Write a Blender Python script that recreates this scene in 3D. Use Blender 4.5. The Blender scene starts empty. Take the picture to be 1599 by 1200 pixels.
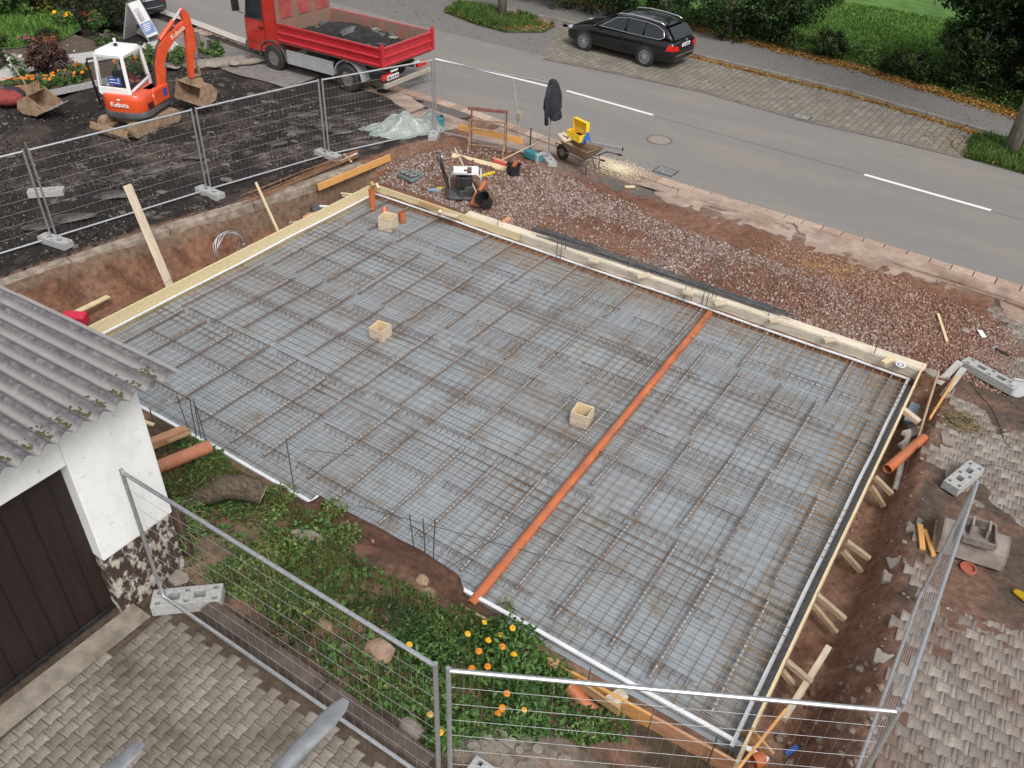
import bpy, bmesh, math, random
import numpy as np
from mathutils import Vector, Matrix
random.seed(7); rng = np.random.default_rng(7)
scn = bpy.context.scene
col = scn.collection
rad = math.radians
# ------------------------------------------------------------------ camera
CAM = np.array([0.0, 0.0, 8.5])
RW = np.array([[0.83369, -0.35895, 0.41967], [0.55106, 0.49116, -0.67461], [0.03603, 0.79368, 0.60727]])
FPX = 1326.83
cam_data = bpy.data.cameras.new('camera'); cam_ob = bpy.data.objects.new('camera', cam_data); col.objects.link(cam_ob)
cam_data.sensor_width = 36.0; cam_data.lens = FPX / 1599 * 36; cam_data.clip_start = 0.05; cam_data.clip_end = 2000
M4 = Matrix([[*RW[0], CAM[0]], [*RW[1], CAM[1]], [*RW[2], CAM[2]], [0, 0, 0, 1]])
cam_ob.matrix_world = M4
scn.camera = cam_ob
# ------------------------------------------------------------------ world, sun, exposure (overcast day)
SUN_EL, SUN_AZ = rad(50), rad(125)
w = bpy.data.worlds.new('World'); scn.world = w; w.use_nodes = True
nt = w.node_tree; bg = nt.nodes['Background']
sky = nt.nodes.new('ShaderNodeTexSky'); sky.sky_type = 'NISHITA'; sky.sun_disc = False
sky.sun_elevation = SUN_EL; sky.sun_rotation = SUN_AZ; sky.air_density = 1.0; sky.dust_density = 4.0; sky.ozone_density = 1.0
hs = nt.nodes.new('ShaderNodeHueSaturation'); hs.inputs['Saturation'].default_value = 0.22
nt.links.new(sky.outputs[0], hs.inputs['Color']); nt.links.new(hs.outputs[0], bg.inputs[0]); bg.inputs[1].default_value = 0.13
sd = bpy.data.lights.new('sun', 'SUN'); sd.energy = 1.2; sd.angle = rad(22); sd.color = (1, 0.97, 0.93)
so = bpy.data.objects.new('sun', sd); col.objects.link(so)
# direction towards the sun: azimuth measured like the sky node (0 = +y, clockwise)
sdir = Vector((math.sin(SUN_AZ) * math.cos(SUN_EL), math.cos(SUN_AZ) * math.cos(SUN_EL), math.sin(SUN_EL)))
so.rotation_euler = sdir.to_track_quat('Z', 'Y').to_euler(); so.location = (0, 0, 30)
scn.view_settings.view_transform = 'Standard'; scn.view_settings.look = 'None'
scn.view_settings.exposure = 0.45; scn.view_settings.gamma = 1.0

# ------------------------------------------------------------------ helpers: where a photo point lies in the place
def ray(px, py): return RW @ np.array([(px - 800) / FPX, -(py - 600) / FPX, -1.0])
def at(px, py, z=0.0):
    r = ray(px, py); p = CAM + r * ((z - CAM[2]) / r[2]); return Vector((float(p[0]), float(p[1]), float(p[2])))
def aty(px, py, y):
    r = ray(px, py); p = CAM + r * (y / r[1]); return Vector([float(v) for v in p])
def atx(px, py, x):
    r = ray(px, py); p = CAM + r * (x / r[0]); return Vector([float(v) for v in p])
def gat(px, py, dz=0.0):
    p = at(px, py, 0.1)
    for _ in range(6): p = at(px, py, float(H1(p.x, p.y)) + dz)
    return p

# ------------------------------------------------------------------ helpers: objects
def tag(o, label, cat, group=None):
    o['label'] = label; o['category'] = cat
    if group: o['group'] = group
    return o
def kind(o, k): o['kind'] = k; return o
def empty(name, loc=(0, 0, 0), rz=0.0, label=None, cat=None, group=None):
    o = bpy.data.objects.new(name, None); col.objects.link(o); o.location = loc; o.rotation_euler = (0, 0, rz); o.empty_display_size = .1
    if label: tag(o, label, cat, group)
    return o
def copy_tree(o, parent=None):
    c = o.copy(); col.objects.link(c)
    if parent: c.parent = parent
    for ch in list(o.children): copy_tree(ch, c)
    return c
def V(*a): return Vector(a)

class MB:
    def __init__(s): s.v = []; s.f = []
    def add(s, vs, fs):
        n = len(s.v); s.v += [tuple(v) for v in vs]; s.f += [tuple(i + n for i in f) for f in fs]; return s
    def box(s, c, d, rz=0.0, mat=None):
        x, y, z = d[0] / 2, d[1] / 2, d[2] / 2
        vs = [Vector((a * x, b * y, e * z)) for e in (-1, 1) for b in (-1, 1) for a in (-1, 1)]
        m = mat or Matrix.Rotation(rz, 3, 'Z'); vs = [m @ v + Vector(c) for v in vs]
        return s.add(vs, [(0, 2, 3, 1), (4, 5, 7, 6), (0, 1, 5, 4), (2, 6, 7, 3), (0, 4, 6, 2), (1, 3, 7, 5)])
    def bar(s, p, q, w, h, up=(0, 0, 1)):            # rectangular bar from p to q, w across, h along 'up'
        p, q = Vector(p), Vector(q); d = (q - p).normalized(); u = Vector(up)
        sd = d.cross(u)
        if sd.length < 1e-5: sd = d.cross(Vector((1, 0, 0)))
        sd.normalize(); u = sd.cross(d).normalized(); sd *= w / 2; u *= h / 2
        vs = [p - sd - u, p + sd - u, p + sd + u, p - sd + u, q - sd - u, q + sd - u, q + sd + u, q - sd + u]
        return s.add(vs, [(0, 1, 2, 3), (7, 6, 5, 4), (0, 4, 5, 1), (1, 5, 6, 2), (2, 6, 7, 3), (3, 7, 4, 0)])
    def tube(s, pts, r, n=8, cap=True):
        pts = [Vector(p) for p in pts]; rs = r if isinstance(r, (list, tuple)) else [r] * len(pts)
        rings = []; prev = None
        for i, p in enumerate(pts):
            a = pts[max(i - 1, 0)]; b = pts[min(i + 1, len(pts) - 1)]; d = (b - a)
            if d.length < 1e-9: d = Vector((0, 0, 1))
            d.normalize()
            if prev is None: u = d.orthogonal().normalized()
            else:
                u = prev - d * prev.dot(d)
                u = u.normalized() if u.length > 1e-6 else d.orthogonal().normalized()
            prev = u; t = d.cross(u)
            rings.append([p + (u * math.cos(2 * math.pi * k / n) + t * math.sin(2 * math.pi * k / n)) * rs[i] for k in range(n)])
        vs = [v for rg in rings for v in rg]; fs = []
        for i in range(len(pts) - 1):
            for k in range(n): fs.append((i * n + k, i * n + (k + 1) % n, (i + 1) * n + (k + 1) % n, (i + 1) * n + k))
        if cap: fs += [tuple(range(n))[::-1], tuple(range((len(pts) - 1) * n, len(pts) * n))]
        return s.add(vs, fs)
    def pipe(s, p, q, r, ri, n=16):                   # hollow pipe, open ends
        p, q = Vector(p), Vector(q); d = (q - p).normalized(); u = d.orthogonal().normalized(); t = d.cross(u)
        vs = []
        for c, rr in ((p, r), (q, r), (q, ri), (p, ri)):
            vs += [c + (u * math.cos(2 * math.pi * k / n) + t * math.sin(2 * math.pi * k / n)) * rr for k in range(n)]
        fs = []
        for a, b in ((0, 1), (1, 2), (2, 3), (3, 0)):
            for k in range(n): fs.append((a * n + k, a * n + (k + 1) % n, b * n + (k + 1) % n, b * n + k))
        return s.add(vs, fs)
    def lathe(s, prof, n=16, o=(0, 0, 0), cap=True, m=None):
        o = Vector(o); vs = []; fs = []
        for r, z in prof:
            for k in range(n):
                v = Vector((r * math.cos(2 * math.pi * k / n), r * math.sin(2 * math.pi * k / n), z)); vs.append((m @ v if m else v) + o)
        for i in range(len(prof) - 1):
            for k in range(n): fs.append((i * n + k, i * n + (k + 1) % n, (i + 1) * n + (k + 1) % n, (i + 1) * n + k))
        if cap: fs += [tuple(range(n))[::-1], tuple(range((len(prof) - 1) * n, len(prof) * n))]
        return s.add(vs, fs)
    def prism(s, poly, z0, z1, m=None, o=(0, 0, 0)):   # 2-D polygon extruded along z (then m, o)
        n = len(poly); o = Vector(o)
        vs = [Vector((x, y, z0)) for x, y in poly] + [Vector((x, y, z1)) for x, y in poly]
        vs = [(m @ v if m else v) + o for v in vs]
        return s.add(vs, [tuple(range(n))[::-1], tuple(range(n, 2 * n))] + [(i, (i + 1) % n, n + (i + 1) % n, n + i) for i in range(n)])
    def loft(s, secs, cap=True):
        n = len(secs[0]); vs = [v for sc in secs for v in sc]; fs = []
        for i in range(len(secs) - 1):
            for k in range(n): fs.append((i * n + k, i * n + (k + 1) % n, (i + 1) * n + (k + 1) % n, (i + 1) * n + k))
        if cap: fs += [tuple(range(n))[::-1], tuple(range((len(secs) - 1) * n, len(secs) * n))]
        return s.add(vs, fs)
    def ico(s, c, r, sub=1, jit=0.0, sc=(1, 1, 1), m=None, seed=None):
        bm = bmesh.new(); bmesh.ops.create_icosphere(bm, subdivisions=sub, radius=1)
        R = random.Random(seed if seed is not None else random.random())
        vs = []
        for v in bm.verts:
            k = r * (1 + R.uniform(-jit, jit)); p = Vector((v.co.x * sc[0] * k, v.co.y * sc[1] * k, v.co.z * sc[2] * k))
            vs.append((m @ p if m else p) + Vector(c))
        fs = [tuple(v.index for v in f.verts) for f in bm.faces]; bm.free(); return s.add(vs, fs)
    def build(s, name, mat, parent=None, bevel=0.0, smooth=False, sub=0, fix=True, seg=2):
        me = bpy.data.meshes.new(name); me.from_pydata(s.v, [], s.f)
        if fix:
            bm = bmesh.new(); bm.from_mesh(me); bmesh.ops.recalc_face_normals(bm, faces=bm.faces); bm.to_mesh(me); bm.free()
        if mat: me.materials.append(mat)
        if smooth: me.polygons.foreach_set('use_smooth', [True] * len(me.polygons))
        o = bpy.data.objects.new(name, me); col.objects.link(o)
        if parent: o.parent = parent
        if bevel:
            b = o.modifiers.new('bevel', 'BEVEL'); b.width = bevel; b.segments = seg; b.limit_method = 'ANGLE'; b.angle_limit = rad(35)
        if sub:
            m = o.modifiers.new('sub', 'SUBSURF'); m.levels = sub; m.render_levels = sub
        if smooth == 'auto':
            bm = bmesh.new(); bm.from_mesh(me)
            for e in bm.edges: e.smooth = not (len(e.link_faces) == 2 and e.calc_face_angle(0) > rad(35))
            bm.to_mesh(me); bm.free()
        return o

def np_mesh(name, verts, faces, mat, parent=None, attr=None, smooth=False):
    """verts (N,3), faces (M,k) numpy; attr = dict name -> per-face float or per-vertex rgb"""
    me = bpy.data.meshes.new(name); M, k = faces.shape
    me.vertices.add(len(verts)); me.vertices.foreach_set('co', np.ascontiguousarray(verts, dtype=np.float32).ravel())
    me.loops.add(M * k); me.loops.foreach_set('vertex_index', np.ascontiguousarray(faces, dtype=np.int32).ravel())
    me.polygons.add(M); me.polygons.foreach_set('loop_start', np.arange(0, M * k, k, dtype=np.int32))
    me.update(calc_edges=True)
    for nm, a in (attr or {}).items():
        if a.ndim == 1:
            t = me.attributes.new(nm, 'FLOAT', 'FACE'); t.data.foreach_set('value', a.astype(np.float32))
        else:
            t = me.attributes.new(nm, 'FLOAT_COLOR', 'POINT'); c4 = np.ones((len(verts), 4), np.float32); c4[:, :3] = a; t.data.foreach_set('color', c4.ravel())
    if smooth: me.polygons.foreach_set('use_smooth', np.ones(M, dtype=bool))
    if mat: me.materials.append(mat)
    o = bpy.data.objects.new(name, me); col.objects.link(o)
    if parent: o.parent = parent
    return o

# ------------------------------------------------------------------ materials
def _new(name):
    m = bpy.data.materials.new(name); m.use_nodes = True; nt = m.node_tree
    return m, nt, nt.nodes['Principled BSDF']
def _n(nt, t, **kw):
    n = nt.nodes.new(t)
    for k, v in kw.items():
        if k in n.inputs.keys(): n.inputs[k].default_value = v
        else: setattr(n, k, v)
    return n
def ramp(nt, fac, stops):
    r = nt.nodes.new('ShaderNodeValToRGB'); e = r.color_ramp.elements
    while len(e) < len(stops): e.new(0.5)
    for el, (p, c) in zip(e, stops): el.position = p; el.color = (*c, 1)
    nt.links.new(fac, r.inputs[0]); return r.outputs[0]
def mixc(nt, fac, a, b, mode='MIX'):
    m = nt.nodes.new('ShaderNodeMix'); m.data_type = 'RGBA'; m.blend_type = mode
    for s, v in ((m.inputs[0], fac), (m.inputs[6], a), (m.inputs[7], b)):
        if hasattr(v, 'is_linked') or hasattr(v, 'links'): nt.links.new(v, s)
        else: s.default_value = v if isinstance(v, (int, float)) else (*v, 1)
    return m.outputs[2]
def noise(nt, scale, detail=5, rough=.6, coord='Object', stretch=None):
    tc = nt.nodes.new('ShaderNodeTexCoord'); n = _n(nt, 'ShaderNodeTexNoise', Scale=scale, Detail=detail, Roughness=rough)
    if stretch:
        mp = nt.nodes.new('ShaderNodeMapping'); mp.inputs['Scale'].default_value = stretch
        nt.links.new(tc.outputs[coord], mp.inputs[0]); nt.links.new(mp.outputs[0], n.inputs[0])
    else: nt.links.new(tc.outputs[coord], n.inputs[0])
    return n.outputs[0]
def bumpn(nt, bsdf, h, strength=.3, dist=.02):
    b = _n(nt, 'ShaderNodeBump', Strength=strength, Distance=dist); nt.links.new(h, b.inputs['Height']); nt.links.new(b.outputs[0], bsdf.inputs['Normal'])
def mat(name, a, b=None, rough=.7, scale=6, metal=0.0, bump=0.0, stretch=None, coat=0.0, dirt=None, dirt_amt=.5, dscale=2.5, lo=.35, hi=.65, bdist=.01):
    m, nt, p = _new(name); p.inputs['Roughness'].default_value = rough; p.inputs['Metallic'].default_value = metal
    b = b or tuple(min(1, c * 1.25) for c in a)
    n = noise(nt, scale, stretch=stretch); c = ramp(nt, n, [(lo, a), (hi, b)])
    if dirt:
        n2 = noise(nt, dscale, 8, .7); f = ramp(nt, n2, [(1 - dirt_amt - .12, (0, 0, 0)), (1 - dirt_amt + .12, (1, 1, 1))])
        c = mixc(nt, f, c, dirt)
    nt.links.new(c, p.inputs['Base Color'])
    if bump: bumpn(nt, p, n, bump, bdist)
    if coat: p.inputs['Coat Weight'].default_value = coat; p.inputs['Coat Roughness'].default_value = .06
    return m
def glassy(name, c=(.02, .025, .03), rough=.05, alpha=1.0):
    m, nt, p = _new(name); p.inputs['Base Color'].default_value = (*c, 1); p.inputs['Roughness'].default_value = rough; p.inputs['Specular IOR Level'].default_value = .6
    if alpha < 1: p.inputs['Alpha'].default_value = alpha
    return m
def leafmat(name, stops, rough=.55, trans=.25, attr='rnd'):
    m, nt, p = _new(name); a = nt.nodes.new('ShaderNodeAttribute'); a.attribute_name = attr
    c = ramp(nt, a.outputs['Fac'], stops); nt.links.new(c, p.inputs['Base Color']); p.inputs['Roughness'].default_value = rough
    p.inputs['Specular IOR Level'].default_value = .25
    t = nt.nodes.new('ShaderNodeBsdfTranslucent'); nt.links.new(c, t.inputs[0]); mx = nt.nodes.new('ShaderNodeMixShader'); mx.inputs[0].default_value = trans
    nt.links.new(p.outputs[0], mx.inputs[1]); nt.links.new(t.outputs[0], mx.inputs[2]); nt.links.new(mx.outputs[0], nt.nodes['Material Output'].inputs[0])
    return m
def attrmat(name, attr='rnd', stops=None, rgb=None, rough=.85, nscale=14, amt=.35, bump=.4, bdist=.01, mud=None, mud_amt=.3, mscale=1.2):
    """per-face random tone or per-vertex soil colour, times fine noise"""
    m, nt, p = _new(name); a = nt.nodes.new('ShaderNodeAttribute'); a.attribute_name = attr
    c = a.outputs['Color'] if rgb else ramp(nt, a.outputs['Fac'], stops)
    n = noise(nt, nscale, 8, .7); g = ramp(nt, n, [(.3, (1 - amt,) * 3), (.7, (1 + amt,) * 3)])
    c = mixc(nt, 1.0, c, g, 'MULTIPLY')
    if mud:
        n2 = noise(nt, mscale, 8, .65); f = ramp(nt, n2, [(1 - mud_amt - .1, (0, 0, 0)), (1 - mud_amt + .1, (1, 1, 1))]); c = mixc(nt, f, c, mud)
    nt.links.new(c, p.inputs['Base Color']); p.inputs['Roughness'].default_value = rough; p.inputs['Specular IOR Level'].default_value = .3
    if bump: bumpn(nt, p, n, bump, bdist)
    return m

M = dict(
    galv=mat('galvanised', (.5, .51, .53), (.64, .65, .67), .36, 30, .8), wire=mat('fence_wire', (.5, .51, .53), (.6, .61, .63), .4, 20, .6),
    plank_light=mat('plank_light', (.58, .5, .38), (.74, .66, .53), .75, 3, stretch=(1, 9, 9), dirt=(.4, .32, .24), dirt_amt=.25, dscale=3),
    concrete=mat('block_concrete', (.29, .29, .285), (.41, .41, .4), .9, 25, bump=.25, dirt=(.3, .24, .2), dirt_amt=.22, dscale=5),
    concrete_old=mat('old_concrete', (.2, .16, .125), (.36, .3, .24), .95, 5, bump=.5, dirt=(.12, .075, .05), dirt_amt=.4, dscale=3),
    wood_new=mat('fresh_wood', (.62, .48, .28), (.74, .61, .4), .7, 4, stretch=(1, 14, 14), dirt=(.42, .31, .2), dirt_amt=.22), wood_yel=mat('yellow_board', (.56, .45, .25), (.68, .57, .36), .55, 3, stretch=(6, 1, 8), dirt=(.4, .28, .13), dirt_amt=.2),
    wood_pale=mat('pale_plank', (.45, .37, .27), (.62, .52, .4), .75, 3, stretch=(1, 9, 9), dirt=(.34, .25, .18), dirt_amt=.28, dscale=3),
    wood_grey=mat('grey_plank', (.27, .24, .19), (.42, .38, .31), .85, 3, stretch=(1, 8, 8), dirt=(.2, .15, .11), dirt_amt=.35),
    wood_brown=mat('brown_board', (.36, .22, .1), (.5, .32, .16), .75, 3, stretch=(1, 8, 8), dirt=(.22, .12, .07), dirt_amt=.3),
    wood_orange=mat('orange_wood', (.55, .27, .08), (.68, .37, .13), .7, 4, stretch=(1, 8, 8)),
    wood_red=mat('reddish_timber', (.42, .2, .1), (.56, .31, .18), .75, 4, stretch=(1, 8, 8)),
    kg=mat('orange_pipe', (.43, .115, .04), (.54, .165, .062), .42, 3, dirt=(.27, .12, .075), dirt_amt=.42, dscale=1.6),
    kg_old=mat('dusty_pipe', (.46, .17, .09), (.56, .24, .14), .6, 6, dirt=(.25, .13, .09), dirt_amt=.35, dscale=8),
    rust=mat('rusty_steel', (.17, .085, .045), (.33, .17, .085), .75, 9, .2), rust_y=mat('fresh_rust', (.36, .2, .07), (.5, .29, .1), .7, 9, .2),
    steel=mat('dark_bar', (.1, .1, .105), (.18, .175, .175), .55, 9, .5), steel_l=mat('light_steel', (.4, .4, .42), (.55, .55, .57), .4, 9, .6),
    white_strip=mat('white_strip', (.68, .7, .72), (.8, .82, .84), .5, 6), plastic_grey=mat('spacer_plastic', (.33, .32, .31), (.5, .49, .475), .7, 40, dirt=(.3, .2, .13), dirt_amt=.4, dscale=5),
    black=mat('black_plastic', (.012, .012, .014), (.03, .03, .032), .45, 8), rubber=mat('tyre_rubber', (.018, .018, .018), (.04, .038, .036), .85, 12),
    dark_steel=mat('dark_machine', (.03, .03, .032), (.07, .065, .06), .6, 7), grey_dark=mat('dark_grey', (.06, .06, .065), (.11, .11, .115), .6, 7),
    white=mat('white_paint', (.72, .72, .7), (.8, .8, .78), .35, 2), grey=mat('grey_paint', (.32, .32, .33), (.4, .4, .41), .5, 5, dirt=(.2, .17, .15), dirt_amt=.3),
    orange=mat('orange_paint', (.66, .075, .022), (.72, .095, .03), .32, 3, coat=.3, dirt=(.45, .13, .05), dirt_amt=.2), orange_arm=mat('worn_orange', (.58, .065, .022), (.66, .095, .03), .45, 5, dirt=(.35, .13, .06), dirt_amt=.3),
    mudsteel=mat('muddy_steel', (.2, .13, .08), (.36, .25, .16), .8, 6, .1, bump=.3), 
    red=mat('truck_red', (.4, .014, .024), (.47, .022, .032), .35, 2, coat=.3), red_cab=mat('cab_red', (.43, .026, .018), (.48, .034, .024), .3, 2, coat=.4), red_dust=mat('dusty_red', (.28, .09, .07), (.36, .15, .115), .85, 4, dirt=(.2, .14, .105), dirt_amt=.55),
    yellow=mat('yellow_plastic', (.8, .52, .015), (.86, .58, .03), .4, 4), teal=mat('teal_plastic', (.03, .17, .2), (.05, .24, .28), .5, 6, dirt=(.18, .16, .13), dirt_amt=.2), blue=mat('blue_plastic', (.03, .13, .5), (.05, .2, .6), .45, 4),
    bluegrey=mat('blue_grey', (.16, .24, .31), (.22, .31, .38), .5, 5), greencase=mat('grey_green_case', (.1, .14, .13), (.16, .2, .19), .55, 6), broom=mat('red_bristle', (.4, .04, .04), (.52, .07, .06), .9, 40),
    carblack=mat('car_black', (.004, .005, .0055), (.007, .008, .009), .16, 2, coat=.35), chrome=mat('chrome', (.75, .76, .78), (.82, .83, .85), .18, 2, .9), alloy=mat('alloy', (.55, .56, .58), (.65, .66, .68), .3, 4, .7),
    carnavy=mat('car_navy', (.02, .024, .035), (.03, .035, .045), .25, 2, coat=.8),
    glass=glassy('car_glass'), glass_l=glassy('cab_glass', (.05, .06, .06), .06, .22), taillight=mat('tail_light', (.5, .01, .01), (.6, .02, .015), .15, 3, coat=.6), headlight=mat('head_light', (.25, .27, .3), (.4, .42, .45), .12, 3, coat=.6),
    cloth_dark=mat('dark_cloth', (.012, .013, .02), (.03, .031, .042), .9, 10, bump=.3), shirt=mat('red_shirt', (.2, .03, .03), (.27, .05, .045), .9, 9), skin=mat('skin', (.5, .3, .22), (.56, .35, .26), .6, 9), hair=mat('dark_hair', (.02, .015, .012), (.04, .03, .022), .8, 30), jeans=mat('work_trousers', (.03, .04, .07), (.05, .06, .1), .9, 12),
    tarp=mat('pale_green_sheet', (.2, .24, .215), (.35, .385, .355), .32, 3, dirt=(.3, .28, .23), dirt_amt=.25), rock=mat('field_stone', (.24, .15, .1), (.38, .26, .18), .9, 8, bump=.6, dirt=(.25, .15, .1), dirt_amt=.3, dscale=6), slabstone=mat('broken_slab', (.2, .17, .14), (.31, .27, .23), .9, 6, bump=.3, dirt=(.2, .14, .1), dirt_amt=.35),
    bark=mat('bark', (.1, .085, .065), (.2, .175, .14), .95, 12, bump=.8, stretch=(1, 1, .25)), log=mat('weathered_log', (.045, .032, .02), (.135, .105, .068), .9, 5, bump=.9, stretch=(1, 6, 6), bdist=.03), endgrain=mat('cut_wood', (.33, .28, .2), (.46, .4, .3), .9, 14, bump=.3),
    plate_white=mat('plate_white', (.75, .75, .73), (.8, .8, .78), .4, 3), sticker_blue=mat('blue_sticker', (.03, .07, .3), (.04, .09, .36), .45, 3), ink=mat('ink', (.02, .02, .025), (.03, .03, .035), .6, 3),
    terracotta=mat('terracotta', (.4, .16, .08), (.5, .22, .12), .8, 6), aluminium=mat('aluminium', (.55, .56, .58), (.66, .67, .69), .35, 9, .6),
    cable=mat('cable_black', (.015, .015, .015), (.03, .03, .03), .6, 5), wirecoil=mat('tie_wire', (.16, .12, .055), (.27, .2, .1), .8, 9), straw=mat('dry_stem', (.2, .13, .07), (.33, .24, .13), .9, 8),
)
# ------------------------------------------------------------------ the lie of the land
def vn(x, y, seed=0):
    x = np.asarray(x, float); y = np.asarray(y, float); xi = np.floor(x); yi = np.floor(y); fx = x - xi; fy = y - yi
    fx = fx * fx * (3 - 2 * fx); fy = fy * fy * (3 - 2 * fy)
    def h(a, b):
        s = np.sin(a * 127.1 + b * 311.7 + seed * 74.7) * 43758.5453; return s - np.floor(s)
    return (h(xi, yi) * (1 - fx) + h(xi + 1, yi) * fx) * (1 - fy) + (h(xi, yi + 1) * (1 - fx) + h(xi + 1, yi + 1) * fx) * fy
def fbm(x, y, sc=1.0, oct=4, seed=0):
    r = 0; a = .5; t = 0
    for i in range(oct): r = r + a * vn(np.asarray(x) * sc + 17.3 * i, np.asarray(y) * sc - 9.1 * i, seed + i); t += a; a *= .5; sc *= 2.03
    return r / t
def sm(a, b, x): t = np.clip((x - a) / (b - a), 0, 1); return t * t * (3 - 2 * t)
def lerp(a, b, t): return a + (b - a) * t
ZM = -0.13                       # plastic sheet under the mesh
SX0, SX1, SY0, SY1 = -12.40, -0.47, 5.56, 13.57   # edge strip of the slab
KY, KX = [3.0, 6.25, 8.72, 11.49, 14.31, 17.5], [-15.9, -15.03, -14.67, -13.99, -13.52, -13.0]   # top edge of the cut bank on the left
BY, BX = [3.0, 6.67, 8.88, 10.99, 13.61, 17.5], [-14.0, -13.9, -13.7, -13.5, -13.2, -12.9]      # its foot
EY, EX = [3.0, 5.2, 7.14, 8.14, 9.96, 11.8, 13.97, 14.6, 17], [1.0, .85, .63, .53, .35, .2, .22, .3, .3]     # broken edge of the yard paving on the right
CX, CY = [-40, -27, -23.4, -14.3, -7.38, .71, 12], [21.2, 20.55, 20.0, 19.5, 18.54, 18.27, 17.9]   # near kerb of the road
def z_yard(x, y):
    zr = np.interp(y, [3, 5, 8.5, 13, 17.5], [.72, .62, .36, .12, .02])
    zl = np.interp(y, [0, 3.3, 5], [.97, .93, .8]); return lerp(zl, zr, sm(-2.5, .8, x))
def H1(x, y, rough=True):
    x = np.asarray(x, float); y = np.asarray(y, float)
    n = fbm(x, y, 1.3, 5, 3) - .5; nf = fbm(x, y, 5, 4, 8) - .5
    kx = np.interp(y, KY, KX); bx = np.interp(y, BY, BX); ex = np.interp(y, EY, EX) + .18 * (fbm(x * 0, y, 2.2, 3, 5) - .5); cy = np.interp(x, CX, CY)
    # far gravel bed
    zg = np.interp(y, [13.6, 14.2, 16.5, 17.6, 18.6], [.13, .12, .07, .02, -.03]) + .42 * np.exp(-(((x + 11.5) / 1.5) ** 2 + ((y - 15.2) / 1.0) ** 2)) + .12 * np.exp(-(((x + 2.8) / 2.4) ** 2 + ((y - 15) / .9) ** 2)) + .1 * nf * (y < 17.8)
    zg = lerp(zg, z_yard(x, y), sm(-.4, .6, x))
    # near bank below the paving
    zn = z_yard(x, y); ridge = np.interp(x, [-12.4, -9.5, -8.3, -6.8, -5.2, -4.2, -3.4, -2.6, -.4], [.15, .2, .3, .45, .55, .5, .25, .0, -.1])
    t = np.clip((y - 3.3) / 2.1, 0, 1)
    zb = lerp(np.minimum(zn, .95), ridge, sm(0, 1, t)) + .16 * n * sm(3.3, 3.9, y) + .05 * nf
    edge = sm(5.0, 5.52 + .06 * n, y)
    zb = lerp(zb, np.where(x < -6.2, .02, np.where(x > -3.4, -.12, -.02)), edge * np.where((x > -6.4) & (x < -4.0), .35, 1))
    # slab, trench and pit
    zs = np.full_like(x, ZM - .05)
    wid = np.maximum(ex - (-.33), .25); tt = (x + .33) / wid
    zt = lerp(-.34 + .1 * nf, z_yard(x, y) - .02, sm(.38 + .15 * n, 1.0, tt)) + .05 * nf + .07 * (fbm(x, y, 8, 3, 55) - .5)
    zp = lerp(.17, -.62 + .08 * nf, sm(0, 1, np.clip((x - kx) / np.maximum(bx - kx, .2) + .5 * n * ((x > kx) & (x < bx)), 0, 1)))
    zp = lerp(zp, .1, sm(13.7, 14.8, y))
    # dark ground left of the kerb
    fl = .25 + .75 * sm(1.5, 2.6, kx - x); zd = .09 + .03 * fl + fl * .2 * n + fl * .13 * nf + .09 * (fbm(x, y, 9, 3, 15) - .5) + fl * .1 * np.sin((y * 1.1 + x * .4) * 2.2) * (fbm(x, y, .6, 2, 2)) * sm(0, 1.5, kx - x)
    zd = np.where(x < -22, np.minimum(zd, .16), zd); zd = lerp(zd, .02 + .04 * n, sm(15.6, 17.2, y - .05 * (x + 18)))
    z = np.where(y < 5.53, lerp(zb, z_yard(x, y) - .02, sm(-.6, .6, x) * (1 - 0) ), zs)
    z = np.where((y >= 5.53) & (y < 13.62) & (x > -.36), zt, z)
    z = np.where((y < 5.53) & (x > -.36), lerp(zt, z_yard(x, y) - .02, sm(5.4, 4.4, y)) if False else np.where(y > 4.5, lerp(z_yard(x, y) - .02, zt, sm(4.5, 5.4, y)), z_yard(x, y) - .02), z)
    z = np.where(y >= 13.62, zg, z)
    z = np.where((x > ex) & (y < 17.6), z_yard(x, y) - .009 + .02 * nf * fbm(x, y, .9, 3, 12) + .022 * sm(.42, .6, fbm(x, y, .8, 4, 52)) * (.25 + .75 * sm(7.5, 10.5, y)), z)
    z = np.where((x < -12.44) & (y > 3), lerp(zp, z, 1.0 * sm(-12.9, -12.2, x) * (y > 13.62)), z)
    z = np.where((x < kx) , lerp(zd, np.where(y > 13.6, z, zd), 0), z)
    z = np.where((y < 3.32) & (x > -6.5), z_yard(x, y) - .007 + .006 * nf, z)
    z = np.where((x < -6.2) & (x > -12.44) & (y < 3.5), .9, z)
    z = np.where(y > cy - .95, np.minimum(z, .028) , z); z = np.where(y > cy - .42, -.09, z)
    return z
# ---- one soil sheet with its real soil colours
gx = np.arange(-32, 5.01, .07); gy = np.arange(.2, 20.6, .07); GX, GY = np.meshgrid(gx, gy)
GZ = H1(GX, GY)
kx_ = np.interp(GY, KY, KX); bx_ = np.interp(GY, BY, BX); ex_ = np.interp(GY, EY, EX)
n1 = fbm(GX, GY, 1.1, 5, 21); n2 = fbm(GX, GY, 3.5, 4, 33); n3 = fbm(GX, GY, .5, 3, 44)
def C(*c): return np.array(c, float)
def blend(c, new, wt): return c + (C(*new) - c) * np.clip(wt, 0, 1)[..., None]
colr = np.zeros(GX.shape + (3,)) + C(.19, .108, .073)                       # red clay
colr = blend(colr, (.26, .155, .11), sm(.5, .72, n1)); colr = blend(colr, (.13, .06, .035), sm(.55, .75, n2) * .7)
pitw = (GX > kx_) & (GX < -12.3) & (GY < 14.6)
colr = blend(colr, (.185, .092, .055), pitw * sm(.35, .6, n1)); colr = blend(colr, (.1, .05, .03), pitw * sm(.5, .7, n2) * .8)
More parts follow.
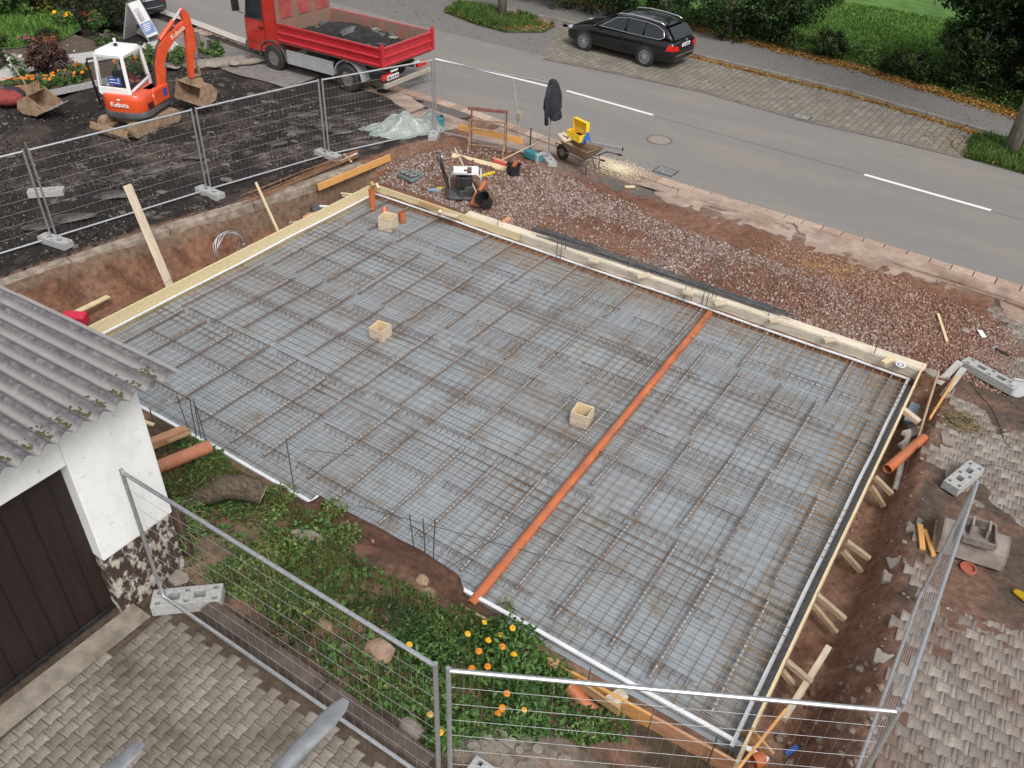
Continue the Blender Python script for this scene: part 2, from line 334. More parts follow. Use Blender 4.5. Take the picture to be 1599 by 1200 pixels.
colr = blend(colr, (.15, .1, .068), ((GX > kx_ - .3) & (GX < kx_ + .35) & (GY < 14.6)) * .9)
dark = sm(.25, .45, kx_ - GX)
colr = blend(colr, (.021, .017, .0155), dark); colr = blend(colr, (.055, .042, .036), dark * sm(.46, .62, n1)); colr = blend(colr, (.14, .115, .1), dark * sm(.6, .74, n2) * sm(.42, .6, n3) * .9)
yd = (GX > ex_) & (GY < 17.8) | (GY < 3.3)
colr = blend(colr, (.085, .062, .046), yd * 1.0); colr = blend(colr, (.15, .088, .062), yd * sm(.48, .65, n1) * (GX > -1))
bank = (GY > 3.3) & (GY < 5.6) & (GX > -12.4) & (GX < -.3)
colr = blend(colr, (.075, .055, .035), bank * sm(.42, .6, n2)); colr = blend(colr, (.15, .12, .07), bank * sm(.5, .7, n1) * (GX < -5) * .7)
colr = blend(colr, (.1, .05, .032), bank * sm(4.7, 5.2, GY) * (GX < -3.6) * (GX > -7.2) * .9)
colr = blend(colr, (.32, .27, .22), bank * (GX > -2.6) * (GY < 4.4) * .55)
grav = (GY > 13.6) & (GX > -13) & (GY < 18.4) & ~yd
colr = blend(colr, (.19, .1, .066), grav * 1.0); colr = blend(colr, (.14, .066, .042), grav * sm(.42, .6, n1) * .8); colr = blend(colr, (.3, .165, .06), grav * np.exp(-(((GX + 2.4) / 1.1) ** 2 + ((GY - 16.5) / .5) ** 2)) * 1.1)
colr = blend(colr, (.17, .14, .115), grav * sm(17.0, 17.5, GY) * (GX > -10.5) * .7)
ny, nx = GX.shape
idx = np.arange(ny * nx).reshape(ny, nx)
q = np.stack([idx[:-1, :-1], idx[:-1, 1:], idx[1:, 1:], idx[1:, :-1]], -1).reshape(-1, 4)
soil_mat = attrmat('soil', 'soil', rgb=True, rough=.95, nscale=9, amt=.5, bump=.7, bdist=.03)
kind(np_mesh('soil', np.stack([GX, GY, GZ], -1).reshape(-1, 3), q, soil_mat, attr={'soil': colr.reshape(-1, 3)}, smooth=True), 'structure')

# ---- old concrete kerb along the top of the cut bank
kb = MB(); Rk0 = random.Random(2); yy = 4.0
while yy < 14.2:
    L = Rk0.uniform(1.4, 2.1); y2 = min(yy + L, 14.4); xa, xb = float(np.interp(yy, KY, KX)) + .03, float(np.interp(y2, KY, KX)) + .03; o_ = Rk0.uniform(-.02, .02)
    kb.bar((xa + o_, yy, .07), (xb + o_, y2 - .015, .07), .26, .24); yy = y2
kind(kb.build('old_kerb', M['concrete_old'], bevel=.03), 'structure')
# ---- a sheet between two lines of points
def sheet(name, A, B, m, sub=40, k='structure', parent=None, nz=0.0):
    def res(L):
        L = [Vector(p) for p in L]; d = [0]
        for a, b in zip(L, L[1:]): d.append(d[-1] + (b - a).length)
        ts = np.linspace(0, d[-1], sub + 1); return [Vector([float(np.interp(t, d, [p[i] for p in L])) for i in range(3)]) for t in ts]
    a, b = res(A), res(B); mb = MB(); vs = a + b; n = sub + 1
    mb.add(vs, [(i, i + 1, n + i + 1, n + i) for i in range(sub)]); o = mb.build(name, m, parent, fix=True)
    if k: kind(o, k)
    return o
# ---- road
asph, nt, p = _new('asphalt')
nA = noise(nt, 160, 3, .8); nB = noise(nt, .55, 6, .6, stretch=(.35, 1.6, 1)); nC = noise(nt, 3.2, 8, .7)
c = ramp(nt, nA, [(.3, (.155, .145, .138)), (.52, (.2, .19, .18)), (.72, (.29, .275, .26))])
c = mixc(nt, ramp(nt, nB, [(.4, (0, 0, 0)), (.66, (.75,) * 3)]), c, (.25, .22, .195)); c = mixc(nt, ramp(nt, nC, [(.5, (0, 0, 0)), (.85, (.5,) * 3)]), c, (.15, .14, .135))
nt.links.new(c, p.inputs['Base Color']); p.inputs['Roughness'].default_value = .85; bumpn(nt, p, nA, .25, .004)
near = [V(x, y, 0) for x, y in zip(CX, CY)]
far = [V(-45, 26.5, 0), V(-30, 25.9, 0), at(700, 52), at(900, 100), at(1100, 143), at(1253, 187), at(1400, 220), at(1599, 270), V(12, 24.3, 0)]
sheet('road', near, far, asph, 60)
paint = mat('road_paint', (.7, .7, .69), (.82, .82, .81), .6, 14, dirt=(.45, .44, .42), dirt_amt=.22, dscale=6)
def strip(p, q, wd, z):
    p = Vector(p); q = Vector(q); d = (q - p).normalized(); s = V(-d.y, d.x, 0) * wd / 2; mb = MB()
    return mb.add([p - s + V(0, 0, z), q - s + V(0, 0, z), q + s + V(0, 0, z), p + s + V(0, 0, z)], [(0, 1, 2, 3)])
for k_, (a, b) in enumerate([((885, 142), (1020, 180)), ((1350, 273), (1548, 329)), ((680, 92), (856, 135))]):
    o = strip(at(*a), at(*b), .12, .004).build('road_marking', paint)
    kind(o, 'structure')
seam = mat('seam_tar', (.07, .07, .07), (.11, .105, .1), .7, 30)
o = strip(at(1020, 181), at(1350, 272), .022, .003).build('road_seam', seam); kind(o, 'structure')
o = strip(at(1548, 330), at(1640, 356), .02, .003).build('road_seam', seam); kind(o, 'structure')
# ---- far side: parking strip of blocks, raised path with kerb, verge, meadow
pav, nt, p = _new('block_paving')
tc = nt.nodes.new('ShaderNodeTexCoord'); mp = nt.nodes.new('ShaderNodeMapping'); mp.inputs['Rotation'].default_value = (0, 0, rad(92)); nt.links.new(tc.outputs['Object'], mp.inputs[0])
bk = _n(nt, 'ShaderNodeTexBrick', Scale=1.0); bk.inputs['Brick Width'].default_value = .4; bk.inputs['Row Height'].default_value = .2; bk.inputs['Mortar Size'].default_value = .012; bk.inputs['Mortar Smooth'].default_value = .3
bk.inputs['Color1'].default_value = (.185, .165, .14, 1); bk.inputs['Color2'].default_value = (.25, .225, .19, 1); bk.inputs['Mortar'].default_value = (.065, .065, .045, 1); nt.links.new(mp.outputs[0], bk.inputs[0])
nM = noise(nt, 1.2, 8, .7); c = mixc(nt, ramp(nt, nM, [(.45, (0, 0, 0)), (.75, (.6,) * 3)]), bk.outputs[0], (.12, .115, .075)); nF = noise(nt, 60, 3, .7)
c = mixc(nt, 1.0, c, ramp(nt, nF, [(.3, (.75,) * 3), (.7, (1.2,) * 3)]), 'MULTIPLY')
nt.links.new(c, p.inputs['Base Color']); p.inputs['Roughness'].default_value = .9; bumpn(nt, p, bk.outputs['Fac'], -.4, .01)
inner = [at(870, 42), at(1000, 70), at(1100, 98), at(1330, 153), at(1510, 208), at(1545, 222)]
outer = [at(850, 92), at(950, 112), at(1100, 144), at(1253, 188), at(1400, 221), at(1505, 247)]
sheet('parking_strip', [v + V(0, -.1, .006) for v in outer], [v + V(0, .14, .008) for v in inner], pav, 40)
darkline = mat('gutter_line', (.07, .05, .04), (.15, .11, .09), .9, 12)
sheet('gutter', [v + V(0, -.1, .012) for v in outer], [v + V(0, .12, .012) for v in outer], mat('gutter_stone', (.13, .11, .095), (.22, .19, .165), .9, 10, dirt=(.08, .06, .045), dirt_amt=.4), 40)
path_m = mat('path_asphalt', (.13, .125, .12), (.19, .18, .17), .9, 25, bump=.15, dirt=(.1, .09, .075), dirt_amt=.3, dscale=1.5)
p_in = [at(600, -14), at(740, 8), at(870, 33), at(1000, 63), at(1100, 91), at(1330, 146), at(1510, 199), at(1599, 226), V(9, 26.4, 0)]
p_out = [at(600, -40), at(740, -18), at(870, 5), at(1000, 33), at(1100, 56), at(1340, 116), at(1580, 188), at(1620, 200), V(10, 29, 0)]
sheet('path', [v + V(0, 0, .1) for v in p_in], [v + V(0, 0, .1) for v in p_out], path_m, 40)
kerb = MB()
for a, b in zip(p_in[:-2], p_in[1:-1]):
    L = (b - a).length; nn = max(1, int(L / 1.0)); 
    for i in range(nn): kerb.bar(a.lerp(b, (i + .01) / nn) + V(0, -.05, .04), a.lerp(b, (i + .99) / nn) + V(0, -.05, .04), .1, .135)
kind(kerb.build('path_kerb', mat('kerb_stone', (.2, .18, .15), (.3, .275, .24), .9, 12, dirt=(.14, .1, .07), dirt_amt=.35), bevel=.01), 'structure')
grass_m = mat('grass_ground', (.03, .055, .014), (.065, .11, .028), .95, 4, bump=.5, dirt=(.1, .07, .035), dirt_amt=.28, dscale=1.6)
mead = mat('meadow_ground', (.05, .12, .02), (.1, .2, .035), .95, 1.3, bump=.4)
vg0 = [V(p.x, p.y, .06) for p in p_out]; vg1 = [V(p.x, p.y + 1.6, .03) for p in p_out]
sheet('verge', vg0, vg1, grass_m, 40)
far0 = [V(-120, 31, -.02), V(-40, 31, -.02)] + [V(p.x, p.y + 1.55, .0) for p in p_out] + [V(120, 30, 0)]
sheet('meadow', far0, [V(-400, 400, -8), V(0, 400, -8), V(500, 400, -8)], mead, 60)
# the wide ground below everything
MB().add([(-400, -100, -.35), (400, -100, -.35), (400, 33, -.35), (-400, 33, -.35)], [(0, 1, 2, 3)])
g_ = MB(); R0 = [(-400, -60), (-32, -60), (5, -60), (400, -60)]
g_.add([(-400, .3, .0), (-31.9, .3, .0), (-31.9, 20.5, .0), (-400, 27, .0)], [(0, 1, 2, 3)]); g_.add([(4.9, .3, .3), (400, .3, .3), (400, 18.0, .0), (4.9, 18.0, .0)], [(0, 1, 2, 3)]); g_.add([(-400, -100, .3), (400, -100, .3), (400, .3, .3), (-400, .3, .3)], [(0, 1, 2, 3)])
kind(g_.build('ground', grass_m), 'structure')
# grass islands by the parking strip (left with a trunk, right with a trunk)
def patch(name, pts, z, m, dome=.08):
    pts = [Vector((p.x, p.y, z)) for p in pts]; c = sum(pts, V(0, 0, 0)) / len(pts); c.z += dome; mid = [p.lerp(c, .45) + V(0, 0, dome * .6) for p in pts]; n = len(pts)
    mb = MB(); mb.add(pts + mid + [c], [(i, (i + 1) % n, n + (i + 1) % n, n + i) for i in range(n)] + [(n + i, n + (i + 1) % n, 2 * n) for i in range(n)]); return mb.build(name, m)
isl_l = [at(694, 20), at(745, 40), at(790, 52), at(850, 52), at(868, 42), at(820, 24), at(760, 12), at(715, 6)]
isl_r = [at(1505, 247), at(1560, 262), at(1660, 290), at(1660, 240), at(1545, 215), at(1515, 218)]
kind(patch('grass_island', isl_l, .02, grass_m), 'structure'); kind(patch('grass_island', isl_r, .02, grass_m), 'structure')
# ---- near pavement along the building site: gutter blocks, then worn slabs and patches
sand = attrmat('worn_setts', 'rnd', [(0, (.31, .215, .165)), (.5, (.38, .275, .215)), (1, (.46, .345, .275))], rough=.92, nscale=10, amt=.25, bump=.3, mud=(.17, .09, .06), mud_amt=.26, mscale=1.0)
pinkc = mat('pink_concrete', (.31, .23, .185), (.42, .32, .26), .93, 4, bump=.2, dirt=(.165, .095, .066), dirt_amt=.42, dscale=.9)
def cpt(x, off, z=0.0): return V(x, float(np.interp(x, CX, CY)) - off, z)
mb = MB(); rnd = []; x = -26.0; R = random.Random(3)
while x < 9:
    L = R.uniform(.42, .5); a, b = cpt(x + .008, .19), cpt(x + L - .008, .19); z = R.uniform(.0, .012)
    mb.bar(a + V(0, 0, z - .02), b + V(0, 0, z - .02), .34, .1); rnd += [R.random()] * 6; x += L
o = mb.build('gutter_setts', sand, bevel=.018); t = o.data.attributes.new('rnd', 'FLOAT', 'FACE'); t.data.foreach_set('value', rnd); kind(o, 'structure')
sheet('pavement_edge', [cpt(x, .40, .01) for x in range(-26, 10)], [cpt(x, .8, .014) for x in range(-26, 10)], pinkc, 60)
mb = MB()
x = -24.0
while x < 9:
    L = R.uniform(.9, 1.0); mb.bar(cpt(x + .006, .86, -.03), cpt(x + L - .006, .86, -.03), .09, .12); x += L
kind(mb.build('pavement_kerb', mat('kerb_red', (.2, .12, .085), (.33, .22, .165), .92, 6, dirt=(.12, .07, .05), dirt_amt=.3), bevel=.01), 'structure')
def blob(pts, z, m, name='pavement_slab', th=.05, jit=.06):
    pts = [at(*p, .02) for p in pts]; out = []
    for i in range(len(pts)):
        a, b = pts[i], pts[(i + 1) % len(pts)]
        for t in (0, .25, .5, .75): v = a.lerp(b, t); out.append((v.x + R.uniform(-jit, jit) * .6, v.y + R.uniform(-jit, jit) * .6))
    o = MB().prism(out, z - th, z).build(name, m, bevel=.012); return kind(o, 'structure')
slabs = [[(1110, 330), (1170, 332), (1240, 362), (1235, 376), (1180, 368), (1110, 345)], [(1020, 300), (1075, 305), (1100, 318), (1092, 330), (1040, 318)],
         [(1255, 368), (1330, 385), (1400, 415), (1470, 440), (1460, 452), (1380, 430), (1330, 432), (1262, 395)], [(1480, 445), (1560, 470), (1610, 490), (1610, 512), (1550, 492), (1470, 462)],
         [(1060, 296), (1150, 315), (1230, 345), (1225, 352), (1150, 330), (1060, 305)], [(1240, 350), (1400, 395), (1500, 428), (1600, 460), (1600, 476), (1480, 438), (1380, 408), (1250, 364)],
         [(600, 150), (640, 178), (665, 168), (625, 143)], [(640, 182), (700, 205), (740, 195), (672, 172)], [(700, 215), (790, 240), (850, 235), (760, 205)]]
for i_, s in enumerate(slabs): blob(s, .033 + .0045 * i_, pinkc)
asph_d = mat('asphalt_patch', (.085, .075, .07), (.135, .12, .11), .95, 12, bump=.3, dirt=(.16, .1, .07), dirt_amt=.3)
blob([(622, 172), (690, 188), (740, 182), (668, 158)], .03, asph_d, 'pavement_patch'); blob([(935, 275), (1060, 305), (1085, 318), (1060, 322), (960, 300), (925, 285)], .03, asph_d, 'pavement_patch')
sheet('pavement', [cpt(x, .9, -.012) for x in range(-24, -12)], [cpt(x, 2.2, .01) for x in range(-24, -12)], mat('pavement_tar', (.12, .105, .095), (.19, .17, .15), .95, 8, dirt=(.22, .15, .11), dirt_amt=.35, dscale=1.2), 30)
def oval(c, rx, ry, n=28): return [(c.x + rx * math.cos(2 * math.pi * k / n), c.y + ry * math.sin(2 * math.pi * k / n)) for k in range(n)]
# ---- pavers: bone-shaped interlocking blocks, every one modelled
def bone(a, b): return [(-.1, -a), (-.062, -a), (-.04, -b), (.04, -b), (.062, -a), (.1, -a), (.1, a), (.062, a), (.04, b), (-.04, b), (-.062, a), (-.1, a)]
BONE = [(-.1, -.095), (-.062, -.095), (-.04, -.07), (.04, -.07), (.062, -.095), (.1, -.095), (.1, .095), (.062, .095), (.04, .07), (-.04, .07), (-.062, .095), (-.1, .095)]
def pavers(name, inside, x0, x1, y0, y1, rot, m, zf, gap=.002, drop=0.0, k_=1.0, shp=None):
    B = np.array(shp or BONE) * k_; sx = np.sign(B)
    outb = B - sx * gap; outt = B - sx * (gap + .004); n = 12; cs, sn = math.cos(rot), math.sin(rot)
    vs = []; fs = []; fr = []; Rr = random.Random(5); cx, cy = (x0 + x1) / 2, (y0 + y1) / 2; ext = math.hypot(x1 - x0, y1 - y0) / 2 + .3
    ncol = int(ext / .165 / k_) + 1; nrow = int(ext / .2 / k_) + 1
    for i in range(-ncol, ncol + 1):
        for j in range(-nrow, nrow + 1):
            u = (j * .2 + (.1 if i % 2 else 0)) * k_; v = i * .165 * k_; X = cx + u * cs - v * sn; Y = cy + u * sn + v * cs
            if not (x0 < X < x1 and y0 < Y < y1) or not inside(X, Y) or Rr.random() < drop: continue
            dz = Rr.uniform(-.0012, .0012); tx, ty = Rr.uniform(-.004, .004), Rr.uniform(-.004, .004); da = Rr.uniform(-.02, .02); b = len(vs)
            c2, s2 = math.cos(rot + da), math.sin(rot + da)
            for ring, zz in ((outb, -.06), (outb, -.0025), (outt, 0)):
                for a, e in ring:
                    px, py = X + a * c2 - e * s2, Y + a * s2 + e * c2
                    vs.append((px, py, zf(px, py) + zz + dz + a * tx + e * ty))
            for r in (0, 1):
                for k in range(n): fs.append((b + r * n + k, b + r * n + (k + 1) % n, b + (r + 1) * n + (k + 1) % n, b + (r + 1) * n + k))
            t = b + 24
            fs += [(t, t + 1, t + 10, t + 11), (t + 1, t + 2, t + 9, t + 10), (t + 2, t + 3, t + 8, t + 9), (t + 3, t + 4, t + 7, t + 8), (t + 4, t + 5, t + 6, t + 7)]
            fr += [Rr.random()] * 29
    return kind(np_mesh(name, np.array(vs), np.array(fs), m, attr={'rnd': np.array(fr)}), 'structure')
pv1 = attrmat('paver_near', 'rnd', [(0, (.165, .143, .118)), (.5, (.205, .18, .15)), (1, (.25, .222, .188))], rough=.9, nscale=45, amt=.3, bump=.3, bdist=.004, mud=(.095, .08, .057), mud_amt=.4, mscale=1.3)
pv2 = attrmat('paver_side', 'rnd', [(0, (.18, .153, .132)), (.5, (.235, .203, .176)), (1, (.3, .265, .232))], rough=.9, nscale=45, amt=.3, bump=.3, bdist=.004, mud=(.14, .09, .066), mud_amt=.42, mscale=.9)
zyf = lambda x, y: float(z_yard(x, y))
pavers('garage_yard', lambda x, y: x > -6.05 and y < np.interp(x, [-6.3, -5.9, -4.2, -1], [2.86, 2.86, 2.9, 2.86]), -6.2, -1.2, .5, 3.0, rad(93), pv1, zyf, k_=.74, shp=bone(.0895, .0755), gap=.003)
pavers('side_yard', lambda x, y: x > np.interp(y, EY, EX) + .16 * math.sin(y * 7) + .1, .2, 4.5, .8, 17.0, rad(3), pv2, zyf, drop=.012)
# concrete apron before the garage door and a sunken kerb beam along the bank
sheet('apron', [V(-6.36, .2, .985), V(-6.36, 2.75, .965)], [V(-6.07, .2, .972), V(-6.07, 2.75, .955)], mat('apron_stone', (.18, .16, .13), (.29, .25, .2), .9, 8, bump=.3, dirt=(.13, .11, .07), dirt_amt=.4), 12)
sheet('far_pavement', [V(-60, 26.2, -.004), V(-30, 25.2, -.004), at(640, 42, -.004), at(700, 62, -.004), at(872, 104, -.004)], [V(-60, 34, .004), V(-30, 32, .004), at(640, -30, .004), at(740, -8, .004), at(880, 36, .004)], path_m, 30)
# ------------------------------------------------------------------ the slab: plastic sheet, steel mats, spacers, edge bars, formwork
fm, nt, p = _new('membrane')
nA = noise(nt, 1.9, 9, .72); nB = noise(nt, 4.5, 6, .65); nD = noise(nt, .35, 4, .6)
c = ramp(nt, nB, [(.3, (.275, .315, .345)), (.7, (.355, .4, .435))])
c = mixc(nt, ramp(nt, nA, [(.54, (0, 0, 0)), (.68, (.75,) * 3)]), c, (.21, .16, .095)); c = mixc(nt, ramp(nt, nD, [(.42, (0, 0, 0)), (.7, (.38,) * 3)]), c, (.24, .21, .165))
nt.links.new(c, p.inputs['Base Color']); p.inputs['Roughness'].default_value = .4; nW = noise(nt, 2.2, 4, .6, stretch=(1, 2.2, 1)); bumpn(nt, p, nW, .6, .04)
xs = np.linspace(SX0 - .03, -.35, 150); ys = np.linspace(SY0 - .06, SY1 + .04, 100); X, Y = np.meshgrid(xs, ys)
Z = ZM + .035 * (fbm(X, Y, 1.6, 4, 61) - .5) + .012 * np.abs(np.sin(X * 2.1 + 3 * fbm(X, Y, .7, 3, 63))) * (fbm(X, Y, 2, 2, 9) - .3)
idx = np.arange(X.size).reshape(X.shape); q = np.stack([idx[:-1, :-1], idx[:-1, 1:], idx[1:, 1:], idx[1:, :-1]], -1).reshape(-1, 4)
o = np_mesh('plastic_sheet', np.stack([X, Y, Z], -1).reshape(-1, 3), q, fm, smooth=True); tag(o, 'grey blue plastic sheet spread under the steel mesh of the slab', 'plastic sheet')

def bars_np(segs, r):
    """segs (N,6) -> three sided bars"""
    S = np.array(segs, float); P, Q = S[:, :3], S[:, 3:]; d = Q - P; d /= np.linalg.norm(d, axis=1)[:, None]
    up = np.where(np.abs(d[:, 2:3]) > .9, [[1., 0, 0]], [[0, 0, 1.]]); a = np.cross(d, up); a /= np.linalg.norm(a, axis=1)[:, None]; b = np.cross(a, d)
    vs = []
    for E in (P, Q):
        for k in range(3):
            t = math.pi / 2 + 2 * math.pi * k / 3; vs.append(E + (a * math.cos(t) + b * math.sin(t)) * r)
    Vv = np.stack(vs, 1).reshape(-1, 3); n = len(S); base = np.arange(n)[:, None] * 6
    F = np.concatenate([base + np.array([[k, (k + 1) % 3, 3 + (k + 1) % 3, 3 + k]]) for k in range(3)], 0)
    return Vv, F
def rnd_bars(segs, r, name, m, parent=None):
    v, f = bars_np(segs, r); return np_mesh(name, v, f, m, parent)
meshmat = mat('mesh_steel', (.12, .07, .042), (.3, .185, .1), .75, 1.6, .15, lo=.35, hi=.65)
def make_mat(lx, ly, layer):
    R = random.Random(layer); segs = []
    for k in range(int(ly / .15) + 1):
        y = k * .15 + R.uniform(-.006, .006); segs.append((0, y, 0, lx, y + R.uniform(-.008, .008), 0))
        if layer == 0 and k in (1, int(ly / .15) - 1): segs.append((0, y + .02, 0, lx, y + .02, 0))
    for k in range(int(lx / .15) + 1):
        x = k * .15 + R.uniform(-.006, .006); segs.append((x, 0, .008, x + R.uniform(-.008, .008), ly, .008))
    return rnd_bars(segs, .003, 'rebar_mesh', meshmat)
def lay(layer, nx_, ny_, z, label, group, rmat):
    W, Hh = SX1 - SX0 + .02, SY1 - SY0 - .02; ov = .3; lx = (W + ov * (nx_ - 1)) / nx_; ly = (Hh + ov * (ny_ - 1)) / ny_
    proto = make_mat(lx, ly, layer); first = True
    for i in range(nx_):
        for j in range(ny_):
            o = proto if first else proto.copy()
            if not first: col.objects.link(o)
            first = False; o.location = (SX0 - .03 + i * (lx - ov) + (.05 * (i > 0)) * (j % 2), SY0 + .02 + j * (ly - ov) + (.04 * (j > 0)) * (i % 2), z + .006 * ((i + j) % 2)); o.rotation_euler = (rng.uniform(-.001, .001), rng.uniform(-.0007, .0007), rng.uniform(-.003, .003))
            tag(o, label, 'steel mesh', group)
lay(0, 3, 4, ZM + .035, 'rusty steel mesh mat of the lower layer lying close to the grey plastic sheet', 'lower reinforcement mats of the slab', meshmat)
lay(1, 2, 5, ZM + .115, 'rusty steel mesh mat of the upper layer carried by the wire supports', 'upper reinforcement mats of the slab', meshmat)
# flat spacer strips (pale, notched) under the lower mat
M['spacer_dark'] = mat('spacer_rail', (.13, .11, .1), (.24, .2, .18), .8, 3)
def make_spacer():
    mb = MB(); L = 2.0
    for s in (-1, 1): mb.box((0, s * .013, .01), (L, .008, .026))
    o = mb.build('spacer_strip', M['spacer_dark']); mb = MB()
    for k in range(26): mb.box((-L / 2 + .03 + k * .077, 0, .024), (.03, .028, .012))
    for k in range(25): mb.box((-L / 2 + .0685 + k * .077, 0, .021), (.047, .006, .004))
    mb.build('notched_top', M['plastic_grey'], o); return o
sp = make_spacer(); first = True
Rs = random.Random(12)
for i, x in enumerate(np.arange(SX0 + .4, SX1 - .1, .7)):
    y = SY0 + .1 + Rs.uniform(0, .35)
    while y < SY1 - 1.2:
        L = 2.0; o = sp if first else copy_tree(sp)
        first = False; o.location = (x + Rs.uniform(-.1, .1), y + 1, ZM + .078); o.rotation_euler = (0, 0, math.pi / 2 + Rs.uniform(-.03, .03)); tag(o, 'pale notched spacer strip lying under the steel mesh across the slab', 'spacer', 'spacer strips under the mesh'); y += 2.0 + Rs.uniform(.02, .25)
# bent wire supports between the two layers
M['support'] = mat('support_wire', (.1, .07, .05), (.2, .135, .09), .8, 6)
def make_support():
    segs = []; L = 2.0; n = 18; z = .085
    thin = [(-L / 2, s * .3, z, L / 2, s * .3, z) for s in (-.03, .03)]
    for k in range(n):
        x0 = -L / 2 + (k + .5) * L / n
        segs += [(x0, 0, z, x0 - .02, -.055, -.02), (x0, 0, z, x0 + .02, .055, -.02), (x0 - .02, -.055, -.02, x0 - .005, -.065, .0)]
    va, fa = bars_np(segs, .0045); vb, fb_ = bars_np(thin, .0034); return np_mesh('wire_support', np.concatenate([va, vb]), np.concatenate([fa, fb_ + len(va)]), M['support'])
wsup = make_support(); first = True
for j, y in enumerate(np.arange(SY0 + .5, SY1 - .3, .92)):
    x = SX0 + .3 + Rs.uniform(0, .5)
    while x < SX1 - 1.5:
        o = wsup if first else wsup.copy()
        if not first: col.objects.link(o)
        first = False; o.location = (x + 1, y + Rs.uniform(-.06, .06), ZM + .04); o.rotation_euler = (0, 0, Rs.uniform(-.025, .025)); tag(o, 'dark zigzag wire support standing between the mesh layers', 'mesh support', 'wire supports between the mesh layers'); x += 2.0 + Rs.uniform(.05, .3)
# new hooked bars along three edges
hk = rnd_bars([(0, 0, 0, .62, 0, 0), (0, 0, 0, 0, 0, -.1), (0, 0, -.1, .62, 0, -.1)], .0052, 'edge_bar', M['rust_y'])
first = True
def hook(x, y, rz, lab, grp):
    global first
    o = hk if first else hk.copy()
    if not first: col.objects.link(o)
    first = False; o.location = (x, y, ZM + .135 + Rs.uniform(-.006, .01)); o.rotation_euler = (Rs.uniform(-.1, .1), 0, rz + Rs.uniform(-.05, .05)); tag(o, lab, 'steel bar', grp)
for x in np.arange(SX0 + 3.4, SX1 - .05, .15): hook(x, SY1 - .06, -math.pi / 2, 'yellow rusty hooked bar along the long far edge of the slab', 'hooked bars along the far edge')
for y in np.arange(SY0 + .15, SY1 - .1, .15): hook(SX1 + .05, y, math.pi, 'yellow rusty hooked bar along the right edge of the slab', 'hooked bars along the right edge')
# a few loose extra bars on top
for (a, b, lab) in [((560, 790), (985, 905), 'long loose rusty bar lying across the mesh near the bank'), ((475, 702), (555, 712), 'short dark loose bar on the mesh behind the single upright bar'), ((690, 893), (840, 800), 'thin dark loose bar on the mesh beside the orange pipe')]:
    pa, pb = at(*a, ZM + .15), at(*b, ZM + .15); o = rnd_bars([(*pa, *pb)], .006, 'loose_bar', M['steel']); tag(o, lab, 'steel bar')
# white edge strips
def strip3(p, q, label):
    mb = MB(); mb.bar(p, q, .035, .022); o = mb.build('edge_strip', M['white_strip'], bevel=.004); tag(o, label, 'edge strip', 'white edge strips round the slab')
def wavy(pts, label, w=.035):
    mb = MB(); P = [Vector(p) for p in pts]; Q = []
    for a, b in zip(P, P[1:]):
        for k in range(6): Q.append(a.lerp(b, k / 6) + V(Rs.uniform(-.006, .006), Rs.uniform(-.006, .006), Rs.uniform(-.012, .012)))
    Q.append(P[-1])
    for a, b in zip(Q, Q[1:]): mb.bar(a, b + (b - a).normalized() * .003, w, .024)
    tag(mb.build('edge_strip', M['white_strip']), label, 'edge strip', 'white edge strips round the slab')
wavy([V(SX0 - .0, SY1 + .01, 0), V(-6, SY1 + .015, .01), V(SX1 + .02, SY1 - .01, 0)], 'thin white strip along the far edge of the slab below the planks')
wavy([V(SX0, SY0, 0), V(SX0 + .0, SY1 + .0, 0)], 'thin white strip along the left edge of the slab at the yellow board')
wavy([at(1420, 590), at(1290, 857), at(1143, 1166)], 'broad white strip along the right edge of the slab', .045)
wavy([V(SX0, SY0 - .02, 0), V(-8.5, SY0 + .02, -.01), V(-4.5, SY0, 0), at(1200, 1187)], 'white strip along the near edge of the slab beside the planted bank', .05)
o = MB().bar(at(488, 783), at(497, 775), .035, .02).build('strip_offcut', M['white_strip']); tag(o, 'short white strip offcut at the near edge beside the log', 'strip')
# formwork
def board(name, p, q, w, h, m, label, cat='board', group=None, bev=.004, up=(0, 0, 1)):
    p = Vector(p); q = Vector(q); d = q - p; L = d.length; mb = MB(); x = d.normalized(); u = Vector(up); y = u.cross(x).normalized(); z = x.cross(y)
    mb.box((0, 0, 0), (L, w, h)); o = mb.build(name, m, bevel=bev); R3 = Matrix((x, y, z)).transposed(); o.matrix_world = Matrix.Translation((p + q) / 2) @ R3.to_4x4(); tag(o, label, cat, group); return o
fb = M['wood_yel']
board('formwork_board', (SX0 - .06, 5.45, .035), (SX0 - .06, 9.3, .035), .035, .36, fb, 'yellow formwork board on the left edge, the piece nearer the grey garage roof')
board('formwork_board', (SX0 - .06, 9.31, .035), (SX0 - .06, SY1 + .08, .035), .035, .36, fb, 'yellow formwork board on the left edge, the piece reaching the far corner')
board('formwork_board', (SX0 - .04, SY1 + .065, .03), (-8.45, SY1 + .065, .03), .035, .35, M['wood_yel'], 'pale yellow formwork board on the far edge beginning at the upright orange pipe')
fx = [(-8.43, -4.55), (-4.53, SX1 + .12)]
for (a, b), lab in zip(fx, ('weathered formwork board on the far edge in front of the dark bar bundle', 'weathered formwork board on the far edge ending at the right corner')):
    board('formwork_board', (a, SY1 + .065, .03), (b, SY1 + .065, .03), .04, .34, mat('old_board', (.4, .35, .28), (.56, .5, .41), .85, 3, stretch=(1, 6, 6), dirt=(.24, .21, .18), dirt_amt=.35) if a < -6 else bpy.data.materials['old_board'], lab)
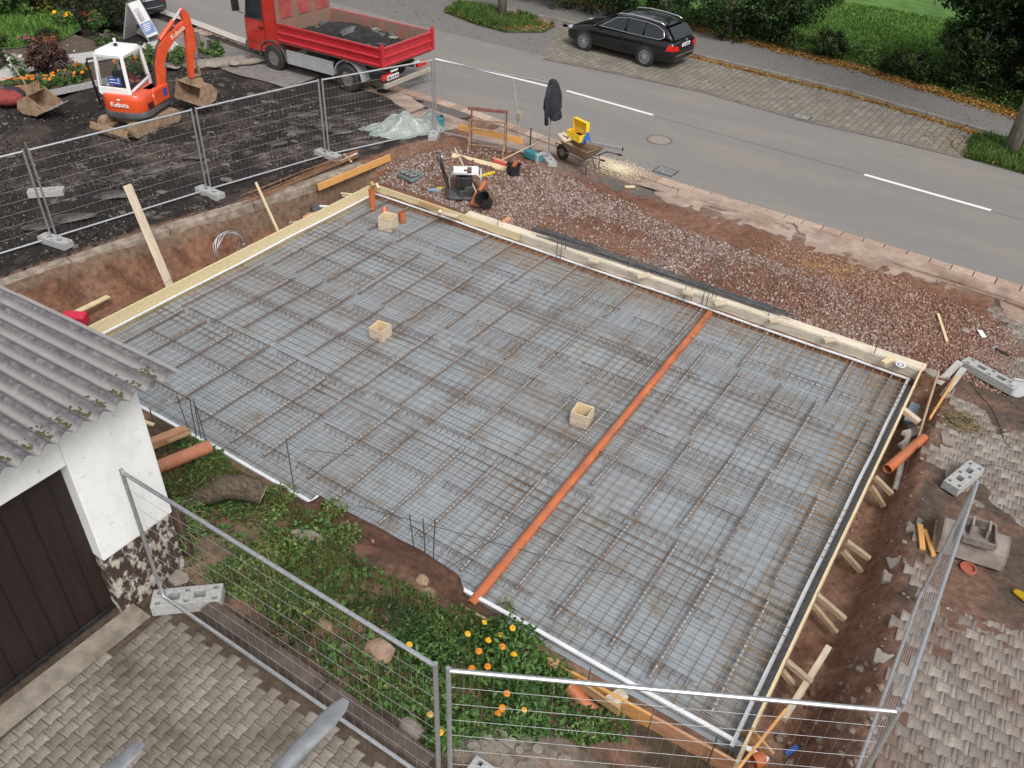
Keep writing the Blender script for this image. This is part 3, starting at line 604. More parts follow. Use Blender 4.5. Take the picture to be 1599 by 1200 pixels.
for a, b, lab in [(-9.9, -8.0, 'pale flat plank on the gravel edge near the black bucket'), (-8.0, -4.6, 'pale flat plank along the far edge beside the thick dark end of the bar bundle'), (-4.59, -.3, 'pale flat plank along the far edge carrying the round sticker')]:
    board('edge_plank', (a, SY1 + .2, .19), (b, SY1 + .2, .185), .21, .035, M['plank_light'], lab, 'plank')
for px, py, ln, an, lab in [(928, 408, .22, .3, 'small split wood wedge on the flat plank beside the first trio of upright bars'), (1005, 431, .3, 1.0, 'chunky wood block on the flat plank right of the small wedges'), (1075, 458, .2, .2, 'flat wood splinter on the plank just left of the second group of upright bars'), (1125, 474, .25, .9, 'wood block on the plank right above the orange pipe end'), (1212, 500, .28, .9, 'wood block on the plank at the end of the bar bundle'), (1296, 531, .24, .9, 'wood block on the plank between bar bundle end and sticker'), (1387, 563, .28, 1.2, 'yellowish wood block on the plank beside the round sticker')]:
    c = at(px, py, .235); d = V(math.cos(an), math.sin(an), 0) * ln / 2; board('wood_block', c - d, c + d, .09, .055, M['wood_new'] if 'yellow' in lab else M['wood_pale'], lab, 'wood block', 'wood bits on the far planks')
s = at(1407, 570, .2055); mb = MB(); mb.lathe([(.085, 0), (.085, .003)], 24, s); st = mb.build('round_sticker', M['white']); tag(st, 'round white and purple sticker on the far plank by the right corner', 'sticker'); mb = MB(); mb.lathe([(.06, .0035), (.06, .0045)], 20, s); mb.build('sticker_ring', mat('sticker_purple', (.2, .17, .33), (.26, .22, .4), .5, 6), st).matrix_parent_inverse = Matrix(); mb = MB(); mb.lathe([(.03, .005), (.03, .006)], 16, s); mb.build('sticker_centre', M['plate_white'], st)
# right edge boards
ra, rb = at(1444, 568, .2), at(1150, 1192, .17); rm = ra.lerp(rb, .52)
dn = V(0, 0, -.17)
for a, b, lab in ((ra, rm - (rm - ra).normalized() * .01, 'thin pale formwork board on the right edge, the half towards the road'), (rm, rb, 'thin pale formwork board on the right edge, the half towards the camera')): board('formwork_board', a + dn, b + dn, .032, .36, M['wood_new'], lab)
# near edge boards (outer face in view)
na, nb = at(868, 1035, .17), at(1152, 1190, .17); nm = na.lerp(nb, .55)
for a, b, lab in ((na, nm, 'orange brown formwork board on the near edge beside the marigolds'), (nm + V(.012, 0, 0), nb, 'orange brown formwork board on the near edge at the corner by the fence')): board('formwork_board', a + dn, b + dn, .035, .34, M['wood_orange'] if 'marigold' in lab else M['wood_red'], lab)
o = board('formwork_board', at(715, 952, .1), at(770, 980, .1), .03, .2, M['wood_new'], 'short pale board end showing at the near edge beside the orange pipe')
board('formwork_board', at(845, 1022, .22) + V(0, 0, -.1), at(872, 1040, .22) + V(0, 0, -.1), .12, .24, M['wood_brown'], 'upright brown board end between the marigolds and the near edge board')
board('loose_board', at(902, 1066, .2), at(968, 1112, .2), .03, .14, M['wood_brown'], 'brown board leaning in front of the orange pipe bend')
board('wood_block', at(950, 1100, .1), at(975, 1085, .1), .14, .12, M['wood_pale'], 'pale wood block against the near edge board by the pipe bend')
# stakes and braces on the right edge
M['wood_brace'] = mat('brace_wood', (.27, .2, .13), (.42, .33, .22), .85, 4, stretch=(1, 6, 6), dirt=(.18, .12, .08), dirt_amt=.35)
def brace(a, b, c, lab):
    t = empty('brace', a, 0, lab, 'brace', 'braces along the right formwork'); z = V(0, 0, 0); a, b, c = [Vector(v) for v in (a, b, c)]
    MB().bar(z, b - a, .06, .07).build('strut', M['wood_brace'], t, bevel=.003); MB().bar(V(.0, -.02, -.16), c - a, .055, .07).build('strut', M['wood_brace'], t, bevel=.003)
for (a, b, lab) in [((1366, 745), (1393, 772), 'pair of grey struts bracing the right board just below the short orange pipe'), ((1322, 846), (1358, 873), 'pair of grey struts bracing the right board near the middle of the trench'), ((1274, 928), (1320, 968), 'pair of grey struts bracing the right board above the pale plank in the trench'), ((1227, 1032), (1267, 1066), 'pair of grey struts bracing the right board against the pale plank')]:
    pa = at(*a, .16); pb = at(*b, .02); brace(pa, pb, pb + V(-.03, -.06, -.22), lab)
board('loose_plank', at(1294, 1012, .05), at(1224, 1124, -.08), .07, .1, M['wood_pale'], 'pale plank lying on the trench edge above the lowest struts', 'plank')
board('brown_board', at(1165, 1140, .1), at(1200, 1180, -.05), .03, .22, M['wood_brown'], 'brown board piece at the near right corner of the formwork')
o = board('wood_lath', at(1228, 1108, .25), at(1150, 1205, .3), .03, .03, M['wood_orange'], 'thin orange wood lath crossing the near right corner', 'lath')
board('wood_board', at(1464, 585, .3), at(1432, 690, .0), .03, .2, mat('plank_brown_grey', (.3, .21, .13), (.42, .3, .2), .8, 3, stretch=(1, 7, 7), dirt=(.2, .14, .09), dirt_amt=.3), 'wide brown grey board sloping into the trench at the far right corner', 'board')
board('wood_lath', at(1502, 575, .25), at(1452, 655, .12), .035, .05, M['wood_orange'], 'orange lath on the trench edge beside the wide brown board', 'lath')
board('wood_block', at(1408, 638, .15), at(1436, 660, .1), .09, .08, M['wood_pale'], 'pale wood block wedged between right board and the wide brown board', 'wood block')
for a, b, w_, lab in [((1500, 565), (1465, 600), .12, 'grey plastic strip heap at the far right corner, upper piece'), ((1506, 575), (1472, 620), .1, 'grey plastic strip beside the orange lath at the far right corner')]:
    board('plastic_strip', at(*a, .3), at(*b, .1), w_, .02, M['plastic_grey'], lab, 'plastic strip')
for a, b, w_, lab in [((1430, 632), (1418, 660), .14, 'grey blue foam piece in the trench under the pale wood block'), ((1415, 680), (1440, 672), .16, 'crumpled grey foam piece in the trench above the short orange pipe'), ((1408, 690), (1418, 705), .13, 'small grey foam piece in the trench left of the short orange pipe'), ((1440, 592), (1450, 612), .12, 'grey foam piece in the trench at the far right corner')]:
    board('foam_piece', at(*a, -.05), at(*b, -.15), w_, .07, M['bluegrey'] if 'blue' in lab else M['grey'], lab, 'foam')
# long pipe across the slab, short pipes, boxes, stubs
def kgpipe(p, q, r, lab, m=None, joints=0, ri=None, name='orange_pipe'):
    p = Vector(p); q = Vector(q); t = empty(name, p, 0, lab, 'pipe'); mb = MB(); mb.pipe(V(0, 0, 0), q - p, r, ri or r * .9, 20); mb.build('pipe', m or M['kg'], t, smooth='auto')
    d = (q - p).normalized(); L = (q - p).length
    for k in range(joints):
        s = d * (L * (k + 1) / (joints + 1)); MB().pipe(s, s + d * .14, r * 1.12, r * 1.0, 20).build('socket', m or M['kg'], t, smooth='auto')
    return t
pz = ZM + .115
t = kgpipe(at(735, 945, -.03), at(1108, 490, -.07), .068, 'long orange drain pipe laid across the whole slab', joints=0)
kgpipe(at(1386, 733, .12), at(1443, 684, .16), .072, 'short orange pipe lying across the right trench', M['kg'])
kgpipe(at(1420, 675, -.05), at(1398, 768, -.12), .045, 'thin pale grey pipe in the right trench beside the short orange pipe', M['plastic_grey'], name='grey_pipe')
kgpipe(at(583, 330, ZM), at(583, 330, ZM) + V(0, 0, .52), .07, 'upright red orange pipe stub in the far corner of the slab', M['kg'])
kgpipe(at(629, 348, ZM), at(629, 348, ZM) + V(0, 0, .26), .072, 'short orange pipe stub right of the far wooden box', M['kg'])
kgpipe(at(606, 352, ZM) + V(-.03, 0, .1), at(600, 324, .2) + V(0, 0, .0), .062, 'orange pipe bend rising out of the far wooden box', M['kg'])
def recess(px, py, rz, lab, s=.25, h=.3):
    c = at(px, py, ZM + .02); t = empty('recess_box', c, rz, lab, 'wooden box', 'wooden recess boxes on the mesh'); e = .02
    for k, (x, y, dx, dy) in enumerate([(0, -s / 2, s + e, e), (0, s / 2, s + e, e), (-s / 2, 0, e, s - e - .002), (s / 2, 0, e, s - e - .002)]): MB().box((x, y, h / 2 + (k % 2) * .004), (dx, dy, h)).build('side_board', M['wood_new'] if k % 3 else M['wood_pale'], t, bevel=.003)
    MB().box((0, 0, .03), (s - e - .004, s - e - .004, .01)).build('floor_board', M['wood_brown'], t); return c
recess(607, 357, .25, 'wooden recess box in the far corner with an orange pipe end in it', .3); recess(595, 527, .1, 'wooden recess box standing in the left middle of the mesh', .27, .24); recess(908, 660, .12, 'wooden recess box close to the long orange pipe', .27, .26)
# upright starter bars
def starter(pts, h, lab, grp, lean=.03):
    for p in pts:
        b = at(*p, ZM); q = b + V(Rs.uniform(-lean, lean), Rs.uniform(-lean, lean), h + Rs.uniform(-.06, .06)); o = MB().tube([V(0, 0, 0), (q - b) * .5 + V(Rs.uniform(-.01, .01), 0, 0), q - b], .008, 6).build('starter_bar', M['steel']); o.location = b; tag(o, lab, 'steel bar', grp)
starter([(868, 412), (875, 414), (881, 412)], 1.3, 'upright dark bar of the trio rising beside the far planks left of the bundle', 'upright bars at the far edge, left trio')
starter([(1094, 487), (1101, 489), (1107, 490), (1113, 489)], 1.2, 'upright dark bar in the group at the far end of the long orange pipe', 'upright bars at the end of the orange pipe')
starter([(302, 690), (309, 693), (317, 697), (325, 700)], .85, 'upright dark bar in the leaning row above the old orange pipe by the garage', 'upright bars by the garage', .1)
starter([(652, 888), (665, 893), (677, 890)], .95, 'upright dark bar of the trio on the brown soil at the near edge', 'upright bars at the near edge trio', .08)
starter([(462, 775)], 1.05, 'single upright dark bar standing at the near edge behind the log', 'upright bars by the log', .1)
for p, h, lab in [((980, 432), .42, 'short dark stake bar at the far planks in the bundle middle'), ((1067, 470), .4, 'short dark stake bar at the far planks left of the second bar group'), ((1196, 508), .4, 'short dark stake bar at the far planks near the bundle end'), ((1360, 566), .55, 'dark stake bar at the far planks left of the yellowish block'), ((777, 366), .45, 'dark stake bar at the far board beside the flat plank start'), ((915, 1085), .5, 'short dark stake bar against the near orange board'), ((1106, 1190), .5, 'dark stake bar against the near board close to the corner'), ((240, 660), .3, 'short dark stake bar at the near edge beside the garage corner'), ((710, 340), .5, 'short dark stake bar at the far board behind the far boxes')]:
    b = at(*p, .0); o = MB().tube([V(0, 0, -.1), V(.01, 0, h)], .009, 6).build('stake_bar', M['steel']); o.location = b; tag(o, lab, 'steel bar')
# bundle of loose bars behind the planks
a0, b0 = at(812, 360, .24), at(1225, 497, .24)
for k in range(22):
    oa = Rs.uniform(.02, .36); ob = Rs.uniform(.02, .24); sa = Rs.uniform(0, .8); sb = Rs.uniform(-.6, .25)
    d = (b0 - a0).normalized(); s = V(-d.y, d.x, 0); za = .0 + .022 * (k % 3)
    pts = [a0 + d * sa + s * oa + V(0, 0, za), a0.lerp(b0, .5) + s * (oa + ob) * .45 + V(0, 0, .0 + za), b0 + d * sb + s * ob + V(0, 0, za)]
    o = MB().tube(pts, .0105, 5).build('reinforcing_bar', M['steel']); tag(o, 'long dark steel bar in the bundle on the gravel behind the far planks', 'steel bar', 'loose bars in the far bundle')
for k in range(9):                                   # bars on the old kerb by the left fence
    oa = Rs.uniform(-.2, .2); pa, pb = at(395 + Rs.uniform(-25, 15), 312 + 6 * oa * 10, .22), at(560, 240 + oa * 40, .22); o = MB().tube([pa, pa.lerp(pb, .5) + V(0, 0, .02), pb], .008, 5).build('reinforcing_bar', M['rust']); tag(o, 'long rusty steel bar lying on the old kerb beside the left fence', 'steel bar', 'loose bars on the old kerb')

# ------------------------------------------------------------------ site fence panels and their concrete feet
def panel(p, q, lab, zt=None, h=2.0, nv=30):
    """p, q: ground points of the two posts"""
    p = Vector(p); q = Vector(q); t = empty('site_fence', p, 0, lab, 'fence', 'site fence panels'); d = q - p; L = math.hypot(d.x, d.y); z = V(0, 0, 1)
    r = .021; b = .17
    for o_ in (V(0, 0, 0), d): MB().tube([o_ + z * .04, o_ + z * h], r, 10).build('post', M['galv'], t, smooth='auto')
    MB().tube([z * (h - .03), d + z * (h - .03)], r * .95, 10).build('top_rail', M['galv'], t, smooth='auto'); MB().tube([z * b, d + z * b], r * .95, 10).build('bottom_rail', M['galv'], t, smooth='auto')
    segs = []; nh = 8
    n_ = V(-d.y, d.x, 0).normalized() * .006
    for k in range(1, nh):
        zz = b + (h - .03 - b) * k / nh
        for e in (0,): segs.append((*(n_ + z * (zz + e)), *(d + n_ + z * (zz + e))))
    m = rnd_bars(segs, .0024, 'cross_wires', M['wire'], t)
    segs = [(*(d * (k / nv) + z * b), *(d * (k / nv) + z * (h - .03))) for k in range(1, nv)]
    rnd_bars(segs, .0009, 'upright_wires', M['wire'], t); return t
def foot(c, rz, lab, tilt=0.0, L=.72, W=.23, Hh=.14):
    n, k = 30, 10; cx, cy = L / n, W / k; occ = np.ones((n, k), bool)
    for x0 in (7, 18): occ[x0:x0 + 5, 3:7] = False
    for x0 in (2, 14, 26):
        for y0 in (1, 7): occ[x0:x0 + 2, y0:y0 + 2] = False
    vs = []; fs = []; ids = {}
    def vid(i, j, s):
        if (i, j, s) not in ids: ids[(i, j, s)] = len(vs); vs.append((-L / 2 + i * cx, (-W / 2 + j * cy) * (1 if s else 1.06), Hh * s))
        return ids[(i, j, s)]
    for i in range(n):
        for j in range(k):
            if not occ[i, j]: continue
            fs.append((vid(i, j, 1), vid(i + 1, j, 1), vid(i + 1, j + 1, 1), vid(i, j + 1, 1))); fs.append((vid(i, j, 0), vid(i, j + 1, 0), vid(i + 1, j + 1, 0), vid(i + 1, j, 0)))
            for di, dj, e in ((-1, 0, ((0, 0), (0, 1))), (1, 0, ((1, 1), (1, 0))), (0, -1, ((1, 0), (0, 0))), (0, 1, ((0, 1), (1, 1)))):
                a, b = i + di, j + dj
                if not (0 <= a < n and 0 <= b < k) or not occ[a, b]:
                    (i0, j0), (i1, j1) = e; fs.append((vid(i + i0, j + j0, 0), vid(i + i1, j + j1, 0), vid(i + i1, j + j1, 1), vid(i + i0, j + j0, 1)))
    mb = MB(); mb.add(vs, fs); o = mb.build('concrete_block', M['concrete'], bevel=.006); o.location = c; o.rotation_euler = (tilt, 0, rz); tag(o, lab, 'concrete block', 'concrete feet of the site fence'); return o
def gp(v, dz=0.0): return V(v[0], v[1], float(H1(v[0], v[1])) + dz)
def foot2(a, b, z, lab, **k):
    p, q = at(*a, z), at(*b, z); c = (p + q) / 2; d = q - p; return foot(c, math.atan2(d.y, d.x), lab, **k)
FP = [(-16.55, 4.4), (-15.85, 7.87), (-15.2, 11.23), (-14.5, 14.29), (-13.43, 17.2)]
labs = ['fence panel at the left picture edge, left of the block on the dark soil', 'fence panel between the two left blocks in front of the tracked digger blade', 'fence panel along the old kerb right of the digger', 'fence panel before the red truck rear wheel, ending at the street corner']
for (a, b), l in zip(zip(FP, FP[1:]), labs):
    a = V(a[0], a[1], 0); b = V(b[0], b[1], 0); d = (b - a).normalized() * .05; panel(a + d, b - d, l)
JP = at(856, 254, .0); panel(V(-13.40, 17.2, 0), V(JP.x, JP.y, 0), 'fence panel along the street behind the trestle, ending under the dark jacket')
NA, NB_, NC, ND = V(-6.05, 2.93, .95), V(-2.4, 2.95, .95), V(.63, 4.78, .7), V(.71, 8.3, .38)
panel(NA, NB_, 'near fence panel from the garage wall along the planted bank'); panel(NB_ + V(.1, .03, -.01), NC, 'near fence panel in front of the marigolds running to the right corner'); panel(NC + V(.02, .09, 0), ND, 'fence panel seen edge on beside the right trench')
foot2((64, 374), (114, 390), .1, 'concrete fence foot under the second post from the left, beside the bare plank'); foot2((309, 298), (350, 314), .08, 'concrete fence foot right of the leaning pale plank on the old kerb'); foot2((499, 242), (528, 252), .08, 'concrete fence foot beside the small white wood cross'); foot(gp((-13.4, 17.15), .0), -1.1, 'concrete fence foot at the street corner by the pale green sheet'); foot(gp((JP.x, JP.y), .0), -.7, 'concrete fence foot below the hanging dark jacket')
foot2((59, 306), (90, 304), .14, 'concrete fence foot lying loose in the dark soil behind the left fence')
foot2((245, 948), (348, 938), .95, 'concrete fence foot at the garage corner', Hh=.15); foot2((1484, 766), (1518, 738), .3, 'concrete fence foot at the far end of the edge on fence panel, beside the trench'); c = at(1543, 592, .14); foot(c, -.38, 'concrete fence foot beside the cable reel', L=.95); c = at(745, 1178, 1.08) + V(.36, -.12, -.14); foot(c, .0, 'concrete fence foot cut off by the bottom picture edge, under the near fence')
# ------------------------------------------------------------------ lettering
def text(s, size, m, parent, M4_, name='lettering', ext=.002, sx=1.0):
    cu = bpy.data.curves.new('txt', 'FONT'); cu.body = s; cu.size = size; cu.extrude = ext; cu.align_x = 'CENTER'; cu.align_y = 'CENTER'; cu.resolution_u = 3
    ob = bpy.data.objects.new('txt', cu); col.objects.link(ob); bpy.context.view_layer.update()
    me = bpy.data.meshes.new_from_object(ob.evaluated_get(bpy.context.evaluated_depsgraph_get())); bpy.data.objects.remove(ob); bpy.data.curves.remove(cu)
    me.transform(M4_ @ Matrix.Diagonal((sx, 1, 1, 1))); me.materials.clear(); me.materials.append(m); o = bpy.data.objects.new(name, me); col.objects.link(o)
    if parent: o.parent = parent
    return o
def frame(o, xdir, ydir):
    x = Vector(xdir).normalized(); y = Vector(ydir); y = (y - x * x.dot(y)).normalized(); z = x.cross(y)
    return Matrix.Translation(Vector(o)) @ Matrix((x, y, z)).transposed().to_4x4()
# ------------------------------------------------------------------ garage
gw, nt, p = _new('white_render')
nA = noise(nt, 55, 5, .75); nB = noise(nt, 1.5, 9, .75); nC = noise(nt, 7, 8, .8)
c = ramp(nt, nA, [(.3, (.74, .74, .73)), (.7, (.86, .86, .85))]); c = mixc(nt, ramp(nt, nB, [(.45, (0, 0, 0)), (.75, (.5,) * 3)]), c, (.5, .48, .44)); c = mixc(nt, ramp(nt, nC, [(.6, (0, 0, 0)), (.65, (.8,) * 3)]), c, (.4, .35, .29))
nt.links.new(c, p.inputs['Base Color']); p.inputs['Roughness'].default_value = .9; bumpn(nt, p, nA, .35, .006)
pl, nt, p = _new('peeling_plinth')
nA = noise(nt, 8, 7, .62, stretch=(1, 1.4, .8)); nB = noise(nt, 30, 4, .6); f = ramp(nt, nA, [(.49, (0, 0, 0)), (.56, (1, 1, 1))])
c = mixc(nt, f, (.055, .032, .026), (.46, .42, .36)); c = mixc(nt, 1.0, c, ramp(nt, nB, [(.3, (.7,) * 3), (.7, (1.25,) * 3)]), 'MULTIPLY'); nt.links.new(c, p.inputs['Base Color']); p.inputs['Roughness'].default_value = .95; bumpn(nt, p, nA, .9, .03)
rf, nt, p = _new('fibre_cement')
nA = noise(nt, 11, 10, .72); nB = noise(nt, 2.4, 8, .7, stretch=(.7, 1.5, 1)); nC = noise(nt, 38, 5, .7)
c = ramp(nt, nA, [(.3, (.06, .056, .059)), (.45, (.16, .15, .156)), (.56, (.235, .225, .228)), (.66, (.4, .39, .375)), (.76, (.58, .57, .54))]); c = mixc(nt, ramp(nt, nB, [(.5, (0, 0, 0)), (.68, (.5,) * 3)]), c, (.33, .315, .29)); c = mixc(nt, ramp(nt, nC, [(.62, (0, 0, 0)), (.68, (.85,) * 3)]), c, (.03, .03, .026))
sep = nt.nodes.new('ShaderNodeSeparateXYZ'); tcr = nt.nodes.new('ShaderNodeTexCoord'); nt.links.new(tcr.outputs['Object'], sep.inputs[0])
def mth(op, a, b):
    m_ = nt.nodes.new('ShaderNodeMath'); m_.operation = op
    for i_, v_ in enumerate((a, b)):
        if hasattr(v_, 'links'): nt.links.new(v_, m_.inputs[i_])
        elif v_ is not None: m_.inputs[i_].default_value = v_
    return m_.outputs[0]
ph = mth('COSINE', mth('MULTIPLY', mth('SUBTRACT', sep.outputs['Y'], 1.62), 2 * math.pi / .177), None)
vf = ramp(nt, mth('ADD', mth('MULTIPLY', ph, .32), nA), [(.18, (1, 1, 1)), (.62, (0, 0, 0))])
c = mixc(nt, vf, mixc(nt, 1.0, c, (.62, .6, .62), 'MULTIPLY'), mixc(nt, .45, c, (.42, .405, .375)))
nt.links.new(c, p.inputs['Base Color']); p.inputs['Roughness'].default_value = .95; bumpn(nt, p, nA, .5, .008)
dr, nt, p = _new('brown_door')
tcn = nt.nodes.new('ShaderNodeTexCoord'); wv = nt.nodes.new('ShaderNodeTexWave'); wv.bands_direction = 'Y'; wv.inputs['Scale'].default_value = 1.35; wv.inputs['Distortion'].default_value = 0; nt.links.new(tcn.outputs['Object'], wv.inputs[0])
nA = noise(nt, 3, 5, .6, stretch=(1, 6, .4)); c = ramp(nt, nA, [(.35, (.013, .0065, .0055)), (.65, (.022, .011, .009))]); c = mixc(nt, ramp(nt, wv.outputs[0], [(.0, (1, 1, 1)), (.06, (0, 0, 0))]), c, (.004, .003, .0025))
nt.links.new(c, p.inputs['Base Color']); p.inputs['Roughness'].default_value = .6; bumpn(nt, p, ramp(nt, wv.outputs[0], [(0, (0, 0, 0)), (.1, (1, 1, 1))]), .6, .01)
M['beam_dark'] = mat('dark_timber', (.06, .035, .025), (.11, .065, .045), .9, 6)
G = empty('garage', (-6.35, 2.0, .95), 0, 'white rendered garage with brown door and grey corrugated roof', 'garage'); T = V(-6.35, 2.0, .95)
def gb(x0, x1, y0, y1, z0, z1): return (V((x0 + x1) / 2, (y0 + y1) / 2, (z0 + z1) / 2) - T, (x1 - x0, y1 - y0, z1 - z0))
mb = MB()
for b in [(-6.6, -6.35, 2.62, 3.46, 1.76, 3.42), (-6.6, -6.35, -3.5, 2.62, 3.07, 3.42), (-12.0, -6.602, 3.21, 3.46, .5, 3.5), (-12.0, -11.75, -3.5, 3.2, .5, 3.3), (-6.6, -6.35, -3.5, -1.6, .9, 3.068), (-11.74, -6.61, -3.5, -3.3, .9, 3.3)]: mb.box(*gb(*b))
mb.build('wall', gw, G, bevel=.015)
mb = MB(); mb.box(*gb(-6.61, -6.362, 2.625, 3.44, .5, 1.757)); mb.build('plinth', pl, G, bevel=.01)
mb = MB(); mb.box(*gb(-6.545, -6.515, -1.598, 2.618, .97, 3.065)); mb.build('door', dr, G)
mb = MB(); mb.box(*gb(-6.5, -6.47, -1.6, 2.61, .965, 1.0)); mb.build('door_seal', M['black'], G)
# corrugated sheet, real waves and thickness, with one overlap
def corr(x0, x1, zo, n=9):
    ys = np.arange(-3.6, 3.735, .177 / 12); vs = []; fs = []; nyy = len(ys); xs = np.linspace(x0, x1, n)
    for s in (0, 1):
        for x in xs:
            for y in ys:
                z = 3.66 - .0455 * (-6.08 - x) + .031 * math.cos(2 * math.pi * (y - 3.62) / .177) + zo - s * .009
                vs.append(V(x + (.012 * math.sin(y * 9) if x in (x0, x1) else 0), y, z) - T)
    for s in (0, 1):
        for i in range(n - 1):
            for j in range(nyy - 1): a = s * n * nyy + i * nyy + j; fs.append((a, a + 1, a + nyy + 1, a + nyy))
    o = n * nyy
    for i in range(n - 1):
        for j in (0, nyy - 1): a = i * nyy + j; fs.append((a, a + nyy, o + a + nyy, o + a))
    for i in (0, n - 1):
        for j in range(nyy - 1): a = i * nyy + j; fs.append((a, a + 1, o + a + 1, o + a))
    return vs, fs
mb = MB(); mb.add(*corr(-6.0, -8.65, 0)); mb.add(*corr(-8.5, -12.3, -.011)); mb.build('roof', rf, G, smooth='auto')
mb = MB(); mb.box(*gb(-6.7, -6.42, -3.5, 3.4, 3.43, 3.6)); mb.build('roof_beam', M['wood_grey'], G)
mossp = np.array([(-6.1 - abs(rng.normal(0, .12)), rng.choice(np.arange(3.62 - .177 * 40.5, 3.62, .177)) + rng.normal(0, .02)) for _ in range(900)])
mossp = mossp[(mossp[:, 1] > .5) & (mossp[:, 1] < 3.66)]
mb = MB()
for x, y in mossp[:420]:
    z = 3.66 - .0455 * (-6.08 - x) + .027 * math.cos(2 * math.pi * (y - 3.62) / .177) + .001; mb.ico(V(x, y, z) - T, rng.uniform(.008, .018), 1, .3, (1.2, 1, .4), seed=int(x * 1e5) % 9999)
kind(mb.build('moss', mat('moss', (.05, .058, .02), (.11, .11, .05), .95, 30), G), 'stuff')
tag(MB().bar(V(-6.50, 3.60, .62), V(-6.52, 3.58, 1.55), .12, .1).build('timber_post', M['beam_dark'], bevel=.01), 'dark brown timber standing at the corner of the garage plinth', 'timber')
M['arm'] = mat('dull_zinc', (.22, .23, .24), (.33, .34, .355), .5, 25, .5, dirt=(.18, .18, .18), dirt_amt=.3, dscale=20)
# galvanised arms of the house, jutting into the lower left of the view
for (a, b, d1, d2, r, lab) in [((440, 1215), (541, 1093), 1.45, 1.75, .0175, 'larger galvanised bracket arm with flattened end crossing the near yard'), ((150, 1225), (223, 1160), 1.5, 1.75, .0145, 'smaller galvanised bracket arm tip at the bottom left picture edge')]:
    q = V(*[float(v) for v in CAM + ray(*b) / np.linalg.norm(ray(*b)) * d2]); base = q - V(0, 1.1, .0); d = (q - base); mb = MB(); n = 14; secs = []
    for t, kx, kz in ((0, 1, 1), (.86, 1, 1), (.9, 1.05, .8), (.95, 1.15, .35), (.985, .9, .14), (1.0, .45, .12)):
        c_ = base + d * t; secs.append([c_ + V(math.cos(2 * math.pi * k / n) * r * kx, 0, math.sin(2 * math.pi * k / n) * r * kz) for k in range(n)])
    o = mb.loft(secs).build('bracket_arm', M['arm'], smooth='auto'); tag(o, lab, 'bracket')

# ------------------------------------------------------------------ wheels
def wheel(parent, x, y, r, w_, side, spokes=10, rimm=None, rr=.7, truck=False):
    t = empty('wheel', (x, y, r)); t.parent = parent; Rx = Matrix.Rotation(-math.pi / 2 * side, 3, 'X')
    pr = [(rr * r, -w_ / 2), (r * .9, -w_ / 2), (r * .985, -w_ * .36), (r, -w_ * .2), (r, w_ * .2), (r * .985, w_ * .36), (r * .9, w_ / 2), (rr * r, w_ / 2)]
    MB().lathe(pr, 36, cap=False, m=Rx).build('tyre', M['rubber'], t, smooth='auto')
    mb = MB(); R_ = rr * r
    if truck:
        mb.lathe([(R_, w_ * .42), (R_ * .93, w_ * .42), (R_ * .88, w_ * .1), (R_ * .55, w_ * .05), (R_ * .5, w_ * .3), (R_ * .3, w_ * .36), (0.01, w_ * .36)], 28, m=Rx)
        for k in range(8): a = 2 * math.pi * k / 8; mb.box(Rx @ V(math.cos(a) * R_ * .7, math.sin(a) * R_ * .7, w_ * .1), (.03, .03, .03))
    else:
        mb.lathe([(R_ * 1.02, w_ * .45), (R_ * .93, w_ * .47), (R_ * .9, w_ * .3), (R_ * .9, -w_ * .3)], 36, cap=False, m=Rx); mb.lathe([(.055, w_ * .3), (.06, w_ * .42), (.03, w_ * .44), (.005, w_ * .44)], 16, m=Rx)
        for k in range(spokes):
            for e in (-.13, .13):
                a = 2 * math.pi * k / spokes; b = a + e; mb.bar(Rx @ V(math.cos(a) * .05, math.sin(a) * .05, w_ * .38), Rx @ V(math.cos(b) * R_ * .93, math.sin(b) * R_ * .93, w_ * .4), .016, .02, up=Rx @ V(0, 0, 1))
    mb.build('rim', rimm or M['alloy'], t, smooth='auto')
    if not truck: MB().lathe([(R_ * .92, w_ * .05), (0.01, w_ * .05)], 24, m=Rx).build('brake_disc', M['dark_steel'], t)
    return t
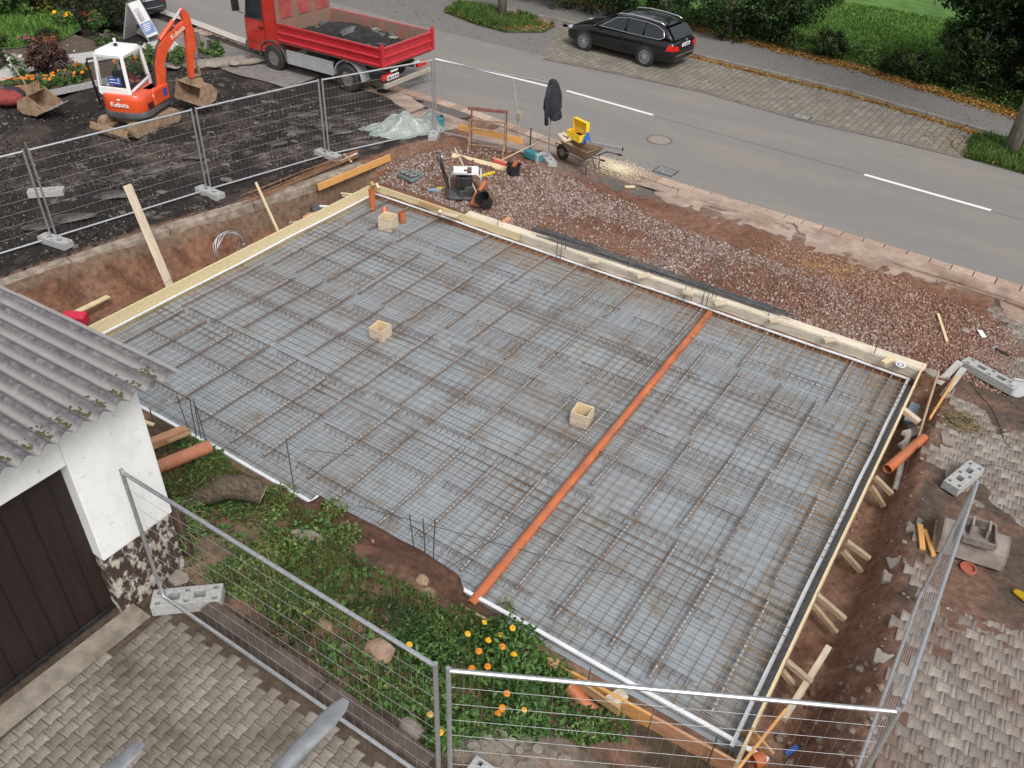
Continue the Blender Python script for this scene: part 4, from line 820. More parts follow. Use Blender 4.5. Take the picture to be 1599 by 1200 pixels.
# ------------------------------------------------------------------ black estate car
def estate(loc, rz, label, paint_, rail=True):
    c = empty('parked_car', loc, rz, label, 'car'); c.scale = (.94,) * 3
    st = [(2.2, .55, .26, .52), (2.17, .66, .22, .62), (2.02, .79, .2, .71), (1.7, .85, .19, .80), (1.3, .88, .19, .87), (.95, .885, .19, .93), (0, .89, .18, .955), (-1.2, .89, .19, .98), (-1.8, .87, .2, .99), (-2.15, .82, .22, .985), (-2.3, .77, .26, .9), (-2.34, .70, .34, .62)]
    secs = []
    for x, w_, zb, zt in st:
        h = zt - zb; half = [(w_ * .8, zb), (w_ * .97, zb + h * .12), (w_, zb + h * .45), (w_ * .985, zb + h * .7), (w_ * .93, zb + h * .93), (w_ * .8, zt)]
        secs.append([V(x, y, z) for y, z in half] + [V(x, -y, z) for y, z in half[::-1]])
    body = MB().loft(secs).build('body', paint_, c, smooth=True, sub=2)
    gs = [(1.08, .80, .90, .895), (.75, .805, .90, 1.09), (.35, .81, .91, 1.31), (.05, .81, .92, 1.405), (-.5, .81, .92, 1.46), (-1.1, .81, .93, 1.455), (-1.65, .80, .93, 1.41), (-1.85, .79, .93, 1.36), (-2.08, .76, .94, 1.12), (-2.24, .73, .93, .95)]
    def side(x, t):
        xs_ = [g[0] for g in gs][::-1]; z1 = np.interp(x, xs_, [g[3] for g in gs][::-1]); wb = np.interp(x, xs_, [g[1] for g in gs][::-1]); z0 = .955; h = max(z1 - z0, .02)
        return wb - .17 * t * min(1, h / .45), z0 + (z1 - .07 - z0) * t
    secs = []
    for x, wb, z0, z1 in gs:
        h = z1 - z0; k = min(1, h / .5); half = [(wb, z0), (wb - .06 * k, z0 + .4 * h), (wb - .155 * k, z0 + .84 * h), (wb - .25 * k, z0 + .97 * h), (wb - .5, z1)]
        secs.append([V(x, y, z) for y, z in half] + [V(x, -y, z) for y, z in half[::-1]])
    MB().loft(secs).build('cabin', paint_, c, smooth=True, sub=1)
    wins = [[(.72, .06), (.5, .5), (.14, .93), (-.33, .96), (-.33, .05)], [(-.40, .05), (-.40, .96), (-1.06, .96), (-1.06, .05)], [(-1.12, .05), (-1.12, .96), (-1.5, .93), (-1.78, .78), (-1.86, .3), (-1.74, .06)]]
    for s in (-1, 1):
        for wd in wins:
            pts = []
            for i in range(len(wd)):
                (xa, ta), (xb, tb) = wd[i], wd[(i + 1) % len(wd)]
                for u in (0, .33, .66): x = xa + (xb - xa) * u; t = ta + (tb - ta) * u; y, z = side(x, t); pts.append(V(x, s * (y + .018), z))
            mb = MB(); n = len(pts); cc = sum(pts, V(0, 0, 0)) / n; cc.y += s * .004; mb.add(pts + [cc], [(i, (i + 1) % n, n) for i in range(n)]); mb.build('window', M['glass'], c, smooth=True)
        line = [(-1.74, .03), (-1.9, .3), (-1.81, .8), (-1.55, .98), (-1.1, 1.02), (-.4, 1.02), (.1, .99), (.48, .55), (.74, .02), (0, .01), (-.9, .0), (-1.74, .03)]; P = []
        for (xa, ta), (xb, tb) in zip(line, line[1:]):
            for u in (0, .5): x = xa + (xb - xa) * u; t = ta + (tb - ta) * u; y, z = side(x, t); P.append(V(x, s * (y + .026), z))
        P.append(P[0]); MB().tube(P, .012, 6, cap=False).build('window_trim', M['chrome'], c, smooth=True)
        if rail: MB().tube([V(.15, s * .60, 1.38), V(.02, s * .60, 1.455), V(-.5, s * .60, 1.5), V(-1.1, s * .6, 1.492), V(-1.6, s * .595, 1.455), V(-1.78, s * .59, 1.39)], [.016, .022, .024, .024, .022, .014], 8).build('roof_rail', M['chrome'], c, smooth=True)
        mb = MB(); mb.ico((.78, s * .98, .98), .1, 2, 0, (.55, 1.0, .7)); mb.build('mirror', paint_, c, smooth=True)
        for x in (1.29, -1.29):
            wheel(c, x, s * .80, .325, .21, s); mb = MB(); mb.lathe([(.375, -.02), (.375, .02), (.01, .02)], 28, (x, s * .868, .335), m=Matrix.Rotation(-math.pi / 2 * s, 3, 'X')); mb.build('wheel_arch', M['black'], c)
        mb = MB(); mb.add([V(-2.05, s * .852, .66), V(-2.285, s * .76, .66), V(-2.29, s * .735, .83), V(-2.12, s * .815, .86)], [(0, 1, 2, 3)]); mb.add([V(-2.285, s * .76, .66), V(-2.365, s * .52, .67), V(-2.34, s * .5, .8), V(-2.29, s * .735, .83)], [(0, 1, 2, 3)])
        t_ = mb.build('tail_lamp', M['taillight'], c); sol = t_.modifiers.new('th', 'SOLIDIFY'); sol.thickness = .05; sol.offset = 0
        mb = MB(); mb.ico((2.03, s * .66, .64), .16, 2, 0, (.9, .8, .5)); mb.build('headlight', M['headlight'], c, smooth=True)
        for x in (-.25, -1.0): mb = MB(); mb.box((x, s * .9, .8), (.17, .03, .025)); mb.build('door_handle', paint_, c, bevel=.006)
        for x in (.78, -.36, -1.1): mb = MB(); mb.tube([V(x, s * .893, .32), V(x - .02, s * .897, .6), V(x, s * .87, .9)], .004, 4); mb.build('door_seam', M['black'], c)
    rw = MB(); rw.add([V(-1.92, -.56, 1.325), V(-1.92, .56, 1.325), V(-2.245, .62, 1.0), V(-2.245, -.62, 1.0)], [(0, 1, 2, 3)]); o = rw.build('rear_window', M['glass'], c); sol = o.modifiers.new('th', 'SOLIDIFY'); sol.thickness = .03; sol.offset = 0
    ws = MB(); ws.add([V(.98, -.66, .99), V(.98, .66, .99), V(.22, .56, 1.385), V(.22, -.56, 1.385)], [(0, 1, 2, 3)]); o = ws.build('windscreen', M['glass'], c); sol = o.modifiers.new('th', 'SOLIDIFY'); sol.thickness = .03; sol.offset = 0
    mb = MB(); mb.bar(V(-1.84, -.58, 1.405), V(-1.84, .58, 1.405), .16, .03); mb.build('spoiler', paint_, c, bevel=.01)
    mb = MB(); mb.box((-2.345, 0, .8), (.025, .52, .115)); pltt = mb.build('number_plate', M['plate_white'], c, bevel=.004)
    mb = MB()
    for k, y in enumerate((.17, .11, .02, -.05, -.11, -.17)): mb.box((-2.36, y, .8), (.004, .035, .07))
    mb.build('plate_characters', M['ink'], pltt)
    mb = MB(); mb.lathe([(.05, 0), (.05, .015)], 20, (-2.345, 0, .94), m=Matrix.Rotation(-math.pi / 2, 3, 'Y')); mb.build('emblem', M['chrome'], c)
    mb = MB(); mb.box((-2.36, 0, .5), (.03, 1.2, .018)); mb.build('bumper_trim', M['chrome'], c); mb = MB(); mb.add([V(-1.62, 0, 1.55), V(-1.45, .025, 1.44), V(-1.45, -.025, 1.44), V(-1.66, 0, 1.44)], [(0, 1, 2), (0, 2, 3), (0, 3, 1)]); mb.build('aerial', M['black'], c)
    mb = MB(); mb.bar(V(-2.3, .1, 1.0), V(-2.2, -.28, 1.06), .02, .02); mb.build('rear_wiper', M['black'], c)
    return c
car = estate((-12.97, 27.22, .01), rad(174.5), 'black estate car with chrome window trim parked on the block paving', M['carblack'])
pc = at(238, 11, .55); estate((pc.x - 2.36, pc.y + .16, .01), rad(176), 'dark car rear with white number plate cut off by the top edge', M['carnavy'], rail=False)

# ------------------------------------------------------------------ red tipper truck
M['truckrim'] = mat('dusty_rim', (.1, .09, .08), (.2, .18, .165), .8, 9)
M['red_panel'] = mat('faded_red_panel', (.3, .05, .045), (.4, .1, .085), .7, 4)
TK = empty('tipper_truck', (-17.5, 19.45, 0), rad(180.6), 'red tipper truck with low dropsides parked along the street', 'truck')
def ribbed(p, q, h, m, name, th=.03, z0=.98):         # dropside with pressed ribs, outward = right of p->q
    p = Vector(p); q = Vector(q); d = (q - p).normalized(); n_ = V(d.y, -d.x, 0); prof = [(0, 0), (.045, 0), (.05, .05), (.02, .08), (.02, .2), (.05, .235), (.05, .27), (.02, .3), (.02, .42), (.05, .46), (.05, .52), (0, .52)]
    k = h / .52; secs = [[e + n_ * a + V(0, 0, z0 + b * k) for a, b in prof] for e in (p, q)]; return MB().loft(secs).build(name, m, TK, bevel=.004)
bx0, bx1, by, z0 = -1.36, 2.58, 1.14, .98
ribbed((bx1, by, 0), (bx0, by, 0), .52, M['red'], 'dropside') if False else None
ribbed((bx0, by, 0), (bx1, by, 0), .52, M['red'], 'dropside') if False else None
for a, b, nm in [((bx0 + .01, by, 0), (bx1, by, 0), 'dropside'), ((bx1, -by, 0), (bx0 + .01, -by, 0), 'dropside'), ((bx0, -by, 0), (bx0, by, 0), 'tailgate')]:
    ribbed(b, a, .52, M['red'], nm)
MB().box((.61, 0, .95), (3.92, 2.26, .06)).build('bed_floor', M['red_dust'], TK)
mb = MB()
for a, b in [((bx0 + .03, by - .03), (bx1, by - .03)), ((bx0 + .03, -by + .03), (bx1, -by + .03))]: mb.bar(V(*a, 1.24), V(*b, 1.24), .02, .5)
mb.bar(V(bx0 + .03, -by + .05, 1.24), V(bx0 + .03, by - .05, 1.24), .02, .5); mb.build('bed_lining', M['red_dust'], TK)
mb = MB(); mb.box((bx1 + .03, 0, 1.62), (.06, 2.26, 1.28)); mb.build('headboard', M['red_dust'], TK, bevel=.01)
mb = MB()
for y in (-.75, 0, .75): mb.box((bx1 - .01, y, 1.85), (.02, .5, .55))
mb.build('headboard_panel', M['red_panel'], TK, bevel=.01)
for s in (-1, 1):
    mb = MB(); mb.box((bx0 - .02, s * (by + .01), 1.27), (.1, .1, .62)); mb.box((bx0 - .02, s * (by + .01), 1.6), (.07, .05, .08)); mb.build('corner_post', M['red'], TK, bevel=.02)
# cab
cs = [(2.66, 1.0, 2.55, .5), (2.72, 1.05, 2.62, .5), (3.4, 1.06, 2.66, .5), (3.9, 1.05, 2.5, .5), (4.12, 1.02, 1.55, .48), (4.18, .98, 1.2, .45), (4.16, .95, .5, .45)]
secs = []
for x, w_, zt, zb in cs: secs.append([V(x, w_, zb), V(x, w_ * 1.0, zb + (min(zt, 1.4) - zb) * .6), V(x, w_ * .99, min(zt - .05, 1.45)), V(x, w_ * .94, zt - .08), V(x, w_ * .85, zt), V(x, -w_ * .85, zt), V(x, -w_ * .94, zt - .08), V(x, -w_ * .99, min(zt - .05, 1.45)), V(x, -w_ * 1.0, zb + (min(zt, 1.4) - zb) * .6), V(x, -w_, zb)])
MB().loft(secs).build('cab', M['red_cab'], TK, bevel=.03, smooth='auto')
for s in (-1, 1):
    mb = MB(); mb.add([V(3.3, s * 1.065, 1.42), V(4.02, s * 1.045, 1.42), V(3.86, s * 1.0, 2.35), V(3.3, s * 1.015, 2.4)], [(0, 1, 2, 3)]); o = mb.build('side_window', M['glass'], TK); sol = o.modifiers.new('t', 'SOLIDIFY'); sol.thickness = .02; sol.offset = 0
    mb = MB(); mb.tube([V(3.25, s * 1.066, .75), V(3.25, s * 1.064, 1.42), V(3.25, s * 1.02, 2.42)], .008, 5); mb.tube([V(3.25, s * 1.068, .76), V(4.05, s * 1.05, .76)], .008, 5); mb.build('door_seam', M['black'], TK)
    mb = MB(); mb.box((3.36, s * 1.08, 1.22), (.16, .03, .05)); mb.build('door_handle', M['black'], TK, bevel=.008)
    mb = MB(); mb.box((4.2, s * 1.22, 1.85), (.12, .2, .5)); mb.tube([V(4.1, s * 1.05, 2.2), V(4.2, s * 1.2, 2.15)], .014, 6); mb.tube([V(4.08, s * 1.05, 1.5), V(4.2, s * 1.2, 1.6)], .014, 6); mb.build('mirror', M['black'], TK, bevel=.03)
    # wheels, mudguards, side skirt
    wheel(TK, 3.0, s * .98, .40, .24, s, rimm=M['truckrim'], rr=.58, truck=True); wheel(TK, 0, s * 1.0, .40, .3, s, rimm=M['truckrim'], rr=.58, truck=True)
    for x0, m_, R_, w_ in ((3.0, M['grey_dark'], .54, .2), (0, M['grey'], .52, .34)):
        mb = MB(); secs = []
        for k in range(13):
            a = math.pi * (.02 + .96 * k / 12); secs.append([V(x0 + math.cos(a) * r_, s * y_, .36 + math.sin(a) * r_) for r_, y_ in ((R_, 1.1), (R_ + .03, 1.1), (R_ + .03, 1.1 - w_), (R_, 1.1 - w_))])
        mb.loft(secs).build('mudguard', m_, TK, smooth='auto')
    mb = MB(); mb.box((1.5, s * 1.06, .52), (1.86, .03, .36)); mb.box((1.5, s * 1.04, .72), (1.86, .08, .05)); mb.build('side_skirt', M['grey'], TK, bevel=.015)
    mb = MB(); mb.box((-1.22, s * .8, .62), (.1, .42, .15)); mb.build('tail_lamp', M['taillight'], TK, bevel=.015)
    mb = MB(); mb.box((-1.25, s * .5, .74), (.05, .3, .04)); mb.build('lamp_bracket', M['plate_white'], TK)
MB().box((4.18, 0, .55), (.14, 2.0, .3)).build('front_bumper', M['grey_dark'], TK, bevel=.03)
mb = MB(); mb.add([V(4.15, -.9, 1.5), V(4.15, .9, 1.5), V(3.95, .84, 2.42), V(3.95, -.84, 2.42)], [(0, 1, 2, 3)]); o = mb.build('windscreen', M['glass'], TK); sol = o.modifiers.new('t', 'SOLIDIFY'); sol.thickness = .03; sol.offset = 0
mb = MB(); mb.box((1.2, .4, .72), (4.9, .09, .22)); mb.box((1.2, -.4, .72), (4.9, .09, .22)); mb.box((.0, 0, .45), (.12, 1.7, .12)); mb.box((1.5, 0, .62), (.9, 1.4, .3)); mb.build('chassis', M['dark_steel'], TK)
MB().box((-1.34, 0, .42), (.1, 2.1, .12)).build('underrun_bar', M['wood_grey'], TK, bevel=.01)
mb = MB(); mb.box((-1.3, .62, .60), (.03, .5, .12)); pltt = mb.build('number_plate', M['plate_white'], TK)
mb = MB()
for y in (.42, .5, .58, .68, .76, .82): mb.box((-1.318, y, .60), (.004, .045, .075))
mb.build('plate_characters', M['ink'], pltt)
# load of dark rubble in the bed
lx = np.linspace(bx0 + .1, bx1 - .05, 60); ly = np.linspace(-by + .06, by - .06, 36); LX, LY = np.meshgrid(lx, ly)
LZ = 1.04 + .42 * np.exp(-((LX - .1) / 1.0) ** 2) * np.exp(-(LY / .75) ** 2) + .3 * np.exp(-((LX - 1.5) / .8) ** 2) * np.exp(-((LY + .1) / .8) ** 2) + .22 * (fbm(LX, LY, 3, 4, 71) - .4) + .16 * (fbm(LX, LY, 8, 3, 72) - .5)
idx = np.arange(LX.size).reshape(LX.shape); q = np.stack([idx[:-1, :-1], idx[:-1, 1:], idx[1:, 1:], idx[1:, :-1]], -1).reshape(-1, 4)
ld = np_mesh('rubble_load', np.stack([LX, LY, LZ], -1).reshape(-1, 3), q, mat('tar_rubble', (.008, .0075, .0075), (.032, .029, .027), .95, 7, bump=1.0, dirt=(.07, .06, .053), dirt_amt=.2, dscale=4)); ld.matrix_world = Matrix.Translation((-17.5, 19.45, 0)) @ Matrix.Rotation(rad(180.6), 4, 'Z'); tag(ld, 'heap of dark broken asphalt and soil loaded in the red truck bed', 'rubble')
Rr = random.Random(8)
for k in range(16):
    x, y = Rr.uniform(-1.0, 2.3), Rr.uniform(-.9, .9); i = int((y + by - .06) / (2 * by - .12) * 35); j = int((x - bx0 - .1) / (bx1 - bx0 - .15) * 59); sz = Rr.uniform(.1, .3)
    o = MB().ico((0, 0, 0), sz, 1, .3, (1, .8, .35), seed=k).build('asphalt_chunk', M['slabstone'] if k % 3 == 0 else M['grey_dark']); o.location = ld.matrix_world @ V(x, y, float(LZ[i, j]) + sz * .12); o.rotation_euler = (Rr.uniform(-.5, .5), Rr.uniform(-.5, .5), Rr.uniform(0, 6)); tag(o, 'paler broken slab lump in the truck load' if k % 3 == 0 else 'dark broken asphalt lump in the truck load', 'rubble', 'pale lumps in the truck load' if k % 3 == 0 else 'dark lumps in the truck load')

# ------------------------------------------------------------------ mini excavator
EX0 = V(-19.53, 12.78, .16); XR = rad(112)
XC = empty('mini_excavator', EX0, 0, 'small orange and white tracked excavator digging in the dark soil', 'excavator')
def rotated(parent, rz):
    return Matrix.Rotation(rz, 4, 'Z')
TRK = Matrix.Rotation(rad(96), 3, 'Z'); UP = Matrix.Rotation(XR, 3, 'Z'); UB = Matrix.Rotation(rad(88), 3, 'Z') * 1.17
class RB(MB):
    def __init__(s, m, o=(0, 0, 0)): super().__init__(); s.m = m; s.o = Vector(o)
    def build(s, *a, **k): s.v = [tuple(s.m @ Vector(v) + s.o) for v in s.v]; return super().build(*a, **k)
for s in (-1, 1):
    L, r_ = 1.55, .2; P = []
    for k in range(9): a = math.pi / 2 + math.pi * k / 8; P.append((-L / 2 + .0 + r_ * math.cos(a), r_ + r_ * math.sin(a)))
    for k in range(9): a = -math.pi / 2 + math.pi * k / 8; P.append((L / 2 + r_ * math.cos(a), r_ + r_ * math.sin(a)))
    mb = RB(TRK); mb.prism([(x, z) for x, z in P], -.15, .15, m=Matrix.Rotation(math.pi / 2, 3, 'X'), o=(0, s * .6, 0))
    for k in range(30):
        u = k / 30; n_ = len(P); f = u * n_; i = int(f); a = V(P[i][0], 0, P[i][1]); b = V(P[(i + 1) % n_][0], 0, P[(i + 1) % n_][1]); c_ = a.lerp(b, f - i)
        mb.box((c_.x, s * .6, c_.z), (.05, .3, .045))
    t = mb.build('track', M['mudsteel'], XC, bevel=.01)
    for x in (-L / 2, -.38, 0, .38, L / 2):
        mb = RB(TRK); mb.lathe([(.13 if abs(x) > .5 else .08, -.16), (.13 if abs(x) > .5 else .08, .16)], 16, (x, s * .6, .2 if abs(x) > .5 else .12), m=Matrix.Rotation(math.pi / 2, 3, 'X')); mb.build('track_roller', M['mudsteel'], t, smooth='auto')
mb = RB(TRK); mb.box((0, 0, .3), (1.0, .9, .2)); mb.lathe([(.34, .38), (.34, .5)], 24); mb.box((-.95, .32, .22), (.7, .08, .1)); mb.box((-.95, -.32, .22), (.7, .08, .1)); mb.build('undercarriage', M['mudsteel'], XC, bevel=.01)
mb = RB(TRK); secs = []
for y in (-.78, .78): secs.append([V(-1.22, y, .02), V(-1.18, y, .02), V(-1.24, y, .16), V(-1.18, y, .34), V(-1.22, y, .35), V(-1.29, y, .16)])
mb.loft(secs); mb.build('dozer_blade', M['mudsteel'], XC, bevel=.01)
# upper house (x forward, y left); counterweight rounded to the rear
def ring(z, k=1.0, xr=-.86, xf=.72, w_=.74):
    P = []
    for i in range(13):
        a = math.pi / 2 + math.pi * i / 12; P.append((xr + .42 + .42 * math.cos(a) * k * (1 if True else 0) * 1.0, w_ * k * math.copysign(abs(math.sin(a)) ** .6, math.sin(a))))
    return [V(x, y, z) for x, y in P] + [V(xf, -w_ * k * .93, z), V(xf, w_ * k * .93, z)]
RO = V(0, 0, 0)
RB(UP).loft([ring(.5, .96), ring(.53, 1.0), ring(.66, 1.0), ring(.7, .97)]).build('bumper_skirt', M['grey_dark'], XC, smooth='auto')
RB(UP).loft([ring(.70, .95), ring(.74, .97), ring(1.02, .955), ring(1.14, .93), ring(1.2, .86)]).build('engine_cover', M['orange'], XC, smooth='auto')
mb = RB(UP); mb.box((.33, -.52, .95), (.86, .46, .5)); mb.build('tank_cover', M['orange'], XC, bevel=.06, seg=3)
mb = RB(UP); 
for k in range(4): mb.box((-.35, -.735, .76 + k * .05), (.3, .012, .03))
mb.build('air_grille', M['black'], XC)
mb = RB(UP); mb.box((-.02, -.70, 1.03), (.16, .03, .09)); mb.build('sticker', M['plate_white'], XC)
mb = RB(UP); mb.box((.5, -.757, .98), (.2, .012, .22)); mb.build('blue_sticker', M['sticker_blue'], XC)
UP4 = UP.to_4x4()
text('Kubota', .2, M['plate_white'], XC, UP4 @ frame((-.875, -.02, .93), (0, -1, 0), (.02, 0, 1)), 'lettering', .012)
mb = RB(UP); mb.box((-.868, -.02, 1.09), (.012, .1, .05)); mb.build('logo_sticker', M['plate_white'], XC)
# cab: white frame with rounded roof, glass sides
cx0, cx1, cy0, cy1, cz0, cz1 = -.62, .55, -.28, .68, 1.2, 2.36
def post(a, b, w_=.09): mbp.bar(a, b, w_, w_)
mbp = RB(UP); R4 = [(cx0, cy0), (cx0, cy1), (cx1, cy1), (cx1, cy0)]
top = [(cx0 + .07, cy0 + .05), (cx0 + .07, cy1 - .05), (cx1 - .12, cy1 - .05), (cx1 - .12, cy0 + .05)]
for (a, b) in zip(R4, top): post(V(*a, cz0 - .05), V(*b, cz1 - .06), .11)
mbp.bar(V(cx0 + .0, cy0, cz0 + .05), V(cx0 + .0, cy1, cz0 + .05), .1, .26); mbp.bar(V(cx0, cy0, cz0 + .02), V(cx1, cy0, cz0 + .2), .07, .08); mbp.bar(V(cx0, cy1, cz0 + .02), V(cx1, cy1, cz0 + .1), .07, .1)
mbp.build('cab_frame', M['white'], XC, bevel=.025)
secs = []
for z, g in ((cz1 - .13, .0), (cz1 - .05, .015), (cz1 + .02, -.03), (cz1 + .05, -.14)):
    P = [(cx0 + .02 - g, cy0 + .0 - g), (cx1 - .05 + g, cy0 - g), (cx1 - .05 + g, cy1 + g), (cx0 + .02 - g, cy1 + g)]; Q = []
    for i in range(4):
        p_, n_ = V(*P[i], z), V(*P[(i + 1) % 4], z); Q += [p_.lerp(n_, .1), p_.lerp(n_, .9)]
    secs.append(Q)
RB(UP).loft(secs).build('cab_roof', M['white'], XC, smooth='auto')
def pane(P, name='cab_window'):
    mb = RB(UP); mb.add([V(*p) for p in P], [(0, 1, 2, 3)]); o = mb.build(name, M['glass_l'], XC); return o
rwn = pane([(cx0 - .005, cy0 + .06, cz0 + .2), (cx0 - .005, cy1 - .06, cz0 + .2), (cx0 + .05, cy1 - .09, cz1 - .13), (cx0 + .05, cy0 + .09, cz1 - .13)])
pane([(cx0 + .07, cy0 - .01, cz0 + .12), (cx1 - .06, cy0 - .01, cz0 + .28), (cx1 - .14, cy0 + .04, cz1 - .13), (cx0 + .12, cy0 + .04, cz1 - .13)]); pane([(cx0 + .07, cy1 + .01, cz0 + .1), (cx1 - .06, cy1 + .01, cz0 + .1), (cx1 - .14, cy1 - .04, cz1 - .13), (cx0 + .12, cy1 - .04, cz1 - .13)]); pane([(cx1, cy0 + .06, cz0), (cx1, cy1 - .06, cz0), (cx1 - .1, cy1 - .09, cz1 - .13), (cx1 - .1, cy0 + .09, cz1 - .13)])
mb = RB(UP); 
for a, b in (((cx0 - .012, cy0 + .05, cz0 + .19), (cx0 - .012, cy1 - .05, cz0 + .19)), ((cx0 + .045, cy0 + .08, cz1 - .125), (cx0 + .045, cy1 - .08, cz1 - .125)), ((cx0 - .012, cy0 + .05, cz0 + .19), (cx0 + .045, cy0 + .08, cz1 - .125)), ((cx0 - .012, cy1 - .05, cz0 + .19), (cx0 + .045, cy1 - .08, cz1 - .125))): mb.tube([a, b], .014, 6)
for a, b in (((cx0 + .07, cy0 - .014, cz0 + .12), (cx1 - .06, cy0 - .014, cz0 + .28)), ((cx1 - .06, cy0 - .014, cz0 + .28), (cx1 - .14, cy0 + .03, cz1 - .13)), ((cx1 - .14, cy0 + .03, cz1 - .13), (cx0 + .12, cy0 + .03, cz1 - .13)), ((cx0 + .12, cy0 + .03, cz1 - .13), (cx0 + .07, cy0 - .014, cz0 + .12)), ((-.02, cy0 - .01, cz0 + .18), (-.0, cy0 + .03, cz1 - .13))): mb.tube([a, b], .013, 6)
mb.build('window_seal', M['black'], XC)
mb = RB(UP); mb.box((cx0 - .022, .12, cz0 + .36), (.006, .42, .24)); stk = mb.build('window_sticker', M['sticker_blue'], XC, bevel=.004)
mb = RB(UP); mb.box((cx0 - .027, .18, cz0 + .41), (.004, .2, .025)); mb.box((cx0 - .027, .12, cz0 + .32), (.004, .34, .02)); mb.build('sticker_lines', M['plate_white'], stk)
text('B', .12, M['plate_white'], stk, UP4 @ frame((cx0 - .028, -.02, cz0 + .41), (0, -1, 0), (0, 0, 1)), 'lettering', .002)
mb = RB(UP); mb.tube([V(cx0 + .1, cy1 + .02, cz1 - .2), V(cx0 + .0, cy1 + .2, cz1 - .22), V(cx0 - .0, cy1 + .24, cz1 - .35), V(cx0 + .1, cy1 + .2, .75)], .035, 8); mb.build('grab_bar', M['black'], XC, smooth=True)
mb = RB(UP); mb.lathe([(.06, 0), (.06, .06), (.035, .07), (.035, .1)], 12, (.0, .25, cz1 + .05)); mb.build('beacon_base', M['black'], XC); mb = RB(UP); mb.lathe([(.04, 0), (.045, .1), (.02, .13)], 12, (.0, .25, cz1 + .15)); mb.build('beacon', M['plate_white'], XC, smooth='auto')
mb = RB(UP); mb.box((cx1 - .1, cy0 - .02, cz1 + .05), (.1, .12, .1)); mb.build('work_lamp', M['black'], XC, bevel=.01)
mb = RB(UP); mb.box((-.2, .2, 1.45), (.16, .46, .6)); mb.box((.0, .2, 1.2), (.45, .46, .14)); mb.build('seat', M['black'], XC, bevel=.04)
# boom, stick, bucket in their own plane (x out, z up)
BO = (V(-19.22, 13.25, .16) - EX0) * 1.15
def boomprism(path, wd, m, name, par=XC, y=0.0, bev=.008):
    """path: list of (x, z, half-depth); a box-section arm"""
    mb = RB(UB, BO); secs = []; n = len(path)
    for i, (x, z, h) in enumerate(path):
        a = path[max(i - 1, 0)]; b = path[min(i + 1, n - 1)]; d = V(b[0] - a[0], 0, b[1] - a[1]).normalized(); nn = V(-d.z, 0, d.x)
        c_ = V(x, y, z); secs.append([c_ + nn * h + V(0, -wd, 0), c_ + nn * h + V(0, wd, 0), c_ - nn * h + V(0, wd, 0), c_ - nn * h + V(0, -wd, 0)])
    return mb.loft(secs).build(name, m, par, bevel=bev)
boom = boomprism([(-.05, .62, .08), (.12, 1.0, .11), (.22, 1.5, .13), (.42, 1.88, .15), (.75, 2.12, .12), (1.38, 2.4, .07)], .075, M['orange_arm'], 'boom')
text('Kubota', .17, M['plate_white'], boom, Matrix.Translation(BO) @ UB.to_4x4() @ frame((.95, -.079, 2.2), (.9, 0, .4), (-.4, 0, .9)), 'lettering', .002)
boomprism([(1.22, 2.72, .06), (1.32, 2.5, .11), (1.34, 2.1, .12), (1.24, 1.5, .09), (1.15, .95, .06)], .065, M['orange_arm'], 'stick')
def cyl(a, b, r_, name, m=None):
    mb = RB(UB, BO); a = V(a[0], a[2] if len(a) > 2 else 0, a[1]); b = V(b[0], b[2] if len(b) > 2 else 0, b[1]); mb.tube([a, a.lerp(b, .62)], r_, 10); o = mb.build(name, m or M['orange_arm'], XC, smooth='auto')
    mb = RB(UB, BO); mb.tube([a.lerp(b, .6), b], r_ * .55, 8); mb.build('piston_rod', M['chrome'], o, smooth='auto')
cyl((.42, 2.1), (1.24, 2.72), .06, 'stick_cylinder'); cyl((1.46, 2.2, -.0), (1.4, 1.25), .05, 'bucket_cylinder'); cyl((.2, .75), (.5, 1.75, -.0), .05, 'boom_cylinder')
mb = RB(UB, BO)
for k in range(4): mb.tube([V(-.05, -.03 + k * .02, .9), V(.05, -.03 + k * .02, 1.4), V(.2, -.03 + k * .02, 1.85), V(.4, -.03 + k * .02, 2.08), V(.9, -.03 + k * .02, 2.33)], .012, 5)
mb.tube([V(.02, 0, .95), V(.02, 0, 1.35)], .06, 8); mb.build('hydraulic_hose', M['cable'], XC)
mb = RB(UB, BO); mb.box((-.12, 0, .62), (.3, .22, .3)); mb.build('swing_bracket', M['orange_arm'], XC, bevel=.03)
mb = RB(UB, BO); mb.bar(V(1.4, 0, 1.25), V(1.44, 0, .98), .12, .05); mb.bar(V(1.15, 0, 1.02), V(1.44, 0, .95), .08, .06); mb.bar(V(1.06, 0, .86), V(1.42, 0, .84), .3, .12); mb.build('coupler', M['mudsteel'], XC, bevel=.015)
def bucket_secs(wd, k=1.0):
    out = [(1.02, .8), (1.38, .82), (1.54, .62), (1.44, .38), (1.12, .28), (.86, .36)]; inn = [(1.05, .76), (1.35, .77), (1.48, .61), (1.4, .42), (1.12, .33), (.88, .39)]
    return out + inn[::-1]
mb = RB(UB, BO); P = bucket_secs(1); mb.prism([(x, -z) for x, z in P], -.52, .52, m=Matrix.Rotation(math.pi / 2, 3, 'X') @ Matrix.Diagonal((1, -1, 1)).to_3x3() if False else Matrix(((1, 0, 0), (0, 0, 1), (0, -1, 0)))); 
for s in (-1, 1): mb.prism([(x, -z) for x, z in P[:6]], s * .52 - .012, s * .52 + .012, m=Matrix(((1, 0, 0), (0, 0, 1), (0, -1, 0))))
mb.build('bucket', M['mudsteel'], XC)
